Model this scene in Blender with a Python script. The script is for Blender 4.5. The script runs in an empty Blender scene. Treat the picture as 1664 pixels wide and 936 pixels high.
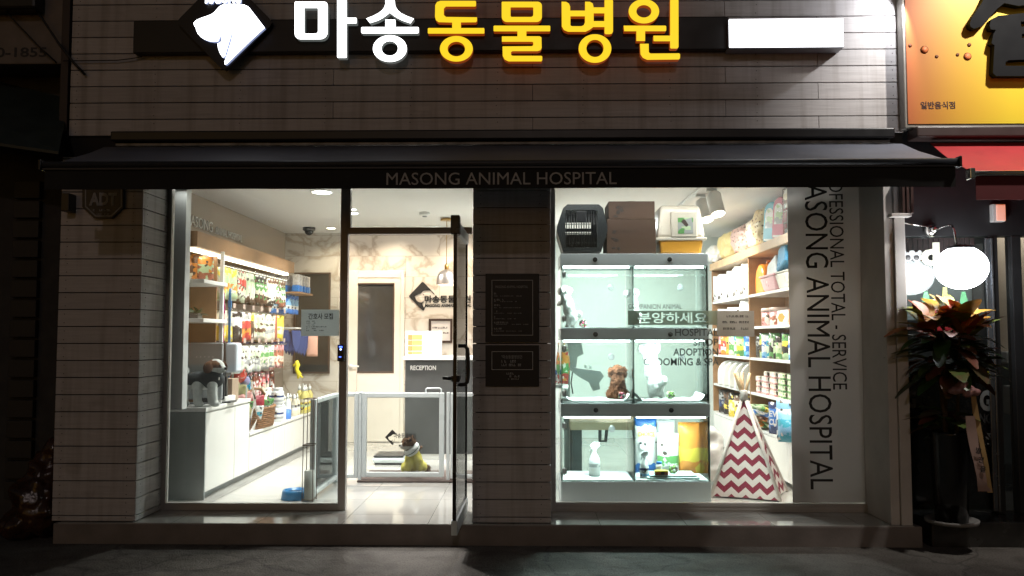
import bpy, bmesh, math, random
from math import radians, pi, sin, cos
from mathutils import Vector, Matrix, Euler, noise
random.seed(7)
S = bpy.context.scene
COL = S.collection

# ------------------------------------------------------------------ camera, sky, street light, exposure
F, CX, CY = 1400.0, 832.0, 468.0
CAM = Vector((0, -6.1, 1.29))
ROT = Euler((radians(90 + 3.352), 0, radians(1.064)))
cd = bpy.data.cameras.new('camera'); cam = bpy.data.objects.new('camera', cd); COL.objects.link(cam)
cam.location = CAM; cam.rotation_euler = ROT
cd.sensor_width = 36; cd.lens = F / 1664 * 36; cd.clip_end = 300; cd.clip_start = .05
S.camera = cam
w = bpy.data.worlds.new('World'); S.world = w; w.use_nodes = True
wn = w.node_tree
sky = wn.nodes.new('ShaderNodeTexSky'); sky.sky_type = 'NISHITA'; sky.sun_disc = False
SUN_EL, SUN_AZ = radians(32), radians(200)
sky.sun_elevation = radians(4); sky.sun_rotation = SUN_AZ
wn.links.new(sky.outputs[0], wn.nodes['Background'].inputs[0])
wn.nodes['Background'].inputs[1].default_value = 0.013
IK = 1.68   # how bright the shop's own lamps are against the street
def lamp(kind, name, loc, power, color, **kw):
    if name not in ('street_light', 'flood_light', 'restaurant_light', 'window_strip_light'): power *= IK
    d = bpy.data.lights.new(name, kind); d.energy = power; d.color = color
    if name == 'downlight_light' and kind == 'AREA': d.spread = radians(125)
    for k, v in kw.items():
        if k not in ('aim', 'rot'): setattr(d, k, v)
    o = bpy.data.objects.new(name, d); COL.objects.link(o); o.location = loc
    if 'aim' in kw:
        o.rotation_euler = (Vector(kw['aim']) - Vector(loc)).to_track_quat('-Z', 'Y').to_euler()
    if 'rot' in kw: o.rotation_euler = kw['rot']
    return o
# the street lamp across the road, low and warm
lamp('SUN', 'street_light', (0, -20, 12), 0.088, (1.0, .80, .76), angle=radians(1.5), aim=(-1.2, -1.0, 4.0))
# cold floodlight of the restaurant next door, above the picture
lamp('SPOT', 'flood_light', (2.66, -.26, 3.66), 17, (.93, .95, 1.0), spot_size=radians(150), spot_blend=.25, shadow_soft_size=.012, aim=(1.6, -.02, 3.1))
lamp('SPOT', 'flood_light', (3.75, -1.25, 4.5), 310, (1, .95, .88), spot_size=radians(80), spot_blend=.6, shadow_soft_size=.05, aim=(3.5, -.2, 3.3))
S.view_settings.view_transform = 'Standard'; S.view_settings.look = 'None'
S.view_settings.exposure = 0; S.view_settings.gamma = 1; S.view_settings.use_curve_mapping = False
S.cycles.use_denoising = True
S.cycles.transparent_max_bounces = 32; S.cycles.max_bounces = 10
S.cycles.sample_clamp_indirect = 6; S.cycles.caustics_reflective = False; S.cycles.caustics_refractive = False

# ------------------------------------------------------------------ pixel rays to points on real planes
RM = ROT.to_matrix()
def ray(px, py): return RM @ Vector(((px - CX) / F, (CY - py) / F, -1))
def W(px, py, Y): r = ray(px, py); return CAM + r * ((Y - CAM.y) / r.y)
def WX(px, py, X): r = ray(px, py); return CAM + r * ((X - CAM.x) / r.x)
def WZ(px, py, Z): r = ray(px, py); return CAM + r * ((Z - CAM.z) / r.z)
def rect(px0, py0, px1, py1, Y):
    a = W(px0, (py0 + py1) / 2, Y); b = W(px1, (py0 + py1) / 2, Y); m = (px0 + px1) / 2
    return a.x, b.x, W(m, py1, Y).z, W(m, py0, Y).z

# ------------------------------------------------------------------ materials
MC = {}
def nodes(name):
    m = bpy.data.materials.new(name); m.use_nodes = True
    nt = m.node_tree
    return m, nt, nt.nodes['Principled BSDF']
def N(nt, t, **kw):
    n = nt.nodes.new(t)
    for k, v in kw.items():
        if isinstance(k, str) and hasattr(n, k): setattr(n, k, v)
    return n
def mat(name, c=(.5, .5, .5), r=.5, metal=0, var=.12, scale=8, bump=0, em=None, es=0, spec=.5, rv=.1, trans=0):
    if name in MC: return MC[name]
    m, nt, b = nodes(name); L = nt.links.new
    b.inputs['Roughness'].default_value = r; b.inputs['Metallic'].default_value = metal
    b.inputs['Specular IOR Level'].default_value = spec
    tc = N(nt, 'ShaderNodeTexCoord'); no = N(nt, 'ShaderNodeTexNoise'); no.inputs['Scale'].default_value = scale; no.inputs['Detail'].default_value = 6
    L(tc.outputs['Object'], no.inputs['Vector'])
    rp = N(nt, 'ShaderNodeValToRGB'); rp.color_ramp.elements[0].position = .3; rp.color_ramp.elements[1].position = .7
    rp.color_ramp.elements[0].color = tuple(x * (1 - var) for x in c) + (1,)
    rp.color_ramp.elements[1].color = tuple(min(1, x * (1 + var * .6)) for x in c) + (1,)
    L(no.outputs['Fac'], rp.inputs[0]); L(rp.outputs[0], b.inputs['Base Color'])
    mr = N(nt, 'ShaderNodeMapRange'); mr.inputs['To Min'].default_value = max(0, r - rv); mr.inputs['To Max'].default_value = min(1, r + rv)
    L(no.outputs['Fac'], mr.inputs['Value']); L(mr.outputs[0], b.inputs['Roughness'])
    if bump:
        n2 = N(nt, 'ShaderNodeTexNoise'); n2.inputs['Scale'].default_value = scale * 6; n2.inputs['Detail'].default_value = 8
        L(tc.outputs['Object'], n2.inputs['Vector'])
        bp = N(nt, 'ShaderNodeBump'); bp.inputs['Strength'].default_value = bump; bp.inputs['Distance'].default_value = .01
        L(n2.outputs['Fac'], bp.inputs['Height']); L(bp.outputs[0], b.inputs['Normal'])
    if em:
        b.inputs['Emission Color'].default_value = tuple(em) + (1,); b.inputs['Emission Strength'].default_value = es
    if trans: b.inputs['Transmission Weight'].default_value = trans
    MC[name] = m
    return m
def glass(name, tint=(.96, .98, .97), ior=1.45, film=0, filmc=(.8, .8, .8)):
    if name in MC: return MC[name]
    m, nt, b = nodes(name); L = nt.links.new; nt.nodes.remove(b)
    fr = N(nt, 'ShaderNodeFresnel'); fr.inputs['IOR'].default_value = ior
    t = N(nt, 'ShaderNodeBsdfTransparent'); t.inputs[0].default_value = tint + (1,)
    g = N(nt, 'ShaderNodeBsdfGlossy'); g.inputs['Roughness'].default_value = .0
    mx = N(nt, 'ShaderNodeMixShader'); L(fr.outputs[0], mx.inputs[0]); L(t.outputs[0], mx.inputs[1]); L(g.outputs[0], mx.inputs[2])
    out = mx
    if film:
        d = N(nt, 'ShaderNodeBsdfDiffuse'); d.inputs[0].default_value = filmc + (1,)
        tl = N(nt, 'ShaderNodeBsdfTranslucent'); tl.inputs[0].default_value = filmc + (1,)
        a = N(nt, 'ShaderNodeMixShader'); a.inputs[0].default_value = .5; L(d.outputs[0], a.inputs[1]); L(tl.outputs[0], a.inputs[2])
        m2 = N(nt, 'ShaderNodeMixShader'); m2.inputs[0].default_value = film; L(mx.outputs[0], m2.inputs[1]); L(a.outputs[0], m2.inputs[2]); out = m2
    L(out.outputs[0], nt.nodes['Material Output'].inputs[0])
    MC[name] = m
    return m
def emit(name, c, s):
    if name in MC: return MC[name]
    m, nt, b = nodes(name); b.inputs['Base Color'].default_value = (.6, .6, .6, 1)
    b.inputs['Emission Color'].default_value = tuple(c) + (1,); b.inputs['Emission Strength'].default_value = s
    MC[name] = m; return m
def boards(name, c):
    """white painted timber boards, every board a little different, worn and knotty"""
    m, nt, b = nodes(name); L = nt.links.new
    g = N(nt, 'ShaderNodeNewGeometry'); tc = N(nt, 'ShaderNodeTexCoord')
    mp = N(nt, 'ShaderNodeMapping'); mp.inputs['Scale'].default_value = (1.2, 1.2, 22)
    ad = N(nt, 'ShaderNodeVectorMath', operation='ADD'); ml = N(nt, 'ShaderNodeVectorMath', operation='SCALE')
    cb = N(nt, 'ShaderNodeCombineXYZ'); L(g.outputs['Random Per Island'], cb.inputs[0]); L(cb.outputs[0], ml.inputs[0]); ml.inputs['Scale'].default_value = 37
    L(tc.outputs['Object'], ad.inputs[0]); L(ml.outputs[0], ad.inputs[1]); L(ad.outputs[0], mp.inputs[0])
    n1 = N(nt, 'ShaderNodeTexNoise'); n1.inputs['Scale'].default_value = 2.5; n1.inputs['Detail'].default_value = 9; n1.inputs['Roughness'].default_value = .65; n1.inputs['Distortion'].default_value = .6
    L(mp.outputs[0], n1.inputs['Vector'])
    n2 = N(nt, 'ShaderNodeTexNoise'); n2.inputs['Scale'].default_value = 3.2; n2.inputs['Detail'].default_value = 5; L(ad.outputs[0], n2.inputs['Vector'])
    r1 = N(nt, 'ShaderNodeValToRGB'); e = r1.color_ramp.elements
    e[0].position = .28; e[0].color = tuple(x * .80 for x in c) + (1,); e[1].position = .62; e[1].color = c + (1,)
    L(n1.outputs['Fac'], r1.inputs[0])
    r2 = N(nt, 'ShaderNodeValToRGB'); e = r2.color_ramp.elements
    e[0].position = .22; e[0].color = (.60, .56, .52, 1); e[1].position = .38; e[1].color = (1, 1, 1, 1)
    L(n2.outputs['Fac'], r2.inputs[0])
    mx = N(nt, 'ShaderNodeMix', data_type='RGBA', blend_type='MULTIPLY'); mx.inputs['Factor'].default_value = .8
    L(r1.outputs[0], mx.inputs['A']); L(r2.outputs[0], mx.inputs['B'])
    # rain streaks down the wall and grime between the boards
    m4 = N(nt, 'ShaderNodeMapping'); m4.inputs['Scale'].default_value = (9, 9, .55); L(tc.outputs['Object'], m4.inputs[0])
    n4 = N(nt, 'ShaderNodeTexNoise'); n4.inputs['Scale'].default_value = 1.6; n4.inputs['Detail'].default_value = 7; L(m4.outputs[0], n4.inputs['Vector'])
    r4 = N(nt, 'ShaderNodeValToRGB'); e = r4.color_ramp.elements; e[0].position = .30; e[0].color = (.66, .63, .60, 1); e[1].position = .52; e[1].color = (1, 1, 1, 1); L(n4.outputs['Fac'], r4.inputs[0])
    mx4 = N(nt, 'ShaderNodeMix', data_type='RGBA', blend_type='MULTIPLY'); mx4.inputs['Factor'].default_value = .75; L(mx.outputs['Result'], mx4.inputs['A']); L(r4.outputs[0], mx4.inputs['B']); mx = mx4
    mr = N(nt, 'ShaderNodeMapRange'); mr.inputs['To Min'].default_value = .88; mr.inputs['To Max'].default_value = 1.04; L(g.outputs['Random Per Island'], mr.inputs['Value'])
    m3 = N(nt, 'ShaderNodeVectorMath', operation='SCALE'); L(mx.outputs['Result'], m3.inputs[0]); L(mr.outputs[0], m3.inputs['Scale'])
    L(m3.outputs[0], b.inputs['Base Color']); b.inputs['Roughness'].default_value = .62
    bp = N(nt, 'ShaderNodeBump'); bp.inputs['Strength'].default_value = .25; bp.inputs['Distance'].default_value = .004
    L(n1.outputs['Fac'], bp.inputs['Height']); L(bp.outputs[0], b.inputs['Normal'])
    return m
def tiles(name, base, vein, sx, sz, axes, rough, veins=True, joint=(.45, .43, .4), vs=1.3, off=(0, 0)):
    """marble or stone tiles: joints from brick texture, veins from warped noise"""
    m, nt, b = nodes(name); L = nt.links.new
    tc = N(nt, 'ShaderNodeTexCoord'); sp = N(nt, 'ShaderNodeSeparateXYZ'); L(tc.outputs['Object'], sp.inputs[0])
    cb = N(nt, 'ShaderNodeCombineXYZ'); L(sp.outputs[axes[0]], cb.inputs[0]); L(sp.outputs[axes[1]], cb.inputs[1])
    mo = N(nt, 'ShaderNodeVectorMath', operation='ADD'); L(cb.outputs[0], mo.inputs[0]); mo.inputs[1].default_value = (off[0], off[1], 0)
    br = N(nt, 'ShaderNodeTexBrick'); L(mo.outputs[0], br.inputs['Vector'])
    br.inputs['Scale'].default_value = 1; br.inputs['Brick Width'].default_value = sx; br.inputs['Row Height'].default_value = sz
    br.inputs['Mortar Size'].default_value = .002; br.inputs['Mortar Smooth'].default_value = .1; br.offset = .5 if veins else 0
    br.inputs['Color1'].default_value = (1, 1, 1, 1); br.inputs['Color2'].default_value = (.9, .9, .9, 1); br.inputs['Mortar'].default_value = joint + (1,)
    col = br.outputs['Color']
    # vein field shifted per tile
    sc = N(nt, 'ShaderNodeVectorMath', operation='SCALE'); L(br.outputs['Color'], sc.inputs[0]); sc.inputs['Scale'].default_value = 30
    av = N(nt, 'ShaderNodeVectorMath', operation='ADD'); L(mo.outputs[0], av.inputs[0]); L(sc.outputs[0], av.inputs[1])
    n1 = N(nt, 'ShaderNodeTexNoise'); n1.inputs['Scale'].default_value = vs; n1.inputs['Detail'].default_value = 5; n1.inputs['Distortion'].default_value = 1.2; L(av.outputs[0], n1.inputs['Vector'])
    r = N(nt, 'ShaderNodeValToRGB'); e = r.color_ramp.elements
    e[0].position = .40; e[0].color = base + (1,); e[1].position = .60; e[1].color = tuple(x * .97 for x in base) + (1,)
    k = e.new(.46); k.color = tuple(x * .95 for x in base) + (1,); k = e.new(.50); k.color = vein + (1,); k = e.new(.53); k.color = tuple((x * .5 + y * .5) for x, y in zip(base, vein)) + (1,); k = e.new(.555); k.color = tuple(x * .97 for x in base) + (1,)
    L(n1.outputs['Fac'], r.inputs[0])
    mx = N(nt, 'ShaderNodeMix', data_type='RGBA', blend_type='MULTIPLY'); mx.inputs['Factor'].default_value = 1
    L(r.outputs[0], mx.inputs['A']); L(col, mx.inputs['B']); L(mx.outputs['Result'], b.inputs['Base Color'])
    b.inputs['Roughness'].default_value = rough
    bp = N(nt, 'ShaderNodeBump'); bp.inputs['Strength'].default_value = .3; bp.inputs['Distance'].default_value = .002; bp.invert = True
    L(br.outputs['Fac'], bp.inputs['Height']); L(bp.outputs[0], b.inputs['Normal'])
    return m
def packmat(name, cols, blot=.35, rough=.35, sc=38):
    """printed packaging: bands of colour up the pack, blotches like pictures"""
    if name in MC: return MC[name]
    m, nt, b = nodes(name); L = nt.links.new; rnd = random.Random(name)
    tc = N(nt, 'ShaderNodeTexCoord'); sp = N(nt, 'ShaderNodeSeparateXYZ'); L(tc.outputs['Generated'], sp.inputs[0])
    rp = N(nt, 'ShaderNodeValToRGB'); rp.color_ramp.interpolation = 'CONSTANT'; e = rp.color_ramp.elements
    n = len(cols); e[0].position = 0; e[0].color = cols[0] + (1,); e[1].position = 1 / n; e[1].color = cols[1 % n] + (1,)
    for i in range(2, n): k = e.new(i / n + rnd.uniform(-.06, .06)); k.color = cols[i] + (1,)
    no = N(nt, 'ShaderNodeTexNoise'); no.inputs['Scale'].default_value = 3; L(tc.outputs['Generated'], no.inputs['Vector'])
    ma = N(nt, 'ShaderNodeMath', operation='MULTIPLY_ADD'); L(no.outputs['Fac'], ma.inputs[0]); ma.inputs[1].default_value = .16; L(sp.outputs[2], ma.inputs[2])
    sb = N(nt, 'ShaderNodeMath', operation='SUBTRACT'); L(ma.outputs[0], sb.inputs[0]); sb.inputs[1].default_value = .08
    L(sb.outputs[0], rp.inputs[0])
    vo = N(nt, 'ShaderNodeTexVoronoi'); vo.inputs['Scale'].default_value = sc; L(tc.outputs['Object'], vo.inputs['Vector'])
    r2 = N(nt, 'ShaderNodeValToRGB'); r2.color_ramp.interpolation = 'CONSTANT'; e = r2.color_ramp.elements
    cc = list(cols) + [(.75, .73, .68), (.07, .05, .04)]; rnd.shuffle(cc)
    e[0].position = 0; e[0].color = cc[0] + (1,); e[1].position = .35; e[1].color = cc[1] + (1,)
    for i in (2, 3):
        if i < len(cc): k = e.new(.35 + .2 * (i - 1)); k.color = cc[i] + (1,)
    s3 = N(nt, 'ShaderNodeSeparateColor'); L(vo.outputs['Color'], s3.inputs[0]); L(s3.outputs[0], r2.inputs[0])
    gt = N(nt, 'ShaderNodeMath', operation='LESS_THAN'); L(s3.outputs[1], gt.inputs[0]); gt.inputs[1].default_value = blot
    mx = N(nt, 'ShaderNodeMix', data_type='RGBA'); L(gt.outputs[0], mx.inputs['Factor']); L(rp.outputs[0], mx.inputs['A']); L(r2.outputs[0], mx.inputs['B'])
    L(mx.outputs['Result'], b.inputs['Base Color']); b.inputs['Roughness'].default_value = rough
    MC[name] = m; return m

# ------------------------------------------------------------------ meshes and things
def mw(o): return (mw(o.parent) @ o.matrix_basis) if o.parent else o.matrix_basis.copy()
def thing(name, label, cat, loc=(0, 0, 0), rz=0, group=None):
    o = bpy.data.objects.new(name, None); COL.objects.link(o); o.location = loc; o.rotation_euler = (0, 0, rz)
    o.empty_display_size = .1
    return tag(o, label, cat, group)
def tag(o, label, cat, group=None):
    o['label'] = label; o['category'] = cat
    if group: o['group'] = group
    return o
class MB:
    def __init__(s): s.v = []; s.f = []; s.m = []; s.sm = []
    def add(s, vs, fs, m=0, smooth=False):
        b = len(s.v); s.v += [Vector(x) for x in vs]
        for f in fs: s.f.append([i + b for i in f]); s.m.append(m); s.sm.append(smooth)
        return s
    def box(s, x0, x1, y0, y1, z0, z1, m=0):
        x0, x1 = min(x0, x1), max(x0, x1); y0, y1 = min(y0, y1), max(y0, y1); z0, z1 = min(z0, z1), max(z0, z1)
        v = [(x, y, z) for z in (z0, z1) for y in (y0, y1) for x in (x0, x1)]
        return s.add(v, [(0, 2, 3, 1), (4, 5, 7, 6), (0, 1, 5, 4), (2, 6, 7, 3), (0, 4, 6, 2), (1, 3, 7, 5)], m)
    def cham(s, x0, x1, y0, y1, z0, z1, c=.004, m=0):
        """box with chamfered edges (an island with real edge highlights)"""
        b = bmesh.new(); bmesh.ops.create_cube(b, size=1)
        for q in b.verts: q.co = Vector(((x0 + x1) / 2 + q.co.x * abs(x1 - x0), (y0 + y1) / 2 + q.co.y * abs(y1 - y0), (z0 + z1) / 2 + q.co.z * abs(z1 - z0)))
        c = min(c, .45 * min(abs(x1 - x0), abs(y1 - y0), abs(z1 - z0)))
        bmesh.ops.bevel(b, geom=b.edges[:], offset=c, segments=2, affect='EDGES', profile=.5)
        b.verts.index_update()
        s.add([q.co.copy() for q in b.verts], [[q.index for q in f.verts] for f in b.faces], m); b.free(); return s
    def xf(s, M, start=0):
        for i in range(start, len(s.v)): s.v[i] = M @ s.v[i]
        return s
    def prism(s, poly, o, ux, uy, n, d, m=0, ms=None):
        o, ux, uy, n = Vector(o), Vector(ux), Vector(uy), Vector(n); k = len(poly)
        a = [o + ux * x + uy * y for x, y in poly]; v = a + [p + n * d for p in a]
        s.add(v, [list(range(k))[::-1], list(range(k, 2 * k))], m)
        b = len(s.v) - 2 * k
        for i in range(k):
            j = (i + 1) % k; s.f.append([b + i, b + j, b + k + j, b + k + i]); s.m.append(m if ms is None else ms); s.sm.append(False)
        return s
    def tube(s, pts, r, seg=8, m=0, cap=True):
        pts = [Vector(p) for p in pts]; n = len(pts); rr = r if isinstance(r, (list, tuple)) else [r] * n
        b = len(s.v); up = None
        for i, p in enumerate(pts):
            t = (pts[min(i + 1, n - 1)] - pts[max(i - 1, 0)]).normalized()
            if up is None: up = t.orthogonal().normalized()
            up = (up - t * up.dot(t)).normalized(); bi = t.cross(up)
            for k in range(seg): a = 2 * pi * k / seg; s.v.append(p + (up * cos(a) + bi * sin(a)) * rr[i])
        for i in range(n - 1):
            for k in range(seg):
                s.f.append([b + i * seg + k, b + i * seg + (k + 1) % seg, b + (i + 1) * seg + (k + 1) % seg, b + (i + 1) * seg + k]); s.m.append(m); s.sm.append(True)
        if cap:
            s.f.append([b + k for k in range(seg)][::-1]); s.m.append(m); s.sm.append(False)
            s.f.append([b + (n - 1) * seg + k for k in range(seg)]); s.m.append(m); s.sm.append(False)
        return s
    def lathe(s, prof, c=(0, 0, 0), seg=24, m=0, smooth=True, ax=None, cap=True):
        c = Vector(c); b = len(s.v); q = Vector((0, 0, 1)).rotation_difference(Vector(ax)).to_matrix() if ax else Matrix.Identity(3)
        for r, z in prof:
            for k in range(seg): a = 2 * pi * k / seg; s.v.append(c + q @ Vector((r * cos(a), r * sin(a), z)))
        for i in range(len(prof) - 1):
            for k in range(seg):
                s.f.append([b + i * seg + k, b + i * seg + (k + 1) % seg, b + (i + 1) * seg + (k + 1) % seg, b + (i + 1) * seg + k]); s.m.append(m); s.sm.append(smooth)
        for i, rev in ((0, True), (len(prof) - 1, False)):
            if cap and prof[i][0] > 1e-4:
                l = [b + i * seg + k for k in range(seg)]; s.f.append(l[::-1] if rev else l); s.m.append(m); s.sm.append(False)
        return s
    def ell(s, c, r, rot=(0, 0, 0), seg=14, m=0):
        R = Euler(rot).to_matrix(); c = Vector(c); n = seg // 2 + 1; b = len(s.v)
        for i in range(n + 1):
            t = pi * i / n
            for k in range(seg): a = 2 * pi * k / seg; s.v.append(c + R @ Vector((r[0] * sin(t) * cos(a), r[1] * sin(t) * sin(a), r[2] * cos(t))))
        for i in range(n):
            for k in range(seg):
                s.f.append([b + i * seg + k, b + (i + 1) * seg + k, b + (i + 1) * seg + (k + 1) % seg, b + i * seg + (k + 1) % seg]); s.m.append(m); s.sm.append(True)
        return s
    def build(s, name, mats, parent=None, label=None, cat=None, group=None, kind=None, bevel=0, origin='base', fuse=False):
        me = bpy.data.meshes.new(name); o = bpy.data.objects.new(name, me); COL.objects.link(o)
        vs = s.v
        if parent:
            if isinstance(parent, Local): o.parent = parent.o
            else: I = mw(parent).inverted(); vs = [I @ v for v in vs]; o.parent = parent
        elif origin == 'base' and kind != 'structure' and vs:
            n = len(vs); c = Vector((sum(v.x for v in vs) / n, sum(v.y for v in vs) / n, min(v.z for v in vs)))
            vs = [v - c for v in vs]; o.location = c
        me.from_pydata([tuple(v) for v in vs], [], s.f)
        for p, i, q in zip(me.polygons, s.m, s.sm): p.material_index = i; p.use_smooth = q
        for q in (mats if isinstance(mats, (list, tuple)) else [mats]): me.materials.append(q)
        me.validate()
        if fuse:
            b = bmesh.new(); b.from_mesh(me); bmesh.ops.remove_doubles(b, verts=b.verts, dist=1e-5); b.to_mesh(me); b.free()
        b = bmesh.new(); b.from_mesh(me); bmesh.ops.recalc_face_normals(b, faces=b.faces); b.to_mesh(me); b.free()
        if bevel:
            md = o.modifiers.new('edge', 'BEVEL'); md.width = bevel; md.segments = 2; md.limit_method = 'ANGLE'
        if label: tag(o, label, cat, group) if cat else o.__setitem__('label', label)
        if kind: o['kind'] = kind
        return o
class Local:
    """marks vertices as given in the parent's own frame"""
    def __init__(s, o): s.o = o
def curve_data(splines, ext, bev=0):
    c = bpy.data.curves.new('tmp', 'CURVE'); c.dimensions = '2D'; c.fill_mode = 'BOTH'; c.extrude = ext / 2; c.bevel_depth = bev; c.bevel_resolution = 1
    for pts in splines:
        sp = c.splines.new('POLY'); sp.points.add(len(pts) - 1); sp.use_cyclic_u = True
        for p, (x, y) in zip(sp.points, pts): p.co = (x, y, 0, 1)
    return c
def data_to_mb(c, o, ux, uy, ext, fit=None, m=0, ms=0):
    """2-D curve or text -> mesh on the plane (o, ux, uy), back at 0 and front at ext; fit=(w, h) scales its box"""
    ob = bpy.data.objects.new('tmp', c); COL.objects.link(ob)
    me = bpy.data.meshes.new_from_object(ob.evaluated_get(bpy.context.evaluated_depsgraph_get()))
    o, ux, uy = Vector(o), Vector(ux).normalized(), Vector(uy).normalized(); n = ux.cross(uy)
    vs = [v.co.copy() for v in me.vertices]
    sx = sy = 1; x0 = y0 = 0
    if fit and vs:
        x0, x1 = min(v.x for v in vs), max(v.x for v in vs); y0, y1 = min(v.y for v in vs), max(v.y for v in vs)
        sx = fit[0] / max(1e-6, x1 - x0); sy = fit[1] / max(1e-6, y1 - y0) if fit[1] else sx
        if not fit[0]: sx = sy
    b = MB(); z0 = min((v.z for v in vs), default=0); dz = max(1e-9, max((v.z for v in vs), default=0) - z0)
    b.v = [o + ux * ((v.x - x0) * sx) + uy * ((v.y - y0) * sy) + n * ((v.z - z0) / dz * ext) for v in vs]
    for p in me.polygons:
        b.f.append(list(p.vertices)); b.m.append(m if abs(p.normal.z) > .7 and p.center.z > z0 + dz * .5 else ms); b.sm.append(False)
    bpy.data.objects.remove(ob); bpy.data.meshes.remove(me)
    return b
def text_mb(t, o, ux, uy, fit, ext=.002, bold=0, m=0, ms=0, res=3):
    c = bpy.data.curves.new('tmp', 'FONT'); c.body = t; c.size = 1; c.extrude = .01; c.offset = bold; c.resolution_u = res
    b = data_to_mb(c, o, ux, uy, ext, fit, m, ms); bpy.data.curves.remove(c); return b
def text(t, name, parent, ma, px0, py0, px1, py1, Y, ext=.002, bold=0, res=3, **kw):
    x0, x1, z0, z1 = rect(px0, py0, px1, py1, Y)
    return text_mb(t, (x0, Y, z0), (1, 0, 0), (0, 0, 1), (x1 - x0, z1 - z0), ext, bold, res=res).build(name, ma, parent, **kw)
def blob(name, prims, mats, parent=None, vox=.012, fn=None, fur=0, ffreq=40, smooth=6, **kw):
    """one continuous body grown from overlapping volumes"""
    b = MB()
    for p in prims:
        if p[0] == 'e': b.ell(p[1], p[2], p[3] if len(p) > 3 else (0, 0, 0), 16)
        else:
            a, c, ra, rc = Vector(p[1]), Vector(p[2]), p[3], p[4]; n = max(2, int((c - a).length / (min(ra, rc) * .4)))
            for i in range(n + 1): t = i / n; r = ra + (rc - ra) * t; b.ell(a.lerp(c, t), (r, r, r), seg=12)
    me = bpy.data.meshes.new('tmp'); me.from_pydata([tuple(v) for v in b.v], [], b.f); ob = bpy.data.objects.new('tmp', me); COL.objects.link(ob)
    md = ob.modifiers.new('r', 'REMESH'); md.mode = 'VOXEL'; md.voxel_size = vox
    md = ob.modifiers.new('s', 'SMOOTH'); md.iterations = smooth; md.factor = .5
    m2 = bpy.data.meshes.new_from_object(ob.evaluated_get(bpy.context.evaluated_depsgraph_get()))
    out = MB()
    for v in m2.vertices:
        q = v.co.copy()
        if fur: q += v.normal * fur * (noise.noise(q * ffreq) + .5 * noise.noise(q * ffreq * 2.3))
        out.v.append(q)
    for p in m2.polygons: out.f.append(list(p.vertices)); out.m.append(fn(p.center) if fn else 0); out.sm.append(True)
    bpy.data.objects.remove(ob); bpy.data.meshes.remove(m2); bpy.data.meshes.remove(me)
    return out.build(name, mats, parent, **kw)
def fur_coat(body, name, ma, n, ln, curl=.5, keep=None, wd=.0022, seed=1):
    """short strands growing out of a body, one child mesh"""
    rn = random.Random(seed); me = body.data; P_ = list(me.polygons); b = MB()
    if keep: P_ = [p for p in P_ if keep(p.center)]
    for i in range(n):
        p = rn.choice(P_); c = p.center; d = (p.normal + Vector((rn.uniform(-1, 1), rn.uniform(-1, 1), rn.uniform(-1, .4))) * curl).normalized(); s = d.orthogonal().normalized(); q = rn.random() * 6.3
        s = (s * cos(q) + d.cross(s) * sin(q)) * wd; c = c - p.normal * .002; l = ln * rn.uniform(.5, 1.2); e = Vector((rn.uniform(-1, 1), rn.uniform(-1, 1), rn.uniform(-1, 0))) * l * .3
        b.add([c - s, c + s, c + d * l * .6 + s * .6, c + d * l * .6 - s * .6, c + d * l + e], [(0, 1, 2, 3), (3, 2, 4)], 0, True)
    return b.build(name, ma, Local(body.parent))
def dup(o, loc, rz=None, label=None, group=None, scale=None, rot=None):
    c = o.copy(); COL.objects.link(c); c.location = loc
    if rz is not None: c.rotation_euler = (0, 0, rz)
    if rot is not None: c.rotation_euler = rot
    if scale is not None: c.scale = scale
    if label: c['label'] = label
    if group: c['group'] = group
    for ch in list(o.children):
        k = ch.copy(); COL.objects.link(k); k.parent = c
        for g in ch.children: j = g.copy(); COL.objects.link(j); j.parent = k
    return c

# ------------------------------------------------------------------ shared materials
M_fascia = boards('white_timber_boards', (.60, .57, .565))
M_dark = mat('black_metal', (.012, .012, .014), .35, metal=0, bump=.02)
M_black = mat('black_board', (.008, .008, .009), .45, var=.2)
M_gap = mat('board_gap', (.02, .017, .015), .9)
M_frame = mat('grey_aluminium', (.38, .36, .34), .42, metal=.25, var=.06)
M_alu = mat('silver_aluminium', (.70, .78, .80), .4, metal=.15, var=.05, scale=3)
M_white = mat('white_paint', (.78, .78, .76), .4, var=.03)
M_gloss = mat('white_lacquer', (.78, .78, .76), .16, var=.02, rv=.03)
M_ceil = mat('ceiling_paint', (.80, .79, .77), .7, var=.02)
M_taupe = mat('taupe_paint', (.36, .30, .245), .6, var=.04)
M_cream = mat('cream_paint', (.78, .73, .64), .45, var=.03)
M_grey = mat('grey_plastic', (.20, .22, .23), .4)
M_wood = mat('walnut_veneer', (.34, .19, .095), .45, var=.25, scale=5)
M_oak = mat('light_oak', (.55, .36, .2), .45, var=.2, scale=5)
M_glass = glass('window_glass', (.90, .93, .92), 1.42, .02, (.7, .75, .75)); M_clear = glass('door_glass_clear', (.95, .97, .96), 1.16)
M_gcage = glass('cage_glass', (.95, .99, .98))
M_paper = mat('paper', (.72, .74, .74), .6, var=.03)
M_ink = mat('dark_ink', (.015, .014, .014), .5)
M_greyink = mat('grey_vinyl', (.16, .17, .17), .5)
M_whiteink = mat('white_vinyl', (.72, .72, .72), .5)
M_steel = mat('brushed_steel', (.6, .56, .52), .36, metal=1, var=.08)
M_chrome = mat('chrome', (.7, .7, .7), .12, metal=1, var=.04)

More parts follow.
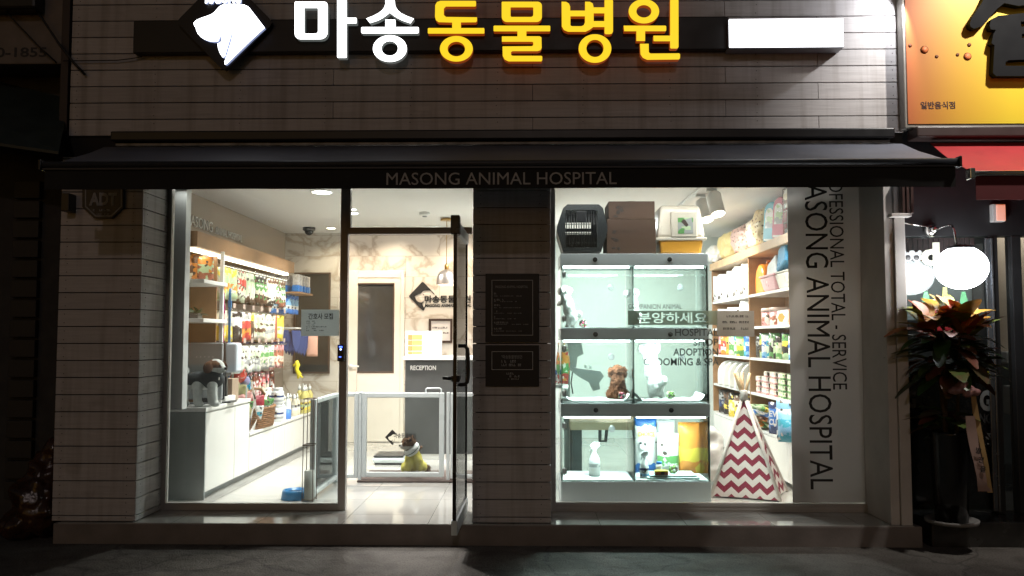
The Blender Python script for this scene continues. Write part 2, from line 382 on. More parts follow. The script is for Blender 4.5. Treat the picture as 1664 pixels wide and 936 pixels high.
# ================================================================== SETTING
def ground_mat():
    m, nt, b = nodes('worn_concrete'); L = nt.links.new; tc = N(nt, 'ShaderNodeTexCoord')
    def noi(sc, det, dis=0): n = N(nt, 'ShaderNodeTexNoise'); n.inputs['Scale'].default_value = sc; n.inputs['Detail'].default_value = det; n.inputs['Distortion'].default_value = dis; L(tc.outputs['Object'], n.inputs['Vector']); return n
    def ramp(n, p0, c0, p1, c1): r = N(nt, 'ShaderNodeValToRGB'); e = r.color_ramp.elements; e[0].position = p0; e[0].color = c0 + (1,); e[1].position = p1; e[1].color = c1 + (1,); L(n, r.inputs[0]); return r
    def mul(a, b_, f=1): x = N(nt, 'ShaderNodeMix', data_type='RGBA', blend_type='MULTIPLY'); x.inputs['Factor'].default_value = f; L(a, x.inputs['A']); L(b_, x.inputs['B']); return x.outputs['Result']
    big, mid, fine = noi(.9, 6, .8), noi(6, 8, .4), noi(90, 4)
    c = mul(ramp(big.outputs['Fac'], .35, (.125, .112, .098), .65, (.17, .152, .134)).outputs[0], ramp(mid.outputs['Fac'], .36, (.72, .71, .69), .55, (1, 1, 1)).outputs[0])
    c = mul(c, ramp(fine.outputs['Fac'], .36, (.45, .45, .45), .52, (1, 1, 1)).outputs[0])
    vo = N(nt, 'ShaderNodeTexVoronoi', feature='DISTANCE_TO_EDGE'); vo.inputs['Scale'].default_value = .55; L(noi(2.2, 6).outputs['Color'], vo.inputs['Vector'])
    wv = N(nt, 'ShaderNodeVectorMath', operation='ADD'); L(tc.outputs['Object'], wv.inputs[0]); sc_ = N(nt, 'ShaderNodeVectorMath', operation='SCALE'); L(noi(1.6, 6).outputs['Color'], sc_.inputs[0]); sc_.inputs['Scale'].default_value = .5; L(sc_.outputs[0], wv.inputs[1]); L(wv.outputs[0], vo.inputs['Vector'])
    c = mul(c, ramp(vo.outputs['Distance'], .0, (.5, .49, .48), .008, (1, 1, 1)).outputs[0])
    L(c, b.inputs['Base Color']); b.inputs['Roughness'].default_value = .75
    bp = N(nt, 'ShaderNodeBump'); bp.inputs['Strength'].default_value = .6; bp.inputs['Distance'].default_value = .012; L(fine.outputs['Fac'], bp.inputs['Height'])
    b2 = N(nt, 'ShaderNodeBump'); b2.inputs['Strength'].default_value = .5; b2.inputs['Distance'].default_value = .05; L(mid.outputs['Fac'], b2.inputs['Height']); L(bp.outputs[0], b2.inputs['Normal']); L(b2.outputs[0], b.inputs['Normal'])
    return m
M_ground = ground_mat()
MB().box(-40, 40, -40, 40, -.5, -.145).build('ground', M_ground, kind='structure')
M_floor = tiles('polished_floor_tile', (.47, .46, .43), (.40, .39, .37), .6, .6, (0, 1), .05, False, (.40, .39, .37), .6, (.1, .32))
M_floor.node_tree.nodes['Principled BSDF'].inputs['Specular IOR Level'].default_value = .95
MB().box(-3.3, 2.66, -.028, 6.7, -.12, 0).build('floor', M_floor, kind='structure')
MB().box(-3.3, 2.75, .5, 6.7, 2.62, 2.72).build('ceiling', M_ceil, kind='structure')

# the clinic building
bld = thing('shop_building', 'white timber clad ground floor shop with two lit windows and open entrance', 'building', (0, 0, 0))
P = .1211
def cladding(b, x0, x1, y0, y1, z0, z1, phase, ends=True):
    """horizontal boards with open joints between; boards broken at a few uneven places"""
    z = phase - P * math.ceil((phase - z0) / P)
    k = 0
    while z < z1 - .01:
        a, c = max(z, z0), min(z + P, z1)
        if c - a > .012:
            xs = [x0, x1]
            if x1 - x0 > 2: xs = [x0] + sorted(x0 + (x1 - x0) * t for t in ([.32, .79] if k % 2 else [.56, .9])) + [x1]
            for i in range(len(xs) - 1):
                b.cham(xs[i] + (.0012 if i else 0), xs[i + 1] - (.0012 if i < len(xs) - 2 else 0), y0, y1, a + .006, c, .003)
            nx = [x0 + .05, x1 - .07] + ([x0 + .62 * (j + 1) for j in range(int((x1 - x0) / .62) - 1)] if x1 - x0 > 2 else [])
            for q in nx:
                for dz in (.03, .092):
                    if a + dz < c - .01: b.lathe([(.0035, 0), (.0035, .0012), (0, .0012)], (q + random.uniform(-.006, .006), y0, a + dz), 6, 1, False, (0, -1, 0))
        z += P; k += 1
fx0, fx1 = W(114, 150, 0).x, W(1467, 150, 0).x
b = MB(); cladding(b, fx0, fx1, 0, .022, 2.7485, 4.4, 2.7485); b.build('fascia_cladding', [M_fascia, M_ink], bld)
MB().box(fx0 + .003, fx1 - .003, .024, .5, 2.735, 4.4).box(fx0 + .003, fx1 - .003, .02, .5, 2.5, 2.735).build('fascia_wall', M_gap, bld)
# left pillar
PH = 2.22
lx0, lx1 = W(92, 580, 0).x, W(226.5, 580, 0).x
b = MB(); cladding(b, lx0, lx1, 0, .022, 0, 2.6, PH)
b2 = MB(); cladding(b2, .022, .45, 0, .022, 0, 2.6, PH)
b2.xf(Matrix(((0, -1, 0, lx1), (1, 0, 0, 0), (0, 0, 1, 0), (0, 0, 0, 1))))
b.add(b2.v, b2.f); b.m[-len(b2.f):] = b2.m
b.build('pillar', [M_fascia, M_ink], bld)
MB().box(lx0, lx1 - .024, .024, .6, 0, 2.6).build('pillar_core', M_gap, bld)
cx0, cx1 = W(768, 580, 0).x, W(895, 580, 0).x
b = MB(); cladding(b, cx0, cx1, 0, .022, .0, 2.6, PH)
for sx, xx in ((1, cx1), (-1, cx0)):
    b2 = MB(); cladding(b2, .024, .45, 0, .022, 0, 2.6, PH)
    if sx > 0: b2.xf(Matrix(((0, -1, 0, xx), (1, 0, 0, 0), (0, 0, 1, 0), (0, 0, 0, 1))))
    else: b2.xf(Matrix(((0, 1, 0, xx), (1, 0, 0, 0), (0, 0, 1, 0), (0, 0, 0, 1))))
    b.add(b2.v, b2.f); b.m[-len(b2.f):] = b2.m
b.build('pillar', [M_fascia, M_ink], bld)
MB().box(cx0 + .024, cx1 - .024, .024, .6, 0, 2.6).build('pillar_core', M_gap, bld)
# right corner column: two flat white faces with a groove
M_col = mat('column_paint', (.66, .63, .60), .5, var=.1, scale=5, bump=.06)
rx0, rx1 = W(1441, 560, 0).x, W(1474, 560, 0).x
b = MB().cham(rx0, rx0 + .062, 0, .62, 0, 2.6, .004).cham(rx0 + .066, rx1, -.018, .62, 0, 2.6, .004)
b.build('column', M_col, bld)
# stone step in front
M_step = mat('step_stone', (.23, .20, .185), .55, var=.22, scale=5, bump=.15)
sx0, sx1 = W(86, 860, -.03).x, W(1499, 860, -.03).x
MB().cham(sx0, sx1, -.032, .02, -.16, -.004, .008).cham(sx0 + .02, sx1 - .01, -.03, .5, -.155, -.121, .004).box(fx1 - .15, sx1 - .005, .02, .45, -.15, -.006).build('entrance_step', M_step, bld)
# inner walls
M_marble = tiles('marble_wall_tile', (.74, .69, .62), (.48, .41, .33), .86, .262, (0, 2), .28, True, (.60, .55, .49), 1.5, (.25, .03))
YB = 4.7
MB().box(-3.2, .16, YB, YB + .12, 0, 2.62).build('marble_wall', M_marble, bld)
MB().box(-3.2, -3.07, .5, YB, 0, 2.62).build('side_wall', M_taupe, bld)
MB().box(.10, .20, 1.35, 6.6, 0, 2.62).build('partition_wall', M_white, bld)
MB().box(2.62, 2.75, .5, 6.6, 0, 2.62).build('side_wall', M_taupe, bld)
M_back = mat('pale_green_wall', (.74, .82, .80), .5, var=.03)
MB().box(.2, 2.62, 5.2, 5.3, 0, 2.62).build('back_wall', M_back, bld)
MB().box(-3.07, 2.62, .51, .58, 2.47, 2.62).build('lintel', M_white, bld)

# ------------------------------------------------------------------ windows
YG = .45
def frame_bars(b, bars, y0=YG - .03, y1=YG + .03):
    for x0, x1, z0, z1 in bars: b.cham(x0, x1, y0, y1, z0, z1, .003)
wl0, wl1 = W(266, 560, YG).x, W(565, 560, YG).x
win = thing('window', '', ''); win.parent = bld
del win['label'], win['category']
b = MB(); bar = .055
frame_bars(b, [(wl0, wl0 + .05, 0, 2.5), (wl1 - .058, wl1, 0.0, 2.5), (wl0 + .05, wl1 - .058, .0, .05)])
for xx in (wl0 + .012, wl0 + .03): b.box(xx, xx + .006, YG - .036, YG - .031, 0.05, 2.5)
b.build('frame', M_frame, win)
pane = MB().box(wl0 + .045, wl1 - .05, YG - .005, YG + .005, .045, 2.5).build('pane', M_glass, win)
wr0, wr1 = W(895, 560, YG).x, W(1412, 560, YG).x
wir = thing('window', '', ''); wir.parent = bld
del wir['label'], wir['category']
M_frame2 = mat('white_aluminium', (.50, .48, .46), .4, metal=.2, var=.05)
b = MB()
frame_bars(b, [(wr0, wr0 + .035, 0, 2.5), (wr1 - .045, wr1, 0, 2.5), (wr0 + .035, wr1 - .045, 0.0, .065)])
b.box(wr0 + .035, wr1 - .045, YG - .036, YG - .031, .02, .028).box(wr0 + .035, wr1 - .045, YG - .036, YG - .031, .045, .052)
b.box(wr1 - .035, wr1 - .028, YG - .037, YG - .031, .065, 2.5).box(wr1 - .018, wr1 - .012, YG - .037, YG - .031, .065, 2.5)
b.build('frame', M_frame2, wir)
MB().box(wr0 + .03, wr1 - .04, YG - .005, YG + .005, .06, 2.5).build('pane', M_glass, wir)
# white film on the right third of the big pane, with its lettering
M_film = glass('white_window_film', (.9, .9, .9), 1.4, .97, (.62, .60, .59))
f0, f1 = W(1283, 560, YG).x, wr1 - .046
MB().box(f0, f1, YG - .0085, YG - .0055, .068, 2.5).build('window_film', M_film, wir)
def vtext(t, px0, px1, py0, py1):
    x0, x1, z0, z1 = rect(px0, py0, px1, py1, YG)
    text_mb(t, (x0, YG - .009, z1), (0, 0, -1), (1, 0, 0), (z1 - z0, x1 - x0), .0012).build('lettering', M_ink, wir)
vtext('MASONG ANIMAL HOSPITAL', 1311, 1348, 271, 795)
vtext('PROFESSIONAL TOTAL - SERVICE', 1349, 1372, 268, 633)
YV = YG - .0055
def gtext(t, px0, py0, px1, py1, ma=M_greyink, bold=0): text(t, 'lettering', wir, ma, px0, py0, px1, py1, YV, .001, bold)
M_fade = glass('faded_grey_vinyl', (.75, .77, .75), 1.4, .8, (.30, .31, .30))
gtext('COMPANION ANIMAL', 1021, 494, 1108, 502, M_fade)
M_band = glass('frosted_green_band', (.8, .84, .78), 1.4, .6, (.5, .52, .46))
def cut_text_band(t, bx, tx, Y, ma, par):
    """a film band out of which the letters are cut"""
    x0, x1, z0, z1 = rect(*bx, YG); u0, u1, w0, w1 = rect(*tx, YG)
    g = text_mb(t, (u0, 0, w0), (1, 0, 0), (0, 0, 1), (u1 - u0, w1 - w0), 0, .02)
    pts = {}; ids = [pts.setdefault((round(v.x, 5), round(v.z, 5)), len(pts)) for v in g.v]; P_ = list(pts); cnt = {}
    for f in g.f:
        q = [ids[i] for i in f]
        if len(set(q)) < 3: continue
        ar = sum(P_[q[i - 1]][0] * P_[q[i]][1] - P_[q[i]][0] * P_[q[i - 1]][1] for i in range(len(q)))
        if abs(ar) < 1e-10: continue
        for i in range(len(q)): k = frozenset((q[i - 1], q[i])); cnt[k] = cnt.get(k, 0) + 1
    nb_ = {}
    for k, n in cnt.items():
        if n % 4 == 2 or n == 1:      # front and back face each count the outline once
            x, y = tuple(k); nb_.setdefault(x, []).append(y); nb_.setdefault(y, []).append(x)
    loops, seen = [], set()
    for st0 in nb_:
        if st0 in seen: continue
        lp, cur, prev = [st0], st0, None; seen.add(st0)
        while True:
            nx = [k for k in nb_[cur] if k != prev and k not in seen]
            if not nx: break
            prev, cur = cur, nx[0]; lp.append(cur); seen.add(cur)
        if len(lp) > 2: loops.append([P_[i] for i in lp])
    cc = curve_data([[(x0, z0), (x1, z0), (x1, z1), (x0, z1)]] + loops, .02)
    data_to_mb(cc, (0, Y, 0), (1, 0, 0), (0, 0, 1), .0015).build('window_film', ma, par); bpy.data.curves.remove(cc)
cut_text_band('분양하세요', (1020, 505, 1165, 528), (1036, 507.5, 1149, 525.5), YV, M_band, wir)
M_fade2 = glass('grey_translucent_vinyl', (.7, .72, .7), 1.4, .93, (.17, .19, .185))
for t, px0, px1, py0, py1 in (('HOSPITAL', 1097, 1167, 534, 546), ('SHOP', 1127, 1167, 550, 562), ('ADOPTION', 1094, 1167, 566, 578), ('GROOMING & SPA', 1046, 1168, 582, 594)):
    gtext(t, px0, py0, px1, py1, M_fade2, .012)
# entrance: transom light and the glass door standing open
ex0, ex1 = wl1, W(767, 560, YG).x
tr = thing('transom', '', ''); tr.parent = bld
del tr['label'], tr['category']
zt0, zt1 = W(660, 381, YG).z, W(660, 370, YG).z
MB().cham(ex0, ex1, YG - .03, YG + .03, zt0, zt1, .003).box(ex0 + .001, ex0 + .015, YG - .028, YG + .028, zt1, 2.5).build('frame', M_frame, tr)
MB().box(ex0 + .015, ex1, YG - .005, YG + .005, zt1, 2.5).build('pane', M_glass, tr)
door = thing('glass_door', '', '', (ex1 - .045, YG - .02, 0), radians(-90.9)); door.parent = bld
del door['label'], door['category']
LD = Local(door); DW = .83; DH = zt0 - .005
M_dedge = mat('door_edge_metal', (.05, .05, .05), .25, metal=.7)
MB().box(.006, DW - .012, -.005, .005, .1, DH - .06).build('pane', M_clear, LD)
MB().cham(0, DW, -.018, .018, DH - .075, DH, .003).build('rail', M_alu, LD); MB().cham(0, DW, -.02, .02, .005, .1, .003).build('rail', M_alu, LD)
MB().box(DW - .012, DW + .002, -.012, .012, .1, DH - .075).box(0, .012, -.012, .012, .1, DH - .075).build('edge_strip', M_dedge, LD)
MB().cham(DW - .06, DW + .02, -.03, .03, DH - .1, DH + .03, .006).build('top_pivot', M_dedge, LD)
b = MB()
for s in (1,): b.tube([(DW - .1, s * .012, .98), (DW - .1, s * .055, .98), (DW - .1, s * .075, 1.0), (DW - .1, s * .08, 1.04), (DW - .1, s * .08, 1.17), (DW - .1, s * .075, 1.22), (DW - .1, s * .055, 1.24), (DW - .1, s * .012, 1.24)], .013, 10)
b.build('handle', M_dark, LD)
MB().cham(DW - .12, DW - .03, -.028, .028, 1.0, 1.045, .006).tube([(DW - .1, -.028, 1.02), (DW - .1, -.09, 1.025)], .013).build('lock', M_dark, LD)
# white inner door
D0, D1, DZ0, DZ1 = rect(566, 440, 657, 718, YB)
ind = thing('inner_door', '', '', (0, 0, 0)); ind.parent = bld
del ind['label'], ind['category']
b = MB(); fw = .115
for q in ((D0, D0 + fw, 0, DZ1), (D1 - .05, D1, 0, DZ1), (D0 + fw, D1 - .05, DZ1 - .09, DZ1)): b.cham(q[0], q[1], YB - .035, YB, q[2], q[3], .006)
b.build('frame', M_cream, ind)
p0, p1, pz0, pz1 = rect(578, 460, 641, 606, YB)
lx0d, lx1d = D0 + fw + .002, D1 - .052
b = MB().box(lx0d, p0, YB - .022, YB, .01, DZ1 - .092).box(p1, lx1d, YB - .022, YB, .01, DZ1 - .092).box(p0, p1, YB - .022, YB, .01, pz0).box(p0, p1, YB - .022, YB, pz1, DZ1 - .092)
b.build('door_leaf', M_cream, ind)
MB().box(p0, p1, YB - .009, YB - .003, pz0, pz1).build('pane', mat('dark_door_glass', (.065, .065, .063), .06, var=.3, scale=2, rv=.02), ind)
b = MB(); fr = .018
for q in ((p0, p0 + fr, pz0, pz1), (p1 - fr, p1, pz0, pz1), (p0 + fr, p1 - fr, pz0, pz0 + fr), (p0 + fr, p1 - fr, pz1 - fr, pz1)): b.cham(q[0], q[1], YB - .03, YB - .0225, q[2], q[3], .003)
b.build('trim', mat('brown_trim', (.09, .055, .035), .45), ind)
hx = W(571, 595, YB).x; hz = W(571, 595, YB).z
MB().tube([(hx, YB - .036, hz), (hx, YB - .075, hz), (hx + .015, YB - .08, hz), (hx + .11, YB - .08, hz)], .011).lathe([(.028, 0), (.028, .008), (0, .008)], (hx, YB - .036, hz), 16, ax=(0, -1, 0)).build('handle', M_white, ind)
# dark inner window in the marble
i0, i1, iz0, iz1 = rect(478, 443, 537, 607, YB)
iw = thing('inner_window', '', ''); iw.parent = bld
del iw['label'], iw['category']
MB().box(i0, i1, YB - .012, YB - .002, iz0, iz1).build('pane', mat('dark_room_glass', (.055, .052, .043), .05, var=.5, scale=2.5, rv=.03), iw)
b = MB(); fr = .022
for q in ((i0, i0 + fr, iz0, iz1), (i1 - fr, i1, iz0, iz1), (i0 + fr, i1 - fr, iz0, iz0 + fr), (i0 + fr, i1 - fr, iz1 - fr, iz1)): b.cham(q[0], q[1], YB - .03, YB - .013, q[2], q[3], .003)
b.build('frame', mat('brown_trim', ()), iw)

# the end panel and the shelf header along the left wall are joinery of the shop
pn0, pn1 = W(270, 480, .66).x, W(303, 480, .66).x
MB().cham(-3.07, pn1, .62, .72, .735, 2.62, .004).build('end_panel', mat('grey_white_board', (.55, .56, .55), .5, var=.03), bld)

# ------------------------------------------------------------------ awning
YA = -.80
ax0, ax1 = W(68, 265, YA).x, W(1558, 265, YA).x
zb = W(832, 262, YA).z; zv = W(832, 305.5, YA).z; zc = W(832, 236, -.1).z
aw = thing('awning', 'long black fabric awning with pale lettering over the two lit windows', 'awning', ((ax0 + ax1) / 2, 0, zv))
M_fab = mat('awning_fabric', (.11, .115, .14), .55, var=.25, scale=3, bump=.1)
M_val = mat('valance_fabric', (.012, .012, .012), .8, var=.2)
b = MB().cham(ax0 + .1, ax1 - .1, -.14, -.005, zc + .035, zc + .105, .01)
b.build('cassette', M_dark, aw)
MB().cham(ax0 + .12, ax1 - .12, -.1, -.01, zc + .005, zc + .028, .004).build('roller', mat('old_roller', (.25, .25, .25), .5, metal=.4, var=.6, scale=9), aw)
nx, ny = 60, 8; vs = []; fs = []
for j in range(ny + 1):
    for i in range(nx + 1):
        t = j / ny; u = i / nx; x = ax0 + .04 + (ax1 - ax0 - .08) * u
        sag = .014 * sin(pi * t) + .012 * noise.noise(Vector((x * 1.7, t * 1.5, 0))) * sin(pi * t) + .005 * noise.noise(Vector((x * 6 + t * 3, t * 2, 4)))
        vs.append((x, -.10 + (YA + .02 + .10) * t, zc + (zb - zc) * t - sag))
k = len(vs); vs += [(x, y, z - .004) for x, y, z in vs]
for j in range(ny):
    for i in range(nx):
        a = j * (nx + 1) + i; fs.append((a, a + 1, a + nx + 2, a + nx + 1)); fs.append((k + a, k + a + nx + 1, k + a + nx + 2, k + a + 1))
MB().add(vs, fs, 0, True).build('fabric', M_fab, aw)
MB().tube([(ax0, YA, zb - .012), (ax1, YA, zb - .012)], .021, 14).box(ax0, ax1, YA - .012, YA + .012, zb - .045, zb - .034).build('front_bar', mat('bar_metal', (.05, .053, .065), .5, metal=.2), aw)
for x in (ax0, ax1): MB().cham(x - .008, x + .008, YA - .03, YA + .03, zb - .05, zb + .018, .004).build('end_cap', M_dark, aw)
vs = []; fs = []; n = 120
for i in range(n + 1):
    x = ax0 + .02 + (ax1 - ax0 - .04) * i / n; wv = .012 * noise.noise(Vector((x * 2.5, 3, 0)))
    vs += [(x, YA + .004, zb - .03), (x, YA + .004 + wv, zv + .002 * noise.noise(Vector((x * 4, 0, 0)))), (x, YA + .008, zb - .03), (x, YA + .008 + wv, zv)]
for i in range(n): a = i * 4; fs += [(a, a + 1, a + 5, a + 4), (a + 2, a + 6, a + 7, a + 3)]
MB().add(vs, fs, 0, True).build('valance', M_val, aw)
text('MASONG ANIMAL HOSPITAL', 'lettering', aw, mat('silver_print', (.45, .44, .44), .6), 628, 280, 1002, 300, YA - .003, .001)
for x in (ax0 + .5, ax1 - .55):
    MB().tube([(x, -.03, zc - .10), (x + .35 * (1 if x < 0 else -1), -.42, zc - .21), (x, YA + .03, zb - .05)], .016, 8).build('folding_arm', M_dark, aw)
MB().cham(lx0 + .05, lx0 + .11, -.1, -.003, 2.19, 2.32, .005).build('bracket', M_dark, aw)

# ------------------------------------------------------------------ the lit shop sign
def pp(pts, Y): return [(lambda q: (q.x, q.z))(W(x, y, Y)) for x, y in pts]
def esp(cx, cy, rx, ry, n=44): return [(cx + rx * cos(2 * pi * i / n), cy + ry * sin(2 * pi * i / n)) for i in range(n)]
def rr(x0, y0, x1, y1, r=10, c=(1, 1, 1, 1), seg=5):
    o = []
    for (cx, cy, a), f in zip(((x1 - r, y1 - r, 0), (x0 + r, y1 - r, 90), (x0 + r, y0 + r, 180), (x1 - r, y0 + r, 270)), c):
        rr_ = r * f; ccx = cx + (r - rr_) * (1 if cx > (x0 + x1) / 2 else -1); ccy = cy + (r - rr_) * (1 if cy > (y0 + y1) / 2 else -1)
        for i in range(seg + 1): t = radians(a + 90 * i / seg); o.append((ccx + rr_ * cos(t), ccy + rr_ * sin(t)))
    return o
sg = thing('shop_sign', 'black bar on the white boards carrying a glowing dog head and lit letters', 'sign', ((W(700, 60, 0)).x, 0, W(700, 85, 0).z))
x0, x1, z0, z1 = rect(219, 32, 1183, 85, -.05)
MB().cham(x0, x1, -.075, -.004, z0, z1, .006).build('backing_bar', M_black, sg)
M_lw = emit('white_letter_face', (1, 1, 1), 3.2); M_lws = emit('white_letter_side', (.9, 1.0, .95), .1)
M_ly = emit('yellow_letter_face', (1, .66, .0), 1.04); M_lys = emit('yellow_letter_side', (1, .14, .0), .2)
YL = -.078
def letter(parts, ox, mats, Y=YL, ext=.05):
    b = MB()
    for spl in parts:
        ss = [pp([(ox + x / 5.2, y / 5.2) for x, y in q], Y) for q in spl]
        c = curve_data(ss, .02); d = data_to_mb(c, (0, Y, 0), (1, 0, 0), (0, 0, 1), ext, None, 0, 1); bpy.data.curves.remove(c)
        b.add(d.v, d.f); b.m[-len(d.f):] = d.m
    return b.build('letter', mats, sg)
Wm, Ym = [M_lw, M_lws], [M_ly, M_lys]
siot = [(822, 15), (885, 15), (900, 28), (905, 75), (925, 108), (955, 134), (1000, 156), (1062, 180), (1032, 219), (965, 196), (915, 170), (880, 146), (860, 129), (840, 146), (805, 172), (760, 196), (695, 217), (662, 178), (720, 155), (765, 132), (798, 106), (815, 80), (822, 55)]
letter([[rr(62, 37, 338, 352, 60, (1, .8, .15, .5)), rr(142, 90, 258, 305, 24, (1, .7, .2, .3))], [rr(418, 15, 498, 508, 10), ], [[(498, 172), (576, 172), (582, 178), (582, 214), (576, 220), (498, 220)]]], 470, Wm)
letter([[siot], [rr(822, 187, 905, 250, 4)], [rr(620, 250, 1102, 302, 10)], [esp(860, 430, 142, 112), esp(859, 429, 69, 61)]], 470, Wm)
letter([[[(1576, 30), (1282, 30), (1255, 40), (1240, 66), (1238, 165), (1246, 192), (1268, 209), (1382, 212), (1382, 258), (1455, 258), (1455, 211), (1580, 210), (1590, 200), (1590, 168), (1330, 165), (1312, 148), (1312, 96), (1330, 78), (1576, 78), (1582, 70), (1582, 38)]],
        [rr(1178, 258, 1652, 305, 8)], [esp(1417, 432, 138, 108), esp(1417, 434, 73, 61)]], 470, Ym)
letter([[rr(133, 37, 470, 208, 45, (1, 1, .15, .8)), rr(207, 85, 398, 165, 20, (1, .6, .2, .3))], [rr(65, 238, 540, 286, 8)],
        [[(265, 286), (340, 286), (340, 327), (450, 327), (466, 336), (468, 425), (458, 444), (435, 452), (222, 452), (210, 462), (212, 484), (225, 491), (466, 491), (473, 498), (473, 528), (465, 538), (190, 538), (158, 522), (142, 492), (140, 412), (385, 410), (398, 402), (398, 380), (388, 373), (135, 373), (135, 328), (265, 328)]]], 790, Ym)
letter([[[(635, 37), (672, 38), (696, 52), (707, 78), (707, 112), (832, 112), (832, 37), (872, 38), (896, 52), (904, 85), (995, 85), (995, 22), (1060, 22), (1066, 28), (1066, 285), (1058, 304), (1040, 310), (1005, 310), (995, 302), (995, 250), (900, 250), (872, 272), (835, 290), (690, 290), (655, 275), (637, 245)],
         [(709, 160), (831, 160), (831, 212), (820, 235), (800, 243), (722, 243), (709, 236)], [(904, 135), (994, 135), (994, 200), (904, 200)]], [esp(915, 430, 137, 120), esp(915, 429, 72, 72)]], 790, Ym)
letter([[esp(1325, 118, 128, 102), esp(1325, 118, 63, 52)], [[(1155, 238), (1505, 238), (1512, 244), (1512, 278), (1505, 285), (1335, 285), (1335, 367), (1262, 367), (1262, 285), (1160, 285)]],
        [[(1545, 20), (1608, 20), (1615, 26), (1615, 418), (1604, 430), (1552, 430), (1545, 424), (1545, 369), (1410, 369), (1405, 362), (1405, 322), (1545, 322)]],
        [[(1292, 390), (1365, 390), (1366, 455), (1372, 468), (1385, 472), (1620, 470), (1628, 478), (1628, 510), (1618, 522), (1352, 525), (1316, 508), (1297, 480)]]], 790, Ym)
# diamond plate with the dog head
c0 = pp([(293, 42), (288, 36), (292, 30), (357, -36), (365, -41), (373, -36), (438, 30), (442, 37), (438, 44), (373, 108), (365, 113), (357, 109)], -.12)
c = curve_data([c0], .02); data_to_mb(c, (0, -.078, 0), (1, 0, 0), (0, 0, 1), .045, None, 0, 0).build('logo_plate', M_black, sg)
head = [(288, 310), (330, 270), (400, 240), (455, 222), (505, 204), (550, 175), (580, 140), (612, 104), (650, 82), (720, 71), (850, 70), (930, 80), (980, 105), (1020, 152), (1100, 258), (1187, 370), (1030, 512), (900, 640), (720, 815), (692, 834), (680, 828), (680, 795), (712, 715), (770, 520), (803, 350), (790, 372), (748, 510), (682, 735), (656, 743), (622, 690), (600, 630), (592, 570), (628, 556), (645, 528), (638, 490), (620, 464), (612, 512), (598, 540), (540, 545), (480, 536), (420, 512), (375, 480), (342, 440), (322, 395), (318, 372), (300, 345)]
Mh = [emit('white_logo_face', (.97, .98, 1), 4.5), emit('white_logo_side', (.5, .6, 1), .5)]
eye = [(620, 215), (632, 224), (644, 246), (626, 240)]
c = curve_data([pp([(280 + x / 7.8, y / 7.8) for x, y in q], -.125) for q in (head, eye)], .02); data_to_mb(c, (0, -.124, 0), (1, 0, 0), (0, 0, 1), .03, None, 0, 1).build('dog_head_emblem', Mh, sg)
x0, x1, z0, z1 = rect(335, -8, 393, 7, -.125)
text_mb('MASONG', (x0, -.124, z0), (1, 0, 0), (0, 0, 1), (x1 - x0, z1 - z0), .02, .05, 0, 1).build('lettering', Mh, sg)
# white light box at the right end
lb = thing('light_box_sign', 'glowing blank white light box at the bar end beside the yellow letters', 'sign', (W(1278, 77, 0).x, 0, W(1278, 77, -.12).z))
x0, x1, z0, z1 = rect(1184, 29, 1372, 77, -.14)
MB().cham(x0, x1, -.125, -.003, z0, z1, .006).build('casing', mat('box_casing', (.30, .31, .34), .4, metal=.4), lb)
MB().cham(x0 + .006, x1 - .006, -.140, -.126, z0 + .006, z1 - .006, .003).build('face', emit('light_box_face', (.97, .98, 1), 4.5), lb)

# ------------------------------------------------------------------ pillar plaques, alarm shield, intercom
pl = thing('hours_plaque', 'tall black plaque with thin white border, upper of the two on the middle pillar', 'plaque', (0, 0, 1))
x0, x1, z0, z1 = rect(789, 445, 876, 556, 0); MB().cham(x0, x1, -.018, -.001, z0, z1, .003).build('board', M_black, pl)
M_pline = mat('plaque_line', (.75, .75, .75), .5)
def border(px0, py0, px1, py1, Y, par, ma, t=.003):
    x0, x1, z0, z1 = rect(px0, py0, px1, py1, Y); b = MB()
    for q in ((x0, x1, z0, z0 + t), (x0, x1, z1 - t, z1), (x0, x0 + t, z0 + t, z1 - t), (x1 - t, x1, z0 + t, z1 - t)): b.box(q[0], q[1], Y - .0015, Y, q[2], q[3])
    b.build('border_line', ma, par)
def scribble(rows, Y, par, ma, seed=1):
    """small illegible print: rows of short dashes"""
    rn = random.Random(seed); b = MB()
    for px0, px1, py, h in rows:
        x = px0
        while x < px1 - 1:
            wd = min(rn.choice((1.6, 2.2, 2.8)), px1 - x); a, c, z0, z1 = rect(x, py - h / 2, x + wd, py + h / 2, Y)
            k = rn.random()
            if k < .85:
                zm = (z0 + z1) / 2; b.box(a, c, Y - .001, Y, z0, z0 + (z1 - z0) * .28); b.box(a, a + (c - a) * .35, Y - .001, Y, z0 + (z1 - z0) * .3, z1)
                if k < .5: b.box(a + (c - a) * .4, c, Y - .001, Y, zm, z1)
            x += wd + rn.choice((.5, .5, 1.4))
    b.build('small_print', ma, par)
border(799, 455, 866, 545, -.018, pl, M_pline)
M_pt = mat('plaque_print', (.4, .4, .4), .6)
text('MASONG ANIMAL HOSPITAL', 'lettering', pl, M_pt, 805, 464, 858, 468, -.018, .001)
scribble([(803, 808, 477, 2.5), (803, 850, 481, 1), (803, 820, 487, 2.5), (803, 840, 490, 1), (803, 814, 496, 2.5), (803, 846, 500, 1), (803, 808, 506, 2.5), (803, 848, 509, 1), (803, 806, 515, 2.5), (803, 838, 518, 1), (803, 826, 524, 2.5), (803, 860, 527, 1), (803, 815, 534, 2.5), (803, 850, 538, 1)], -.018, pl, M_pt, 2)
pq = thing('motto_plaque', 'wide black plaque with three printed lines, lower of the two on the middle pillar', 'plaque', (0, 0, 1))
x0, x1, z0, z1 = rect(789, 561, 876, 628, 0); MB().cham(x0, x1, -.018, -.001, z0, z1, .003).build('board', M_black, pq)
border(799, 571, 866, 601, -.018, pq, M_pline)
text('"마송동물병원은', 'lettering', pq, M_pt, 815, 577, 849, 583, -.018, .001)
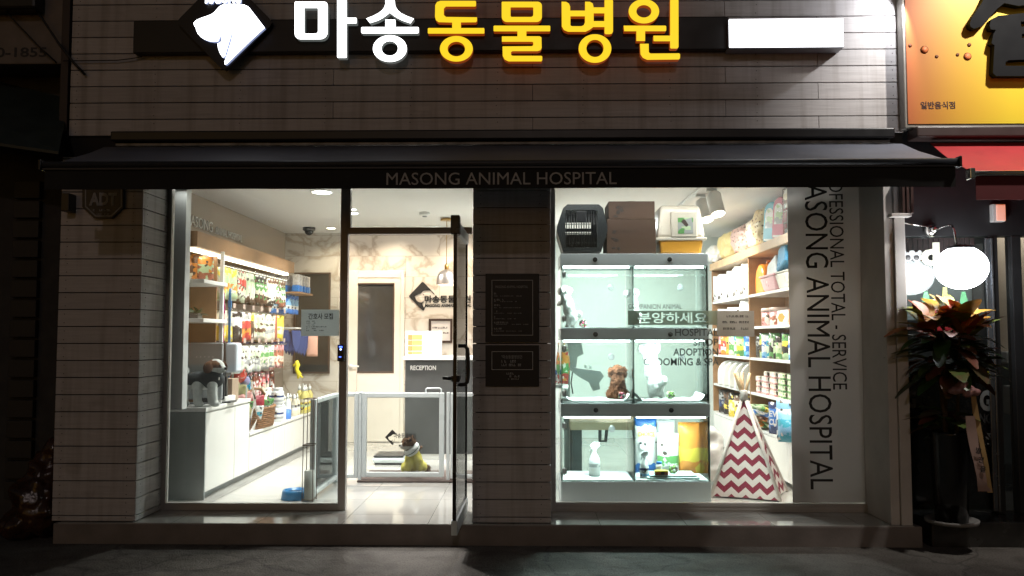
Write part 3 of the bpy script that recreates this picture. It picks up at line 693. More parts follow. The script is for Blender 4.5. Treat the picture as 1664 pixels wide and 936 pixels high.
scribble([(815, 823, 587, 4), (827, 838, 587, 4), (815, 823, 593, 4), (827, 849, 593, 4), (823, 843, 607, 3), (828, 844, 611.5, 3), (823, 843, 616, 2)], -.018, pq, M_pt, 3)
ad = thing('alarm_shield', 'dark octagonal alarm company shield on the boards under the awning', 'sign', (0, 0, 2))
oc = pp([(135, 296), (154, 278), (182, 278), (201, 296), (201, 337), (182, 355), (154, 355), (135, 337)], -.02)
c = curve_data([oc], .02); data_to_mb(c, (0, -.002, 0), (1, 0, 0), (0, 0, 1), .03, None).build('shield', mat('navy_plastic', (.012, .014, .02), .4), ad)
oc2 = pp([(138, 298), (155, 281), (181, 281), (198, 298), (198, 336), (181, 352), (155, 352), (138, 336)], -.034); oc3 = pp([(140, 299), (156, 283), (180, 283), (196, 299), (196, 335), (180, 350), (156, 350), (140, 335)], -.034)
M_sh = mat('shield_print', (.28, .29, .31), .5)
c = curve_data([oc2, oc3], .02); data_to_mb(c, (0, -.0325, 0), (1, 0, 0), (0, 0, 1), .0015, None).build('border_line', M_sh, ad)
text('ADT', 'lettering', ad, M_sh, 145, 313, 190, 334, -.034, .0015, .045)
scribble([(151, 181, 341.5, 3.5), (157, 177, 348, 1.8)], -.034, ad, M_sh, 5)
x0, x1, z0, z1 = rect(549, 560, 560, 587, YG - .04)
ic = thing('door_reader', 'small black access reader with blue lights on the dark door post', 'intercom', ((x0 + x1) / 2, YG - .035, z0))
MB().cham(x0, x1, YG - .06, YG - .031, z0, z1, .004).build('body', M_dark, ic)
Mb = emit('blue_led', (.05, .12, 1), 6); xm = (x0 + x1) / 2
MB().lathe([(.007, 0), (.007, .002), (0, .002)], (xm, YG - .06, z0 + .09), 14, ax=(0, -1, 0)).build('button_light', emit('pale_blue_led', (.4, .5, 1), 5), ic)
MB().box(xm - .012, xm + .012, YG - .062, YG - .06, z1 - .022, z1 - .012).box(xm - .012, xm + .004, YG - .062, YG - .06, z0 + .03, z0 + .036).build('status_light', Mb, ic)

# ================================================================== LEFT ROOM
# counters
ct = thing('tall_counter', 'white lacquered tall counter with dark end panel behind the left window', 'counter', (-2.83, .8, 0))
cf = -2.59; cy0, cy1 = .82, 1.92
M_cend = mat('shaded_counter_end', (.30, .33, .33), .35, var=.06)  # unlit end facing the window: its shade is put into the colour
MB().box(-3.069, cf - .02, cy0 + .02, cy1, .06, .70).build('carcass', M_gloss, ct)
MB().cham(-3.069, cf, cy0, cy0 + .018, 0, .70, .002).build('end_panel', M_cend, ct)
for a, c in ((cy0 + .02, 1.52), (1.524, cy1)): MB().cham(cf - .018, cf, a, c - .003, .06, .69, .002).build('cabinet_door', M_gloss, ct)
MB().box(cf - .06, cf - .05, cy0 + .02, cy1, 0, .058).build('kickboard', M_grey, ct)
MB().cham(-3.069, cf + .008, cy0 - .01, cy1 + .004, .702, .735, .004).build('counter_top', M_gloss, ct)
lc = thing('low_counter', 'long low white counter running back to the marble wall', 'counter', (-2.83, 3.2, 0))
MB().box(-3.069, cf - .02, cy1 + .006, 4.68, .06, .385).build('carcass', M_gloss, lc)
y = cy1 + .006
for i in range(7): MB().cham(cf - .018, cf, y, y + .385, .06, .375, .002).build('cabinet_door', M_gloss, lc); y += .39
MB().box(cf - .06, cf - .05, cy1, 4.68, 0, .058).build('kickboard', M_grey, lc)
MB().cham(-3.069, cf + .006, cy1 + .006, 4.69, .387, .415, .004).build('counter_top', M_gloss, lc)
# header with light strip, white display wall
hd = thing('shelf_header', 'long wood veneer header with a white light strip under it', 'shelf header', (-2.8, 2.2, 2.04))
MB().cham(-3.068, -2.655, .74, 3.62, 2.028, 2.155, .004).build('box', M_wood, hd)
MB().cham(-2.76, -2.70, .8, 3.55, 2.0, 2.026, .004).build('light_strip', emit('warm_strip', (1, .9, .7), 5), hd)
lamp('AREA', 'strip_light', (-2.73, 2.2, 1.995), 1.6, (1, .9, .74), shape='RECTANGLE', size=.05, size_y=2.6)
MB().box(-3.068, -3.05, .8, 3.62, .42, 2.04).build('display_panel', mat('pale_panel', (.50, .41, .35), .5, var=.08), hd)
def tposx(t, px0, px1, py, X, h, ma, par, bold=0):
    a, b_ = WX(px0, py, X), WX(px1, py, X)
    text_mb(t, (X, a.y, a.z), (0, 1, 0), (0, 0, 1), (b_.y - a.y, h), .006, bold).build('lettering', ma, par)
sl = thing('wall_lettering', 'white raised clinic name lettering on the taupe wall above the header', 'sign', (-3.06, 2, 2.5))
a = WX(303, 360, -3.06); zt = 2.40
for t, y0, y1, h in (('MASONG', 1.50, 2.16, .10), ('ANIMAL HOSPITAL', 2.24, 3.02, .072)):
    text_mb(t, (-3.068, y0, 2.315), (0, 1, 0), (0, 0, 1), (y1 - y0, h), .01, .0).build('lettering', M_white, sl)
# shelf tower at the window end
st = thing('corner_shelf', 'narrow white corner shelves with slim post beside the window end panel', 'shelf', (-2.75, 1.1, .74))
M_wsh = M_white
for z in (1.42, 1.735): MB().cham(-3.05, -2.60, .76, 1.30, z, z + .032, .003).build('shelf_board', M_wsh, st)
MB().cham(-2.655, -2.625, 1.26, 1.29, .74, 2.04, .003).build('post', M_wsh, st)
MB().box(-3.045, -2.70, 1.31, 1.325, .74, 2.04).build('back_panel', M_wood, st)

def pouch(name, wd, h, t, mats, flat=.12, hook=True, nx=6, nz=8):
    """hang bag: thin along x, wide along y, from z=-h to 0 (hook) or 0 to h"""
    b = MB(); vs = []
    for s in (1, -1):
        for j in range(nz + 1):
            for i in range(nx + 1):
                u, v = i / nx, j / nz
                q = (sin(pi * u) ** .5 if 0 < u < 1 else 0) * (sin(pi * min(1, v / (1 - flat))) ** .6 if 0 < v < 1 - flat else 0)
                vs.append((s * (.0012 + t / 2 * q), (u - .5) * wd * (1 - .04 * q), v * h))
    m = (nx + 1) * (nz + 1); fs = []
    for j in range(nz):
        for i in range(nx):
            a = j * (nx + 1) + i; fs += [(a, a + 1, a + nx + 2, a + nx + 1), (m + a, m + a + nx + 1, m + a + nx + 2, m + a + 1)]
    for i in range(nx): fs += [(i, m + i, m + i + 1, i + 1), (nz * (nx + 1) + i, nz * (nx + 1) + i + 1, m + nz * (nx + 1) + i + 1, m + nz * (nx + 1) + i)]
    for j in range(nz): a, c = j * (nx + 1), j * (nx + 1) + nx; fs += [(a, a + nx + 1, m + a + nx + 1, m + a), (c, m + c, m + c + nx + 1, c + nx + 1)]
    if hook: vs = [(x, y, z - h) for x, y, z in vs]
    b.add(vs, fs, 0, True); o = b.build(name, mats, origin='none'); return o
def strap(name, h, ma, rad=.006, wd=.02, loop=True):
    b = MB(); rn = random.Random(name + ma.name)
    b.tube([(0, 0, 0), (0, wd, -.03), (0, wd * 1.2, -h * .5), (0, wd * .6, -h * .93), (0, 0, -h), (0, -wd * .6, -h * .93), (0, -wd * 1.2, -h * .5), (0, -wd, -.03), (0, 0, 0)], rad, 6)
    b.cham(-.009, .009, -.02, .02, -h * .35, -h * .2, .003).lathe([(.012, 0), (.014, .02), (.008, .035)], (0, 0, -h - .02), 10)
    return b.build(name, ma, origin='none')
C = dict(lg=(.48, .62, .38), pg=(.62, .70, .52), yl=(.80, .62, .08), og=(.75, .28, .05), rd=(.55, .06, .05), br=(.15, .075, .04), dk=(.035, .028, .025), cr=(.74, .68, .54), wh=(.76, .76, .74), gn=(.12, .32, .10), bl=(.04, .18, .55), nv=(.03, .05, .16), pk=(.72, .35, .36), tq=(.05, .38, .52), rb=(.36, .12, .07), gy=(.35, .36, .36), sky=(.25, .50, .75), pl=(.36, .22, .5))
def pm(key, *cs, **k): return packmat('pack_' + key, [C[q] for q in cs], **k)
RACKX = (-2.95, -2.83, -2.71)
hooks = []
def rack_row(label_row, grp, z, y0, y1, defs, step, wd, h, nlay=3):
    """packs hung one behind the other on pegs along the display wall"""
    n = int((y1 - y0) / step); protos = {}
    for i in range(n):
        t = (i + .5) / n; y = y0 + (y1 - y0) * t
        key, desc, ma = defs[min(len(defs) - 1, int(t * len(defs)))]
        hooks.append((y, z, nlay))
        for L in range(nlay):
            nm = 'treat_pouch'; lab = f'{desc} pouch hanging in the {label_row} row of the wall rack'
            loc = (RACKX[L] + random.uniform(-.015, .015), y + random.uniform(-.012, .012), z - .008)
            rot = (0, random.uniform(-.06, .06), random.uniform(-.9, .05))
            if key not in protos:
                o = pouch(nm, wd, h, .035, ma); tag(o, lab, 'pet food', grp + ', ' + desc); o.location = loc; o.rotation_euler = rot; protos[key] = o
            else: dup(protos[key], loc, rot=rot, scale=(1, 1, random.uniform(.93, 1.05)))
rack_row('top', 'pouches in the top rack row', 1.93, 1.42, 3.42,
         [('a', 'lime and orange', pm('a', 'lg', 'og', 'lg', 'yl')), ('b', 'green and red striped', pm('b', 'pg', 'pg', 'rd', 'pg')), ('c', 'pale mint', pm('c', 'br', 'pg', 'lg', 'pg')),
          ('d', 'dark green labelled', pm('d', 'br', 'cr', 'gn', 'dk')), ('e', 'brown and cream', pm('e', 'dk', 'cr', 'cr', 'br')), ('f', 'olive and rust', pm('f', 'rb', 'wh', 'gn', 'br'))], .084, .088, .28)
rack_row('second', 'pouches in the second rack row', 1.545, 1.45, 3.42,
         [('g', 'bright yellow', pm('g', 'yl', 'yl', 'gy', 'cr')), ('h', 'black labelled', pm('h', 'dk', 'dk', 'wh', 'dk', blot=.15)), ('i', 'red and orange', pm('i', 'rd', 'og', 'rd', 'wh', blot=.25)),
          ('j', 'dark brown', pm('j', 'br', 'dk', 'br', 'yl', blot=.2)), ('k', 'pale green window', pm('k', 'cr', 'br', 'pg', 'pg')), ('l', 'cream', pm('l', 'cr', 'gy', 'pg', 'cr')),
          ('m', 'rust red oval', pm('m', 'rb', 'rb', 'rb', 'rb', blot=.15)), ('n', 'yellow oval', pm('n', 'yl', 'cr', 'yl', 'yl', blot=.15))], .09, .10, .275)
rack_row('third', 'pouches in the third rack row', 1.225, 1.60, 3.40,
         [('o', 'mint and white', pm('o', 'wh', 'pg', 'wh', 'pg')), ('p', 'white and green window', pm('p', 'wh', 'gy', 'pg', 'wh')), ('q', 'pale green and grey', pm('q', 'gy', 'cr', 'gn', 'wh')), ('r', 'red brown stick', pm('r', 'rb', 'cr', 'rb', 'pk'))], .088, .10, .245)
# leashes, toys, bags on the lowest pegs and by the window
def hang_row(nm, cat, desc, grp, where, z, ys, ma, h, x=(-2.93, -2.8), rad=.008, wd=.02):
    p = None
    for i, y in enumerate(ys):
        for X in x:
            loc = (X + random.uniform(-.02, .02), y + random.uniform(-.02, .02), z)
            if not p: p = strap(nm, h, ma, rad, wd); p.location = loc; tag(p, f'{desc} {where}', cat, grp)
            else: dup(p, loc, rz=random.uniform(-.5, .5), scale=(1, 1, random.uniform(.85, 1.1)))
def lin(a, b_, n): return [a + (b_ - a) * i / max(1, n - 1) for i in range(n)]
wl = 'hanging in the lowest row of the wall rack'
for desc, ma, a, c, n in (('dark blue nylon leash', mat('nylon_navy', (.02, .035, .1), .7), 1.95, 2.15, 3), ('bright blue nylon leash', mat('nylon_blue', (.03, .16, .60), .6), 2.2, 2.38, 3),
                          ('turquoise nylon leash', mat('nylon_turquoise', (.03, .42, .62), .6), 2.42, 2.5, 2)):
    hang_row('leash', 'leash', desc, 'leashes, ' + desc, wl, .92, lin(a, c, n), ma, .34, rad=.011, wd=.03); hooks.append((a, .92, 2))
for desc, ma, a, c, n in (('pink knitted toy', packmat('knit_pink', [C['pk'], C['wh'], C['rb']], .5, .9, 40), 2.58, 2.8, 3), ('red and cream knitted toy', packmat('knit_red', [C['rd'], C['cr'], C['pk']], .5, .9, 40), 2.86, 3.1, 3),
                          ('brown and white knitted toy', packmat('knit_brown', [C['br'], C['wh'], C['rb']], .5, .9, 40), 3.14, 3.36, 3)):
    hang_row('rope_toy', 'dog toy', desc, 'knitted toys, ' + desc, wl, .93, lin(a, c, n), ma, .28, rad=.019, wd=.022); hooks.append((a, .93, 2))
ws = 'hanging from the corner shelf posts by the window'
for i, (desc, c, x, y) in enumerate((('magenta flat leash', (.55, .02, .22), -2.67, 1.40), ('red flat leash', (.5, .04, .04), -2.74, 1.37), ('tan flat leash', (.34, .24, .08), -2.80, 1.40), ('maroon flat leash', (.22, .04, .04), -2.86, 1.37),
                                     ('blue flat leash', (.03, .22, .50), -2.62, 1.42), ('orange flat leash', (.6, .2, .04), -2.92, 1.40), ('olive flat leash', (.2, .2, .05), -2.70, 1.45), ('black flat leash', (.02, .02, .02), -2.77, 1.44))):
    o = MB().cham(-.011, .011, -.004, .004, -.86, 0, .002).tube([(0, 0, -.02), (0, .02, .02), (0, 0, .045), (0, -.02, .02), (0, 0, -.02)], .006, 6).cham(-.016, .016, -.008, .008, -.15, -.08, .003).build('leash', mat('webbing_' + desc.split()[0], c, .7), origin='none')
    o.location = (x, y, 1.66 + .03 * (i % 3)); o.scale = (1, 1, .86 if i % 3 else 1); tag(o, desc + ' ' + ws, 'leash')
# far end of the rack: blue tubs, blue bags, navy scarves, yellow toy
pr = None
for i, y in enumerate(lin(3.66, 4.12, 5)):
    for X in (-2.92, -2.78, -2.64):
        if not pr:
            pr = MB().cham(-.055, .055, -.05, .05, .0, .10, .012, 0).cham(-.05, .05, -.045, .045, .101, .27, .012, 1).build('blue_tub_pack', [mat('blue_plastic', (.02, .17, .52), .3), mat('clear_blister', (.55, .52, .50), .2, var=.35, scale=20)], origin='none')
            pr.location = (X, y, 1.822); pr.scale = (.72, .72, .74); tag(pr, 'clear pack with bright blue base on the rack by the inner window', 'pet toy', 'clear and blue packs at the rack end')
        else: dup(pr, (X, y + random.uniform(-.02, .02), 1.822), rz=random.uniform(-.2, .2))
es = thing('end_rack', 'short wall rack with two shelves at the far end of the header', 'rack', (-2.85, 3.9, 1.2))
MB().cham(-3.068, -2.58, 3.6, 4.18, 1.80, 1.82, .003).build('shelf_board', M_wood, es)
MB().cham(-3.068, -2.62, 3.6, 4.15, 1.40, 1.415, .003).build('shelf_board', M_white, es)
MB().box(-3.068, -3.05, 3.63, 4.2, .42, 2.04).build('back_panel', mat('pale_panel', ()), es)
pr = None
for i, (X, y) in enumerate([(X, y) for y in (3.66, 3.8, 3.95) for X in (-2.9, -2.74)]):
    loc = (X, y, 1.79)
    if not pr: pr = pouch('treat_pouch', .11, .22, .03, pm('s', 'bl', 'wh', 'sky', 'bl')); pr.location = loc; pr.rotation_euler = (0, 0, -.6); tag(pr, 'blue and white pouch under the blue packs at the rack end', 'pet food', 'blue pouches at the rack end')
    else: dup(pr, loc, rz=random.uniform(-.9, -.3))
pr = None
for i, (X, y) in enumerate([(X, y) for y in (3.5, 3.62, 3.74, 3.86) for X in (-2.9, -2.74, -2.6)]):
    loc = (X, y, 1.39 - .02 * i / 4)
    if not pr:
        pr = MB().prism([(-.075, 0), (.075, 0), (.06, -.16), (0, -.27), (-.06, -.16)], (0, 0, 0), (0, 1, 0), (0, 0, 1), (1, 0, 0), .02).build('pet_scarf', mat('navy_cloth', (.025, .045, .15), .8), origin='none', bevel=.006)
        pr.location = loc; pr.rotation_euler = (0, 0, -.7); pr.scale = (.8, .85, .95); tag(pr, 'navy blue pointed pet scarf hanging below the white rack end shelf', 'pet clothing', 'navy scarves at the rack end')
    else: dup(pr, loc, rz=random.uniform(-1, -.4))
o = pouch('plush_pouch', .13, .28, .05, mat('peach_cloth', (.65, .36, .27), .8)); o.location = (-2.53, 3.98, 1.36); o.rotation_euler = (0, 0, -1.1); tag(o, 'peach pet jacket hanging outermost beside the navy scarves', 'pet clothing')
b = MB().tube([(0, 0, 0), (.012, 0, -.05), (.0, 0, -.1), (.03, 0, -.15), (.02, 0, -.2)], [.016, .03, .022, .028, .014], 10).tube([(.0, 0, -.03), (-.04, 0, -.06)], .012).tube([(.03, 0, -.15), (.07, 0, -.19)], .012)
o = b.build('rubber_toy', mat('yellow_rubber', (.75, .62, .03), .35), origin='none'); o.location = WX(482, 586, -2.6); tag(o, 'yellow rubber toy hanging alone at the rack end above the white jars', 'dog toy')
b = MB()
pg = thing('peg_rails', 'chrome pegs and rails of the wall rack carrying the hanging pouches', 'rack', (-3.0, 2.4, 1.2))
for z in (1.95, 1.565, 1.245, .945): MB().cham(-3.05, -3.036, 1.40, 3.6, z - .012, z + .012, .003).build('rail', M_chrome, pg)
for y, z, n in hooks: MB().tube([(-3.04, y, z), (-2.67, y, z), (-2.655, y, z + .012)], .003, 6).build('peg', M_chrome, pg)

# price cards fixed along the rack
for z, y0 in ((1.585, 1.6), (1.27, 1.9)):
    pr = None
    for y in lin(y0, 3.2, 7):
        if not pr:
            pr = MB().box(-.001, .001, -.035, .035, -.022, .022).build('price_card', mat('pink_card', (.38, .29, .25), .6), origin='none'); tag(pr, ('upper' if z > 1.4 else 'lower') + ' row pinkish price card on the rack rail ends', 'price card', ('upper' if z > 1.4 else 'lower') + ' price cards'); pr.location = (-2.64, y, z)
        else: dup(pr, (-2.64, y, z))

# the things on the shelf tower
pr = None
for i in range(5):
    loc = (-2.96 + .06 * i, 1.1 + .02 * (i % 2), 1.769)
    cols = (('cr', 'yl', 'cr'), ('gn', 'cr', 'yl'), ('cr', 'br', 'og'), ('og', 'og', 'br'), ('rb', 'lg', 'og'))[i]
    o = pouch('treat_pouch', .13, .21 + .02 * (i % 2), .035, packmat(f'pack_t{i}', [C[q] for q in cols]), hook=False); o.location = loc; o.rotation_euler = (0, 0, -1.1)
    tag(o, ('cream and yellow', 'green and cream', 'cream and brown', 'orange', 'rust and lime')[i] + ' standing pouch on the top corner shelf', 'pet food')
plt = thing('small_plant', 'small dark green leafy plant in a grey box on the corner shelf', 'plant', (-2.80, .95, 1.453))
MB().cham(-.12, .1, -.05, .05, 0, .045, .004).build('planter', mat('planter_grey', (.1, .1, .1), .5), Local(plt))
b = MB(); rn = random.Random(4)
def leaf(b, base, d, up, ln, wd, m=0, curl=.3, fold=.25):
    d = Vector(d).normalized(); s = d.cross(Vector(up)).normalized(); u = s.cross(d); n = 5; base = Vector(base); k = len(b.v)
    for i in range(n + 1):
        t = i / n; wv = wd * (sin(pi * (t * .93 + .05)) ** .6) / 2; p = base + d * ln * t - u * curl * ln * t * t
        b.v += [p + s * wv + u * wv * fold, p, p - s * wv + u * wv * fold]
    for i in range(n):
        a = k + i * 3
        for q in ((a, a + 1, a + 4, a + 3), (a + 1, a + 2, a + 5, a + 4)): b.f.append(q); b.m.append(m); b.sm.append(True)
for i in range(60):
    a = rn.uniform(0, 2 * pi); e = rn.uniform(.1, 1.2)
    leaf(b, (rn.uniform(-.1, .09), rn.uniform(-.04, .04), .03), (cos(a) * cos(e), sin(a) * cos(e), sin(e)), (0, 0, 1), rn.uniform(.04, .09), .035)
b.build('foliage', mat('dark_leaf', (.03, .075, .02), .5, var=.4), Local(plt))

# on the tall counter
mo = thing('display_monitor', 'large flat grey monitor seen from behind on the counter', 'monitor', (-2.82, 1.25, .735))
x0, x1, z0, z1 = rect(300, 557, 361, 655, 1.2)
MB().cham(x0, x1, 1.2, 1.235, z0 + .03, z1, .012).build('back_shell', mat('monitor_grey', (.30, .32, .33), .35, var=.05), mo)
MB().cham(x0 + .004, x1 + .008, 1.2365, 1.255, z0 + .026, z1 + .004, .006).build('screen', M_dark, mo)
MB().cham(x0 + .12, x1 - .12, 1.22, 1.26, .737, z0 + .05, .006).cham(x0 + .05, x1 - .05, 1.16, 1.32, .736, .748, .004).build('stand', M_grey, mo)
b = MB()
for i in range(5): b.lathe([(.004, 0), (.004, .002), (0, .002)], (x0 + .1 + .035 * i, 1.2, z1 - .12), 8, ax=(0, -1, 0))
b.build('indicator', M_white, mo)
prn = thing('wall_printer', 'white and black receipt unit raised beside the grey monitor', 'printer', (-2.6, 1.42, .735))
x0, x1, z0, z1 = rect(361, 557, 370, 612, 1.35); xa, xb, za, zc2 = rect(369, 557, 388, 605, 1.35)
MB().cham(x0, x1, 1.31, 1.46, z0, z1, .01).build('side_shell', M_dark, prn)
MB().cham(xa, xb, 1.30, 1.44, za, zc2, .02).build('front_shell', mat('cool_white_plastic', (.62, .68, .76), .3, var=.03), prn)
MB().cham((x0 + x1) / 2 - .015, (x0 + x1) / 2 + .015, 1.36, 1.4, .74, z0 + .01, .004).cham(x0 - .04, x1 + .05, 1.3, 1.46, .736, .75, .004).build('stand', M_dark, prn)
tm = thing('card_terminal', 'black and white card terminal lying at the counter edge', 'card terminal', (-2.66, 1.32, .735))
MB().cham(-2.80, -2.655, 1.2, 1.5, .737, .80, .012).build('base', M_dark, tm)
MB().cham(-2.652, -2.60, 1.3, 1.56, .737, .79, .008).build('front', M_white, tm)
bx = thing('brown_box', 'small brown carton between the monitor and the gift basket', 'box', (-2.7, 1.62, .735))
MB().cham(-2.8, -2.64, 1.58, 1.75, .737, .93, .003).build('carton', mat('carton', (.33, .24, .17), .7), bx)

# plush beagle on the counter
pd = thing('plush_beagle', 'plush beagle toy dog in a dark coat standing on the counter', 'plush toy', (W(332, 658, .98).x, .98, .736), 0)
PW, PB, PK = mat('plush_white', (.50, .52, .50), .95, bump=.6, scale=25), mat('plush_brown', (.11, .05, .028), .95, bump=.6, scale=25, var=.3), mat('black_bead', (.006, .006, .006), .15)
PC = mat('dark_fleece', (.028, .033, .036), .95, bump=.4, scale=20)
Lp = Local(pd)
legs = [((-.15, -.02, .17), (-.165, -.02, .03)), ((-.035, -.065, .17), (-.03, -.07, .03)), ((.085, -.06, .17), (.10, -.065, .03)), ((.03, .05, .17), (.04, .06, .03))]
pr_ = [('e', (-.03, 0, .2), (.15, .075, .07)), ('e', (.05, 0, .215), (.1, .08, .075)), ('c', (.06, -.01, .22), (.09, -.02, .3), .055, .05)]
for a, c in legs: pr_ += [('c', a, c, .042, .034), ('e', (c[0] + .012, c[1], .022), (.042, .036, .026))]
pr_ += [('c', (-.16, 0, .23), (-.145, 0, .30), .022, .018)]
blob('body', pr_, [PW], Lp, .009)
# head
def hc(p): return 1 if (p.z > .315 and not (abs(p.y + .045) < .022 + .1 * max(0, p.x - .13) and p.x > .08)) and p.x < .165 else 0
blob('head', [('e', (.095, -.03, .325), (.078, .066, .062)), ('e', (.145, -.045, .305), (.05, .04, .035)), ('e', (.165, -.05, .30), (.028, .028, .025))], [PW, PB], Lp, .006, hc, smooth=4)
for s in (-1, 1):
    MB().ell((.06 if s < 0 else .135, -.03 + s * .062, .32), (.042, .016, .052), (s * .35, .1, 0)).build('ear', PB, Lp)
    MB().ell((.150, -.045 + s * .03, .333), (.007, .007, .008)).build('eye', PK, Lp)
MB().ell((.190, -.056, .308), (.014, .016, .013)).build('nose', PK, Lp)
MB().tube([(.183, -.06, .292), (.178, -.066, .282), (.165, -.072, .279)], .003, 6).build('mouth', PK, Lp)
blob('coat', [('e', (-.035, 0, .215), (.165, .088, .068)), ('e', (.05, 0, .22), (.112, .092, .082)), ('c', (.06, -.01, .23), (.085, -.02, .29), .066, .063)], [PC], Lp, .009)
MB().cham(.145, .15, -.09, -.078, .215, .24, .002).build('zip_pull', M_chrome, Lp)

# gift basket and wicker basket on the counters
gb = thing('gift_bundle', 'cellophane wrapped bundle of red and orange plush toys', 'gift basket', (-2.78, 2.08, .415))
M_cel = glass('cellophane', (.95, .95, .95), 1.35)
rn = random.Random(9); b1 = []
Mt = [mat('toy_red', (.62, .06, .03), .8), mat('toy_orange', (.7, .22, .04), .8), mat('toy_olive', (.32, .30, .14), .8), mat('toy_pink', (.62, .32, .30), .8), mat('toy_lilac', (.35, .33, .55), .8)]
for i, (dx, dy, dz, r, k) in enumerate(((.03, 0, .52, .075, 0), (-.05, .03, .50, .07, 0), (.08, .03, .47, .05, 4), (-.02, -.03, .40, .085, 2), (.05, 0, .37, .075, 2), (-.06, 0, .32, .08, 1), (.04, -.02, .28, .075, 3), (.1, .02, .32, .06, 3), (-.03, .02, .2, .09, 1), (.08, 0, .18, .08, 2), (0, 0, .09, .1, 0))):
    blob('plush_ball', [('e', (dx, dy, dz), (r, r * .9, r)), ('e', (dx + r * .6, dy - r * .4, dz + r * .6), (r * .4, r * .35, r * .4)), ('e', (dx - r * .6, dy - r * .4, dz + r * .6), (r * .4, r * .35, r * .4))], [Mt[k]], Local(gb), .014, fur=.004)
b = MB(); n = 22; prof = [(.17, 0), (.2, .12), (.19, .3), (.15, .48), (.09, .6), (.03, .64), (.09, .72)]; k0 = 0
for r, z in prof:
    for k in range(n): a = 2 * pi * k / n; q = r * (1 + .1 * sin(a * 7 + z * 9) + .05 * rn.uniform(-1, 1)); b.v.append(Vector((q * cos(a), q * sin(a) * .8, z)))
for i in range(len(prof) - 1):
    for k in range(n): b.f.append([i * n + k, i * n + (k + 1) % n, (i + 1) * n + (k + 1) % n, (i + 1) * n + k]); b.m.append(0); b.sm.append(False)
b.build('wrapping', M_cel, Local(gb))
wb = thing('wicker_basket', 'brown wicker basket of small packets on the low counter', 'basket', (-2.72, 2.48, .416))
M_wick = mat('wicker', (.23, .11, .045), .7, var=.4, scale=30, bump=.5)
b = MB(); Lw = Local(wb)
for j in range(10):
    z = .01 + .02 * j; g = 1 + .02 * j / 2
    pts = [(.15 * g * cos(2 * pi * k / 32) * (1 + .012 * (-1) ** (k + j)), .36 * g * sin(2 * pi * k / 32) * (1 + .012 * (-1) ** (k + j)), z) for k in range(33)]
    b.tube(pts, .010 if j < 9 else .016, 6, cap=False)
b.build('weave', M_wick, Lw)
MB().tube([(0, -.39, .18), (0, -.34, .29), (0, -.18, .36), (0, 0, .375), (0, .18, .36), (0, .34, .29), (0, .39, .18)], .013, 8).build('handle', M_wick, Lw)
MB().box(-.13, .13, -.3, .3, .05, .06).build('base', M_wick, Lw)
rn = random.Random(5)
for i in range(16):
    o = pouch('treat_packet', .11, .17, .03, packmat(f'pack_w{i % 6}', [C[q] for q in (('pk', 'wh', 'gn'), ('wh', 'tq', 'wh'), ('rb', 'cr', 'og'), ('pg', 'wh', 'dk'), ('cr', 'pk', 'rd'), ('wh', 'gy', 'br'))[i % 6]]), hook=False)
    o.location = (-2.72 + rn.uniform(-.1, .1), 2.2 + .035 * i, .49 + rn.uniform(0, .06)); o.rotation_euler = (rn.uniform(-.3, .3), rn.uniform(-.5, .5), rn.uniform(-1.8, -.4))
    tag(o, ('pink and white', 'white and turquoise', 'rust and cream', 'mint and white', 'cream and red', 'white and grey')[i % 6] + ' small packet standing in the wicker basket', 'pet food', f'basket packets, kind ' + 'abcdef'[i % 6])
    # a paddle shaped toy leaning over the handle
b = MB().ell((0, 0, .1), (.03, .012, .1)).cham(-.012, .012, -.008, .008, .19, .36, .004)
o = b.build('paddle_brush', mat('cream_plastic', (.62, .56, .46), .4), origin='none'); o.location = (-2.62, 2.33, .62); o.rotation_euler = (-1.1, 0, .0); tag(o, 'cream paddle shaped brush lying across the wicker basket', 'pet brush')
o = pouch('treat_packet', .22, .12, .05, mat('maroon_pack', (.28, .02, .035), .4), hook=False); o.location = (-2.66, 2.22, .62); o.rotation_euler = (.0, 0, -1.2); tag(o, 'maroon packet on top of the wicker basket', 'pet food')
# jars and bottles further back on the low counter
def jar(nm, lab, cat, x, y, r, h, ma, cap, grp=None, label_m=None, z=.416):
    t = thing(nm, lab, cat, (x, y, z), 0, grp)
    MB().lathe([(r * .95, 0), (r, .008), (r, h * .78), (r * .8, h * .84)], (0, 0, 0), 20).build('jar_body', ma, Local(t))
    MB().lathe([(r * .82, h * .84), (r * .84, h), (r * .78, h + .004), (0, h + .004)], (0, 0, 0), 20).build('lid', cap, Local(t))
    if label_m: MB().lathe([(r * 1.012, h * .15), (r * 1.012, h * .7)], (0, 0, 0), 20, cap=False).build('jar_label', label_m, Local(t))
    return t
M_tub = mat('tub_white', (.72, .74, .74), .3); M_lab = packmat('tub_label', [C['gy'], C['wh'], C['nv'], C['wh']], .2)
t = jar('supplement_tub', 'white tub with grey blue label stacked on the low counter', 'jar', -2.78, 3.05, .062, .17, M_tub, M_tub, 'white tubs on the low counter', M_lab)
for x, y, z in ((-2.66, 3.06, .416), (-2.78, 3.06, .594), (-2.66, 3.07, .594), (-2.9, 3.1, .416), (-2.9, 3.1, .594)): dup(t, (x, y, z), rz=random.uniform(-1, 1))
t = jar('blue_pack', 'squat blue wipes tub at the front of the low counter', 'jar', -2.645, 3.32, .06, .12, mat('blue_tub', (.08, .22, .6), .35), M_tub)
M_btl = mat('cream_bottle', (.68, .62, .48), .35); M_yl = packmat('yellow_label', [C['yl'], C['lg'], C['yl'], C['cr']], .25)
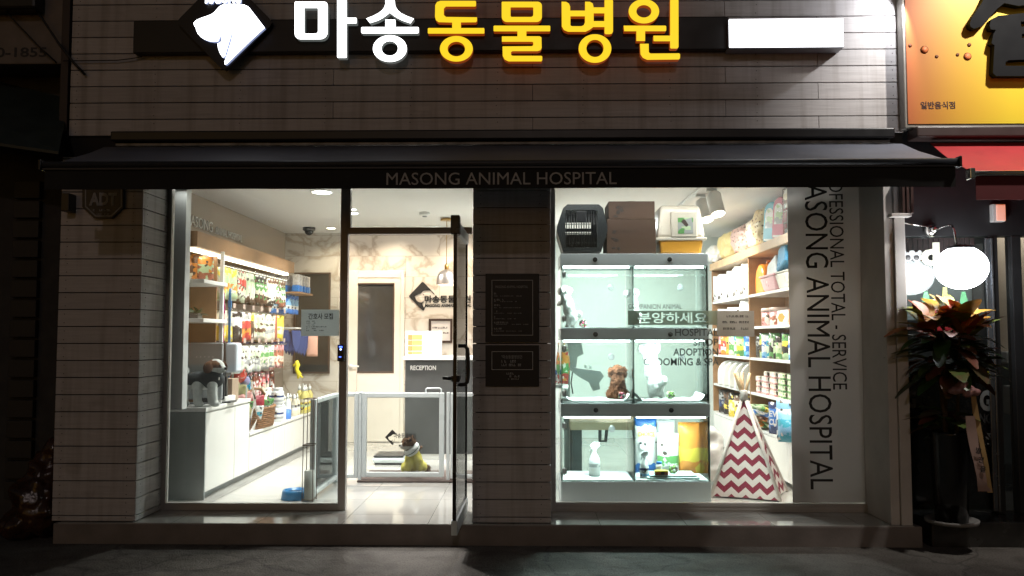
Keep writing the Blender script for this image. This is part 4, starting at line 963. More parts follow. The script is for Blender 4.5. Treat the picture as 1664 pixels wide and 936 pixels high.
def bottle(nm, lab, x, y, h, ma, grp, z=.416, r=.034, lm=None):
    t = thing(nm, lab, 'bottle', (x, y, z), 0, grp)
    MB().lathe([(r * .95, 0), (r, .006), (r, h * .62), (r * .5, h * .74), (r * .4, h * .78)], (0, 0, 0), 16).build('bottle_body', ma, Local(t))
    MB().lathe([(r * .45, h * .78), (r * .45, h * .9), (r * .2, h * .92), (r * .2, h), (0, h)], (0, 0, 0), 12).build('cap', M_tub, Local(t))
    if lm: MB().lathe([(r * 1.015, h * .12), (r * 1.015, h * .5)], (0, 0, 0), 16, cap=False).build('bottle_label', lm, Local(t))
    return t
t = bottle('shampoo_bottle', 'cream shampoo bottle at the far end of the low counter', -2.66, 3.7, .24, M_btl, 'cream bottles on the low counter', lm=packmat('bottle_lab', [C['cr'], C['wh'], C['gy']], .15))
for i in range(9): dup(t, (-2.66 - .085 * (i % 3 + (i < 3)), 3.62 + .11 * (i // 3) + .02 * (i % 3), .416), rz=i)
t = bottle('shampoo_bottle', 'tall yellow labelled bottle by the rack at the low counter end', -2.63, 4.02, .33, mat('yellow_bottle', (.62, .55, .18), .35), 'yellow bottles on the low counter', lm=M_yl, r=.042)
for i in range(4): dup(t, (-2.63 - .1 * (i % 2), 4.02 + .12 * (i + 1) / 1.4, .416), rz=i)
t = bottle('spray_bottle', 'clear white spray bottle before the white tubs', -2.64, 3.19, .22, M_tub, None)
t = bottle('spray_bottle', 'slim white bottle behind the blue wipes tub', -2.66, 3.45, .27, M_tub, None)
bxs = thing('display_box', 'white display box with black lid strip behind the tubs', 'box', (-2.85, 3.4, .416))
MB().cham(-2.98, -2.8, 3.2, 3.6, .418, .70, .004).build('carton', M_tub, bxs); MB().cham(-2.985, -2.795, 3.195, 3.605, .702, .72, .004).build('lid', M_dark, bxs)

# ------------------------------------------------------------------ window poster, gate, reception
ps = thing('job_poster', 'pale paper notice with bold black heading stuck inside the left window pane', 'poster', (W(521, 524, YG).x, YG + .01, W(521, 545, YG).z))
x0, x1, z0, z1 = rect(489, 503, 551, 546, YG)
M_pp = glass('thin_paper', (.8, .8, .8), 1.3, .97, (.50, .56, .58))
MB().box(x0, x1, YG + .0055, YG + .0065, z0, z1).build('sheet', M_pp, ps)
# print shows on the street side of the glass
text('간호사 모집', 'lettering', ps, M_ink, 501, 509, 541, 519, YG - .0052, .0006, .02)
scribble([(498, 504, 522, 1.4), (507, 512, 522, 1.4), (498, 504, 525, 1.4), (507, 514, 525, 1.4), (498, 504, 528, 1.4), (507, 513, 528, 1.4), (498, 504, 531, 1.4), (506, 532, 531, 1.4), (498, 504, 534, 1.4), (507, 513, 534, 1.4), (498, 504, 537, 1.6), (508, 528, 537, 1.6)], YG - .0052, ps, M_ink, 8)
nt_ = thing('shop_notice', 'thin translucent paper with three printed lines beside the green band on the glass', 'poster', (W(1195, 540, YG).x, YG, W(1195, 547, YG).z))
x0, x1, z0, z1 = rect(1165, 505, 1226, 547, YG)
MB().box(x0, x1, YG + .0055, YG + .0065, z0, z1).build('sheet', glass('thin_grey_paper', (.8, .78, .76), 1.3, .8, (.50, .46, .44)), nt_)
scribble([(1178, 1216, 514, 3.2), (1174, 1218, 523.5, 3.2), (1175, 1216, 534, 3.4)], YG - .0052, nt_, M_ink, 11)

gt = thing('pet_gate', 'white framed pet gate with clear panels across the entrance hall', 'gate', (-1.2, 1.75, 0))
YGt = 1.75; M_gw = mat('gate_white', (.62, .66, .67), .3, var=.03)
def gframe(x0, x1, z0, z1, t, y, par, nm='gate_panel', th=.022):
    b = MB()
    for q in ((x0, x0 + t, z0, z1), (x1 - t, x1, z0, z1), (x0 + t, x1 - t, z1 - t, z1), (x0 + t, x1 - t, z0, z0 + t)): b.cham(q[0], q[1], y - th, y + th, q[2], q[3], .006)
    o = b.build(nm, M_gw, par); MB().box(x0 + t - .004, x1 - t + .004, y - .003, y + .003, z0 + t - .004, z1 - t + .004).build('pane', M_glass, o); return o
gz = W(650, 638, YGt).z
xs = [W(p, 700, YGt).x for p in (553, 583, 590, 721, 730, 900)]
gframe(xs[0] - .02, xs[1] - .005, .03, gz, .035, YGt, gt)
gframe(xs[2] - .012, xs[3] + .004, .04, gz, .045, YGt, gt, 'gate_leaf', .016)
gframe(xs[4] + .012, xs[5], .03, gz, .035, YGt, gt)
for x in (xs[1] + .012, xs[4] - .01): MB().cham(x - .014, x + .014, YGt - .02, YGt + .02, 0, gz + .005, .004).build('post', M_gw, gt)
hx0, hx1 = W(692, 633, YGt).x, W(717, 633, YGt).x
MB().tube([(hx0, YGt, gz - .003), (hx0, YGt, gz + .03), (hx0 + .015, YGt, gz + .04), (hx1 - .015, YGt, gz + .04), (hx1, YGt, gz + .03), (hx1, YGt, gz - .003)], .007, 8).build('handle', M_gw, gt)
# wing running towards the window
xw = xs[0] - .03; b = MB(); ya, yb2 = .86, YGt - .03
for q in ((ya, ya + .04, 0, gz), (yb2 - .035, yb2, 0, gz), (ya + .04, yb2 - .035, gz - .035, gz), (ya + .04, yb2 - .035, .03, .065)): b.cham(xw - .022, xw + .022, q[0], q[1], q[2], q[3], .006)
o = b.build('gate_panel', M_gw, gt); MB().box(xw - .003, xw + .003, ya + .036, yb2 - .03, .06, gz - .03).build('pane', M_glass, o)

rc = thing('reception_desk', 'dark grey reception desk with white top and lettering', 'desk', (-.9, 3.2, 0))
YR = 3.16; rx_0 = W(658, 660, YR).x; rzt = W(690, 585, YR).z
M_conc = mat('dark_concrete_panel', (.065, .068, .068), .5, var=.3, scale=2.5)
MB().cham(rx_0, .095, YR, YR + .03, .06, rzt, .003).build('front_panel', M_conc, rc)
MB().box(rx_0, rx_0 + .03, YR + .03, YR + .6, 0, rzt).box(rx_0 + .03, .095, YR + .02, YR + .04, 0, .058).build('side_panel', M_white, rc)
MB().cham(rx_0 - .02, .095, YR - .03, YR + .62, rzt, rzt + .035, .004).build('desk_top', M_gloss, rc)
text('RECEPTION', 'lettering', rc, M_white, 667, 594, 708.5, 601.5, YR - .002, .004, .02)
pb = thing('price_board', 'white price list folder with orange and yellow columns standing on the reception desk', 'price list', (W(688, 580, YR + .1).x, YR + .1, rzt + .036))
x0, x1, z0, z1 = rect(659, 538, 718, 581, YR + .1); z0 = rzt + .037
xm = (x0 + x1) / 2
b = MB().cham(x0, xm - .002, YR + .1, YR + .108, z0, z1, .001).cham(xm + .002, x1, YR + .1, YR + .108, z0, z1, .001).build('sheet', M_paper, pb)
for i in range(4):
    za = W(688, 544 + 9.2 * i, YR).z; zb_ = W(688, 551.5 + 9.2 * i - (3 if i == 3 else 0), YR).z
    MB().box(W(661, 550, YR).x, W(668, 550, YR).x, YR + .098, YR + .0995, zb_, za).build('orange_block', mat('orange_print', (.75, .28, .09), .6), pb)
    MB().box(W(668.5, 550, YR).x, W(684, 550, YR).x, YR + .098, YR + .0995, zb_, za).build('yellow_block', mat('yellow_print', (.70, .68, .14), .6), pb)
scribble([(692, 714, 543 + 3 * i, 1) for i in range(11)], YR + .099, pb, mat('grey_print', (.45, .47, .47), .6), 6)
MB().cham(W(722, 579, YR + .1).x, W(768, 579, YR + .1).x, YR + .05, YR + .3, rzt + .036, rzt + .042, .002).build('document_tray', M_paper, None, 'flat white papers lying on the reception desk by the glass door', 'paper')
# wall logo
wlg = thing('wall_logo', 'black diamond dog logo and clinic name on the marble wall', 'sign', (W(715, 505, YB).x, YB, W(715, 505, YB).z))
def dogmark(px, py, s, Y, par, ext, ma=M_ink):
    """diamond with the dog head cut out; px, py top-left, s scale from the 1404x936 tracing"""
    f_ = lambda pts: pp([(px + x * s, py + y * s) for x, y in pts], Y)
    dia = [(62, 290), (75, 262), (560, -250), (610, -280), (660, -250), (1075, 190), (1080, 240), (1020, 190), (935, 80), (850, 70), (720, 71), (650, 82), (612, 104), (580, 140), (550, 175), (505, 204), (455, 222), (400, 240), (330, 270), (288, 310), (300, 345), (318, 372), (322, 395), (342, 440), (375, 480), (420, 512), (480, 536), (540, 545), (598, 540), (612, 512), (620, 464), (638, 490), (645, 528), (628, 556), (592, 570), (600, 630), (622, 690), (656, 743), (682, 735), (748, 510), (790, 372), (803, 350), (770, 520), (712, 715), (680, 828), (640, 875), (600, 865), (75, 325)]
    c = curve_data([f_(dia), f_([(620, 205), (650, 220), (660, 260), (620, 240)])], .02)
    data_to_mb(c, (0, Y, 0), (1, 0, 0), (0, 0, 1), ext, None).build('dog_emblem', ma, par); bpy.data.curves.remove(c)
dogmark(662.3, 469.4, .0405, YB - .004, wlg, .008)
text('마송동물병원', 'lettering', wlg, M_ink, 690, 480, 765, 492, YB - .004, .008, .03)
text('MASONG ANIMAL HOSPITAL', 'lettering', wlg, M_ink, 691, 494, 766, 499, YB - .004, .006, .03)
fr_ = thing('framed_certificate', 'dark wood framed printed sheet on the marble wall behind the reception', 'picture frame', (W(716, 557, YB).x, YB, W(716, 557, YB).z))
x0, x1, z0, z1 = rect(697, 518, 735.5, 557, YB); b = MB(); t = .028
for q in ((x0, x0 + t, z0, z1), (x1 - t, x1, z0, z1), (x0 + t, x1 - t, z0, z0 + t), (x0 + t, x1 - t, z1 - t, z1)): b.cham(q[0], q[1], YB - .03, YB - .001, q[2], q[3], .004)
b.build('frame', mat('dark_wood', (.04, .02, .012), .4), fr_)
MB().box(x0 + t, x1 - t, YB - .012, YB - .004, z0 + t, z1 - t).build('sheet', mat('beige_sheet', (.66, .60, .56), .6), fr_)
scribble([(703, 728, 532.5, 2.6), (704, 716, 541, 2), (720, 729, 541, 2.2)], YB - .0125, fr_, M_ink, 4)
# pendant lamp
Yp = 3.35; pc = W(725.5, 463, Yp)
pe = thing('pendant_lamp', 'brushed steel dome pendant lamp hanging over the reception desk', 'lamp', (pc.x, Yp, 2.62))
r = 16.5 * (Yp + 6.1) / 1400; dz = pc.z; hh = W(725, 438, Yp).z - dz
MB().lathe([(r, dz), (r * 1.0, dz + hh * .25), (r * .93, dz + hh * .55), (r * .72, dz + hh * .82), (r * .4, dz + hh * .97), (r * .2, dz + hh), (r * .19, dz + hh), (r * .38, dz + hh * .95), (r * .69, dz + hh * .8), (r * .9, dz + hh * .54), (r * .97, dz + hh * .25), (r * .97, dz)], (pc.x, Yp, 0), 36, cap=False).build('lamp_shade', M_steel, pe)
MB().lathe([(r * .2, dz + hh), (r * .2, dz + hh + .05), (r * .1, dz + hh + .06), (0, dz + hh + .06)], (pc.x, Yp, 0), 16).tube([(pc.x, Yp, dz + hh + .05), (pc.x, Yp, 2.61)], .004, 6).build('cord', mat('brass', (.4, .25, .08), .35, metal=.9), pe)
MB().lathe([(.07, 2.59), (.07, 2.605), (.03, 2.619), (0, 2.619)], (pc.x, Yp, 0), 24).build('ceiling_rose', mat('brass', ()), pe)
MB().ell((pc.x, Yp, dz + .07), (.045, .045, .055)).build('bulb', emit('warm_bulb', (1, .78, .5), 12), pe)
lamp('POINT', 'pendant_light', (pc.x, Yp, dz + .005), 5, (1, .82, .6), shadow_soft_size=.05)
# ceiling: downlights, detector, camera
def downlight(px, py, r, power, col, lab, spot=None):
    p = WZ(px, py, 2.615); t = thing('downlight', lab, 'ceiling light', (p.x, p.y, 2.62))
    MB().lathe([(r, 2.6195), (r * 1.18, 2.612), (r * 1.2, 2.6195)], (p.x, p.y, 0), 28).build('trim_ring', M_white, t)
    MB().lathe([(r, 2.6085), (r, 2.612), (0, 2.612)], (p.x, p.y, 0), 28).build('diffuser', emit('light_face_%s' % col[2], col, 10), t)
    if power:
        if spot: lamp('SPOT', 'downlight_light', (p.x, p.y, 2.6), power, col, spot_size=radians(spot), spot_blend=.9, shadow_soft_size=.04, aim=(p.x, p.y + .55, 1.3))
        else: lamp('AREA', 'downlight_light', (p.x, p.y, 2.605), power, col, shape='DISK', size=r * 2)
    return p
WC = (1, .96, .91)
downlight(523, 312, .085, 22, WC, 'round white ceiling downlight nearest the left window')
downlight(570, 346, .075, 34, WC, 'round white ceiling downlight over the pet gate')
downlight(572, 340, .04, 0, WC, 'tiny ceiling spot just behind the middle downlight')
wp = (1, .82, .60)
downlight(538, 370.5, .05, 34, wp, 'small warm recessed spot grazing the marble left of the door', 120)
downlight(632, 371.5, .045, 34, wp, 'small warm recessed spot above the white inner door', 120)
p = WZ(758, 372.5, 2.6); downlight(742, 371.5, .045, 34, wp, 'small warm recessed spot above the wall logo', 120)
for x, y, pw in ((-1.5, 1.1, 9), (-.8, 1.1, 9), (-.35, 2.9, 34)):
    lamp('AREA', 'downlight_light', (x, y, 2.605), pw, WC, shape='DISK', size=.17)
p = WZ(690, 345, 2.62); t = thing('smoke_detector', 'small white smoke detector on the left room ceiling', 'detector', (p.x, p.y, 2.62))
MB().lathe([(.05, 0), (.06, -.012), (.055, -.03), (.03, -.04), (0, -.04)], (0, 0, 0), 24).build('shell', M_white, Local(t)); MB().lathe([(.028, -.041), (.02, -.05), (0, -.05)], (0, 0, 0), 16).build('sensor', M_grey, Local(t))
p = WZ(504, 372, 2.61); t = thing('dome_camera', 'dark dome security camera under the ceiling by the marble wall', 'camera', (p.x, p.y - .05, 2.62))
MB().lathe([(.075, -.001), (.075, -.03), (.065, -.04), (0, -.04)], (0, 0, 0), 24).build('mount', mat('camera_grey', (.05, .045, .04), .4), Local(t)); MB().ell((0, 0, -.04), (.055, .055, .055)).build('dome', mat('smoked_dome', (.015, .012, .01), .08), Local(t))
p = W(612, 373, YB - .05); t = thing('wall_sensor', 'tiny black sensor above the transom on the marble wall', 'detector', (p.x, YB, p.z)); MB().cham(p.x - .035, p.x + .035, YB - .05, YB - .001, p.z - .02, p.z + .02, .006).build('shell', M_dark, t)

# ------------------------------------------------------------------ floor things in the left room
a = W(588, 782, 1.62)
M_mat = mat('brown_mat', (.075, .055, .048), .9, var=.2, bump=.5, scale=30)
x0, x1 = W(584, 780, 1.8).x, W(780, 780, 1.8).x
MB().cham(x0, x1, 1.68, 2.32, .001, .018, .006).build('door_mat', M_mat, None, 'dark brown mat lying under the pet gate', 'mat')
sc = thing('pet_scale', 'flat black and silver platform pet scale on the floor by the reception', 'scale', (W(640, 740, 2.95).x, 2.95, 0))
x0, x1, z0, z1 = rect(605, 730, 656, 746, 2.75)
b = MB().cham(x0, x1, 2.75, 3.12, .02, .075, .02); b.build('platform_base', M_alu, sc)
MB().cham(x0 + .008, x1 - .008, 2.757, 3.113, .077, .094, .008).build('platform_top', M_dark, sc)
MB().cham(x0 + .02, x1 - .02, 2.77, 3.1, .0, .018, .003).build('foot', M_black, sc)
text_mb('- - -', ((x0 + x1) / 2 - .04, 2.746, .05), (1, 0, 0), (0, 0, 1), (.1, .008), .002).build('print', M_white, sc)
fl = thing('floor_decal', 'small black diamond dog logo with name stuck low on the gate panel', 'sign', (W(650, 716, YGt).x, YGt, W(650, 716, YGt).z))
dogmark(624.5, 704.3, .0215, YGt - .0032, fl, .001)
text('마송동물병원', 'lettering', fl, M_ink, 640, 704, 676, 712, YGt - .0032, .001, .02)
# wire stand and bowl
ws_ = thing('wire_stand', 'tall brown wire stand holding a roll beside the gate wing', 'stand', (W(503, 800, .9).x, .84, 0))
M_wire = mat('brown_wire', (.10, .06, .045), .4, metal=.5); x0, x1, z0, z1 = rect(493, 648, 512, 810, .78)
wy0, wy1 = .74, .86
for X in (x0 + .005, x1 - .005):
    for Y_ in (wy0, wy1): MB().tube([(X + (.006 if X < (x0 + x1) / 2 else -.002), Y_, z1), (X, Y_, 0.005)], .0035, 6).build('rod', M_wire, ws_)
for z in (z1, z1 * .55, .02):
    MB().tube([(x0 + .005, wy0, z), (x1 - .005, wy0, z), (x1 - .005, wy1, z), (x0 + .005, wy1, z), (x0 + .005, wy0, z)], .0035, 6).build('ring', M_wire, ws_)
MB().lathe([(.042, .01), (.042, .24), (.012, .24), (.012, .01)], ((x0 + x1) / 2, .8, 0), 20).build('roll', mat('roll_grey', (.35, .36, .33), .8), ws_)
bw = thing('water_bowl', 'blue plastic pet bowl on the tiles behind the window', 'bowl', (W(479, 806, .88).x, .9, 0))
MB().lathe([(.115, .001), (.105, .06), (.098, .075), (.088, .075), (.08, .035), (0, .03)], (0, 0, 0), 32).build('shell', mat('bowl_blue', (.03, .22, .50), .3), Local(bw))
MB().lathe([(.084, .055), (0, .055)], (0, 0, 0), 32).build('water', glass('water', (.8, .9, .95), 1.33), Local(bw))

# the little dog in a yellow shirt behind the gate
dg = thing('dog', 'small brown and white dog in a yellow shirt sitting behind the gate', 'dog', (W(672, 766, 2.02).x, 2.02, .019), radians(12)); dg.scale = (.9, .9, .92)
FB = mat('fur_brown', (.15, .07, .03), .95, var=.35, scale=30, bump=.8); FW = mat('fur_white', (.70, .66, .60), .95, var=.1, scale=30, bump=.8); FD = mat('fur_dark', (.05, .028, .018), .95, var=.3, scale=30)
Ld = Local(dg)
def dcol(p):
    if p.z > .24: return 0
    if p.x > .115 and p.z < .1: return 0
    return 1
dbody = blob('body', [('e', (.0, .02, .13), (.085, .10, .12)), ('e', (.015, .06, .085), (.105, .11, .085)), ('c', (-.005, -.005, .2), (-.035, -.03, .275), .062, .055), ('c', (-.055, -.06, .14), (-.06, -.075, .02), .033, .024), ('c', (.05, -.06, .14), (.05, -.08, .02), .033, .024),
              ('e', (-.06, -.085, .016), (.026, .036, .016)), ('e', (.05, -.09, .016), (.026, .036, .016)), ('e', (-.085, .0, .06), (.04, .075, .055)), ('e', (.095, .0, .06), (.04, .075, .055)), ('e', (-.095, -.065, .018), (.026, .045, .018)), ('e', (.105, -.065, .018), (.026, .045, .018)),
              ('c', (.1, .07, .05), (.155, .03, .05), .03, .022), ('c', (.155, .03, .05), (.16, -.01, .085), .022, .012)], [FB, FW], Ld, .009, dcol, .006, 45, 3)
blob('shirt', [('e', (.0, .015, .135), (.098, .112, .115)), ('e', (.01, .05, .1), (.112, .115, .07)), ('c', (-.005, -.005, .2), (-.02, -.02, .235), .076, .07), ('c', (-.055, -.06, .14), (-.06, -.073, .075), .043, .037), ('c', (.05, -.06, .14), (.05, -.075, .075), .043, .037), ('e', (.095, .0, .075), (.05, .085, .055)), ('e', (-.085, .0, .075), (.05, .085, .055))], [mat('yellow_jersey', (.50, .45, .075), .85, var=.15, scale=14, bump=.3)], Ld, .009, None, .004, 22, 4)
def hcol(p): return 1 if (p.x < -.125 and p.z < .335) or (p.z < .30) else 0
dhead = blob('head', [('e', (-.055, -.04, .318), (.074, .07, .066)), ('e', (-.108, -.075, .302), (.042, .038, .034)), ('e', (-.125, -.085, .30), (.026, .026, .022)), ('e', (-.07, -.095, .35), (.02, .018, .035), (.5, -.3, 0)), ('e', (-.02, -.0, .365), (.022, .02, .035), (-.3, .3, 0))], [FB, FW], Ld, .007, hcol, .006, 50, 2)
MB().ell((-.150, -.094, .306), (.011, .012, .009)).build('nose', PK, Ld)
for q in ((-.098, -.102, .334), (-.124, -.045, .336)): MB().ell(q, (.008, .008, .008)).build('eye', PK, Ld)
MB().ell((-.055, -.088, .345), (.024, .016, .045), (.4, .5, .2)).build('ear', FD, Ld)
MB().ell((.0, -.0, .36), (.022, .018, .042), (-.3, -.5, .2)).build('ear', FD, Ld)
# white protective collar with a grey strap
nrm = Vector((-.55, -.28, .72)).normalized()
M_bd = mat('white_cloth', (.74, .76, .76), .8, var=.06, bump=.2)
MB().lathe([(.058, -.045), (.080, -.03), (.088, .0), (.082, .025), (.068, .045), (.062, .04), (.074, .02), (.076, 0), (.07, -.028)], (-.022, -.03, .262), 28, ax=nrm, cap=False).build('collar', M_bd, Ld)
MB().lathe([(.0885, -.004), (.0905, .0), (.0885, .006)], (-.022, -.03, .262), 28, ax=nrm, cap=False).build('collar_strap', mat('grey_strap', (.16, .22, .21), .7), Ld)
MB().tube([(.05, .0, .245), (.085, -.01, .285)], .012, 8).build('collar_tab', FB, Ld)

lamp('AREA', 'window_strip_light', (-1.9, .56, 2.46), 2.5, (1, .97, .93), shape='RECTANGLE', size=1.8, size_y=.03)
lamp('AREA', 'window_strip_light', (1.2, .58, 2.46), 14, (1, .98, .95), shape='RECTANGLE', size=2.2, size_y=.03)

fur_coat(dhead, 'head_fur', FB, 1300, .016, .6, lambda c: hcol(c) == 0, seed=3); fur_coat(dhead, 'muzzle_fur', FW, 500, .010, .6, lambda c: hcol(c) == 1, seed=4)
fur_coat(dbody, 'tail_fur', FB, 500, .02, .7, lambda c: c.x > .115 and c.z < .1, seed=5)

# ================================================================== RIGHT ROOM
# glass fronted pet cages, three rows of two
YC = .72; CD = .5
cx0, cx1 = W(911, 600, YC).x, W(1153, 600, YC).x
cg = thing('pet_cage_cabinet', 'silver framed cabinet of six lit glass pet cages in the right window', 'cage', ((cx0 + cx1) / 2, YC + CD / 2, 0))
zr = [(W(1030, b_, YC).z, W(1030, a, YC).z) for a, b_ in ((412, 431.5), (534, 552.5), (656, 677), (783, 803))]
cxm = W(1030, 600, YC).x
for i, (z0, z1) in enumerate(zr):
    if i == 3: z0 = .0
    MB().cham(cx0, cx1, YC, YC + CD, max(z0, .001), z1, .003).build('rail', M_alu, cg)
    if i < 3:
        for q in (968, 1090):
            x = W(q, 600, YC).x
            MB().lathe([(.019, 0), (.019, .006), (.015, .010), (0, .010)], (x, YC - .001, (z0 + z1) / 2), 20, ax=(0, -1, 0)).box(x - .017, x + .017, YC - .0125, YC - .0105, (z0 + z1) / 2 - .001, (z0 + z1) / 2 + .002).build('lock', M_dark, cg)
M_tint = glass('cage_back_glass', (.92, .98, .96), 1.45)
M_hinge = mat('hinge_chrome', (.45, .47, .47), .35, metal=.5)
M_led = emit('led_strip', (.88, 1, .97), 14)
M_edge = mat('glass_edge', (.30, .46, .42), .15, var=.05)
for r in range(3):
    z0, z1 = zr[r + 1][1], zr[r][0]
    MB().box(cx0 + .004, cx0 + .016, YC + .02, YC + CD - .01, z0, z1).build('side_glass', M_gcage, cg)
    MB().box(cx1 - .016, cx1 - .004, YC + .02, YC + CD - .01, z0, z1).build('side_glass', M_gcage, cg)
    MB().box(cxm - .005, cxm + .005, YC + .012, YC + CD - .012, z0, z1).build('divider_glass', M_gcage, cg)
    for x in (cx0 + .002, cxm - .004, cxm + .0005, cx1 - .006): MB().box(x, x + .0035, YC + .001, YC + .0105, z0 + .001, z1 - .001).build('glass_edge', M_edge, cg)
    for k, (a, b_) in enumerate(((cx0 + .006, cxm - .0045), (cxm + .0045, cx1 - .006))):
        MB().box(a, b_, YC + .002, YC + .010, z0 + .002, z1 - .002).build('door_glass', M_gcage, cg)
        MB().box(a + .012, b_ - .004, YC + CD - .008, YC + CD - .002, z0, z1).build('back_glass', M_tint, cg)
        MB().box(a + .02, b_ - .02, YC + .05, YC + .075, z1 - .016, z1 - .001).build('led_strip', M_led, cg)
        lamp('AREA', 'cage_light', ((a + b_) / 2, YC + .11, z1 - .02), 9.5 if r < 2 else 7, (.86, 1, .97), shape='RECTANGLE', size=.4, size_y=.06)
        MB().cham(a + .01, b_ - .01, YC + .02, YC + CD - .02, z0 + .001, z0 + .012, .003).build('floor_mat', mat('white_towel', (.74, .78, .77), .95, var=.1, scale=20, bump=.5), cg)
        # round vent in the back glass
        vx = a + (b_ - a) * .78; vz = z1 - (z1 - z0) * .29
        MB().lathe([(.028, 0), (.028, .006), (.02, .007), (.02, .003), (.012, .003), (.012, .007), (0, .007)], (vx, YC + CD - .009, vz), 18, smooth=False, ax=(0, -1, 0)).build('vent', M_hinge, cg)
        if k == 0:
            for t in (.14, .84): MB().cham(a + .004, a + .04, YC - .004, YC + .0015, z1 - (z1 - z0) * t - .02, z1 - (z1 - z0) * t + .02, .002).tube([(a + .02, YC - .006, z1 - (z1 - z0) * t - .03), (a + .02, YC - .006, z1 - (z1 - z0) * t + .03)], .006).build('hinge', M_hinge, cg)
# ruffled towels
def towel(lab, a, b_, z, seed):
    rn = random.Random(seed); n = 26; vs = []; fs = []
    for j in range(7):
        for i in range(n):
            u = i / (n - 1); e = max(0, abs(u - .5) * 2 - .78) / .22
            vs.append((a + (b_ - a) * u, YC + .03 + .065 * j, z + .004 + .05 * e * e + .008 * noise.noise(Vector((u * 9, j * .6, seed)))))
    m = len(vs); vs += [(x, y, q - .004) for x, y, q in vs]
    for j in range(6):
        for i in range(n - 1): q = j * n + i; fs += [(q, q + 1, q + n + 1, q + n), (m + q, m + q + n, m + q + n + 1, m + q + 1)]
    MB().add(vs, fs, 0, True).build('towel', mat('white_towel', ()), None, lab, 'towel')
towel('crumpled white towel under the brown puppy in the cage', cx0 + .03, cxm - .03, zr[2][1] + .018, 3)
towel('flat white towel under the standing white dog in the cage', cxm + .03, cx1 - .03, zr[2][1] + .018, 8)
zA, zB, zC_ = zr[1][1] + .012, zr[2][1] + .024, zr[3][1] + .012
Fp = mat('poodle_brown', (.20, .07, .030), .95, var=.3, scale=30, bump=1)
Fw = mat('fluffy_white', (.86, .86, .84), .95, var=.04, scale=30, bump=.8)
# brown puppy seen from behind
bp_ = thing('dog', 'brown curly puppy sitting with its back to the street in a lit cage', 'dog', (W(1004, 650, .95).x, .95, zB), radians(-4)); L_ = Local(bp_)
pup = blob('body', [('e', (0, 0, .07), (.068, .065, .075)), ('e', (0, -.01, .13), (.055, .052, .07)), ('e', (0, .0, .17), (.046, .045, .05)), ('e', (0, .01, .225), (.052, .056, .045)), ('e', (.0, .06, .215), (.028, .04, .025)),
              ('e', (-.058, .015, .21), (.018, .028, .042)), ('e', (.058, .015, .21), (.018, .028, .042)), ('e', (-.06, .03, .035), (.032, .055, .036)), ('e', (.06, .03, .035), (.032, .055, .036)), ('c', (-.03, .05, .12), (-.03, .075, .015), .026, .02), ('c', (.03, .05, .12), (.03, .075, .015), .026, .02), ('c', (.0, -.06, .05), (.03, -.085, .035), .02, .016)],
     [Fp], L_, .007, None, .012, 45, 2)
MB().ell((0, .102, .222), (.01, .008, .008)).build('nose', PK, L_)
fur_coat(pup, 'curly_fur', Fp, 3200, .017, 1.1, wd=.0026, seed=2)
# white dog standing on its hind legs
def white_dog(lab, x, y, z, s, rz, lean=0):
    t = thing('dog', lab, 'dog', (x, y, z), rz); L_ = Local(t); q = lambda a, b_, c: (a * s, b_ * s, c * s)
    r = lambda *v: tuple(k * s for k in v)
    wb_ = blob('body', [('e', q(0, 0, .13), r(.085, .09, .11)), ('e', q(-.03 - lean * .3, .02, .26), r(.08, .08, .14)), ('e', q(-.05 - lean, .04, .38), r(.07, .07, .09)), ('e', q(-.06 - lean, .05, .48), r(.075, .078, .075)), ('e', q(-.07 - lean, .125, .465), r(.035, .05, .032)),
                  ('e', q(-.14 - lean, .04, .47), r(.03, .045, .055)), ('e', q(.02 - lean, .04, .48), r(.03, .045, .055)), ('c', q(-.05, .0, .13), q(-.045, .03, .02), .038 * s, .025 * s), ('c', q(.045, .0, .13), q(.05, .03, .02), .038 * s, .025 * s), ('e', q(-.045, .05, .018), r(.028, .045, .018)), ('e', q(.05, .05, .018), r(.028, .045, .018)),
                  ('c', q(-.08 - lean, .07, .34), q(-.09 - lean, .15, .30), .034 * s, .024 * s), ('c', q(.0 - lean, .07, .34), q(.0 - lean, .15, .31), .034 * s, .024 * s), ('e', q(.07, -.07, .17), r(.045, .035, .05))], [Fw], L_, .0085 * s / .8, None, .005 * s, 40 / s, 5)
    MB().ell(q(-.07 - lean, .178, .472), r(.012, .009, .01)).build('nose', PK, L_)
    for e in (-1, 1): MB().ell(q(-.07 - lean + e * .03, .118, .50), r(.008, .008, .008)).build('eye', PK, L_)
    return t
white_dog('fluffy white dog standing upright on its hind legs beside the brown puppy cage', W(1066, 650, .98).x, .98, zB, .86, radians(-8), .0)
white_dog('fluffy white dog standing against the hinge side of the upper cage', cx0 + .1, .92, zA, .62, radians(35), .02)
white_dog('fluffy white dog pressed against the middle divider of the upper cage', cxm + .055, 1.05, zA, .60, radians(-20), 0)
def fball(lab, x, y, z, r, seed):
    rn = random.Random(seed); b = MB()
    for i in range(34):
        a, u = rn.uniform(0, 2 * pi), rn.uniform(-1, 1); c = Vector((math.sqrt(1 - u * u) * cos(a), math.sqrt(1 - u * u) * sin(a), u)) * r * .75
        b.ell((x + c.x, y + c.y, z + r + c.z), (r * .33,) * 3, seg=8, m=rn.randrange(4))
    b.build('plush_ball', [mat('ball_white', (.7, .68, .66), .9), mat('ball_pink', (.6, .12, .2), .9), mat('ball_green', (.2, .35, .1), .9), mat('ball_black', (.05, .04, .04), .9)], None, lab, 'dog toy')
fball('small mixed colour fabric ball beside the brown puppy', W(1011, 652, .84).x, .84, zB, .03, 1)
fball('small mixed colour fabric ball before the standing white dog', W(1090, 650, .86).x, .86, zB, .034, 2)
fball('pale fabric ball low in the upper cage with the hinges', W(948, 528, .9).x, .92, zA, .032, 3)
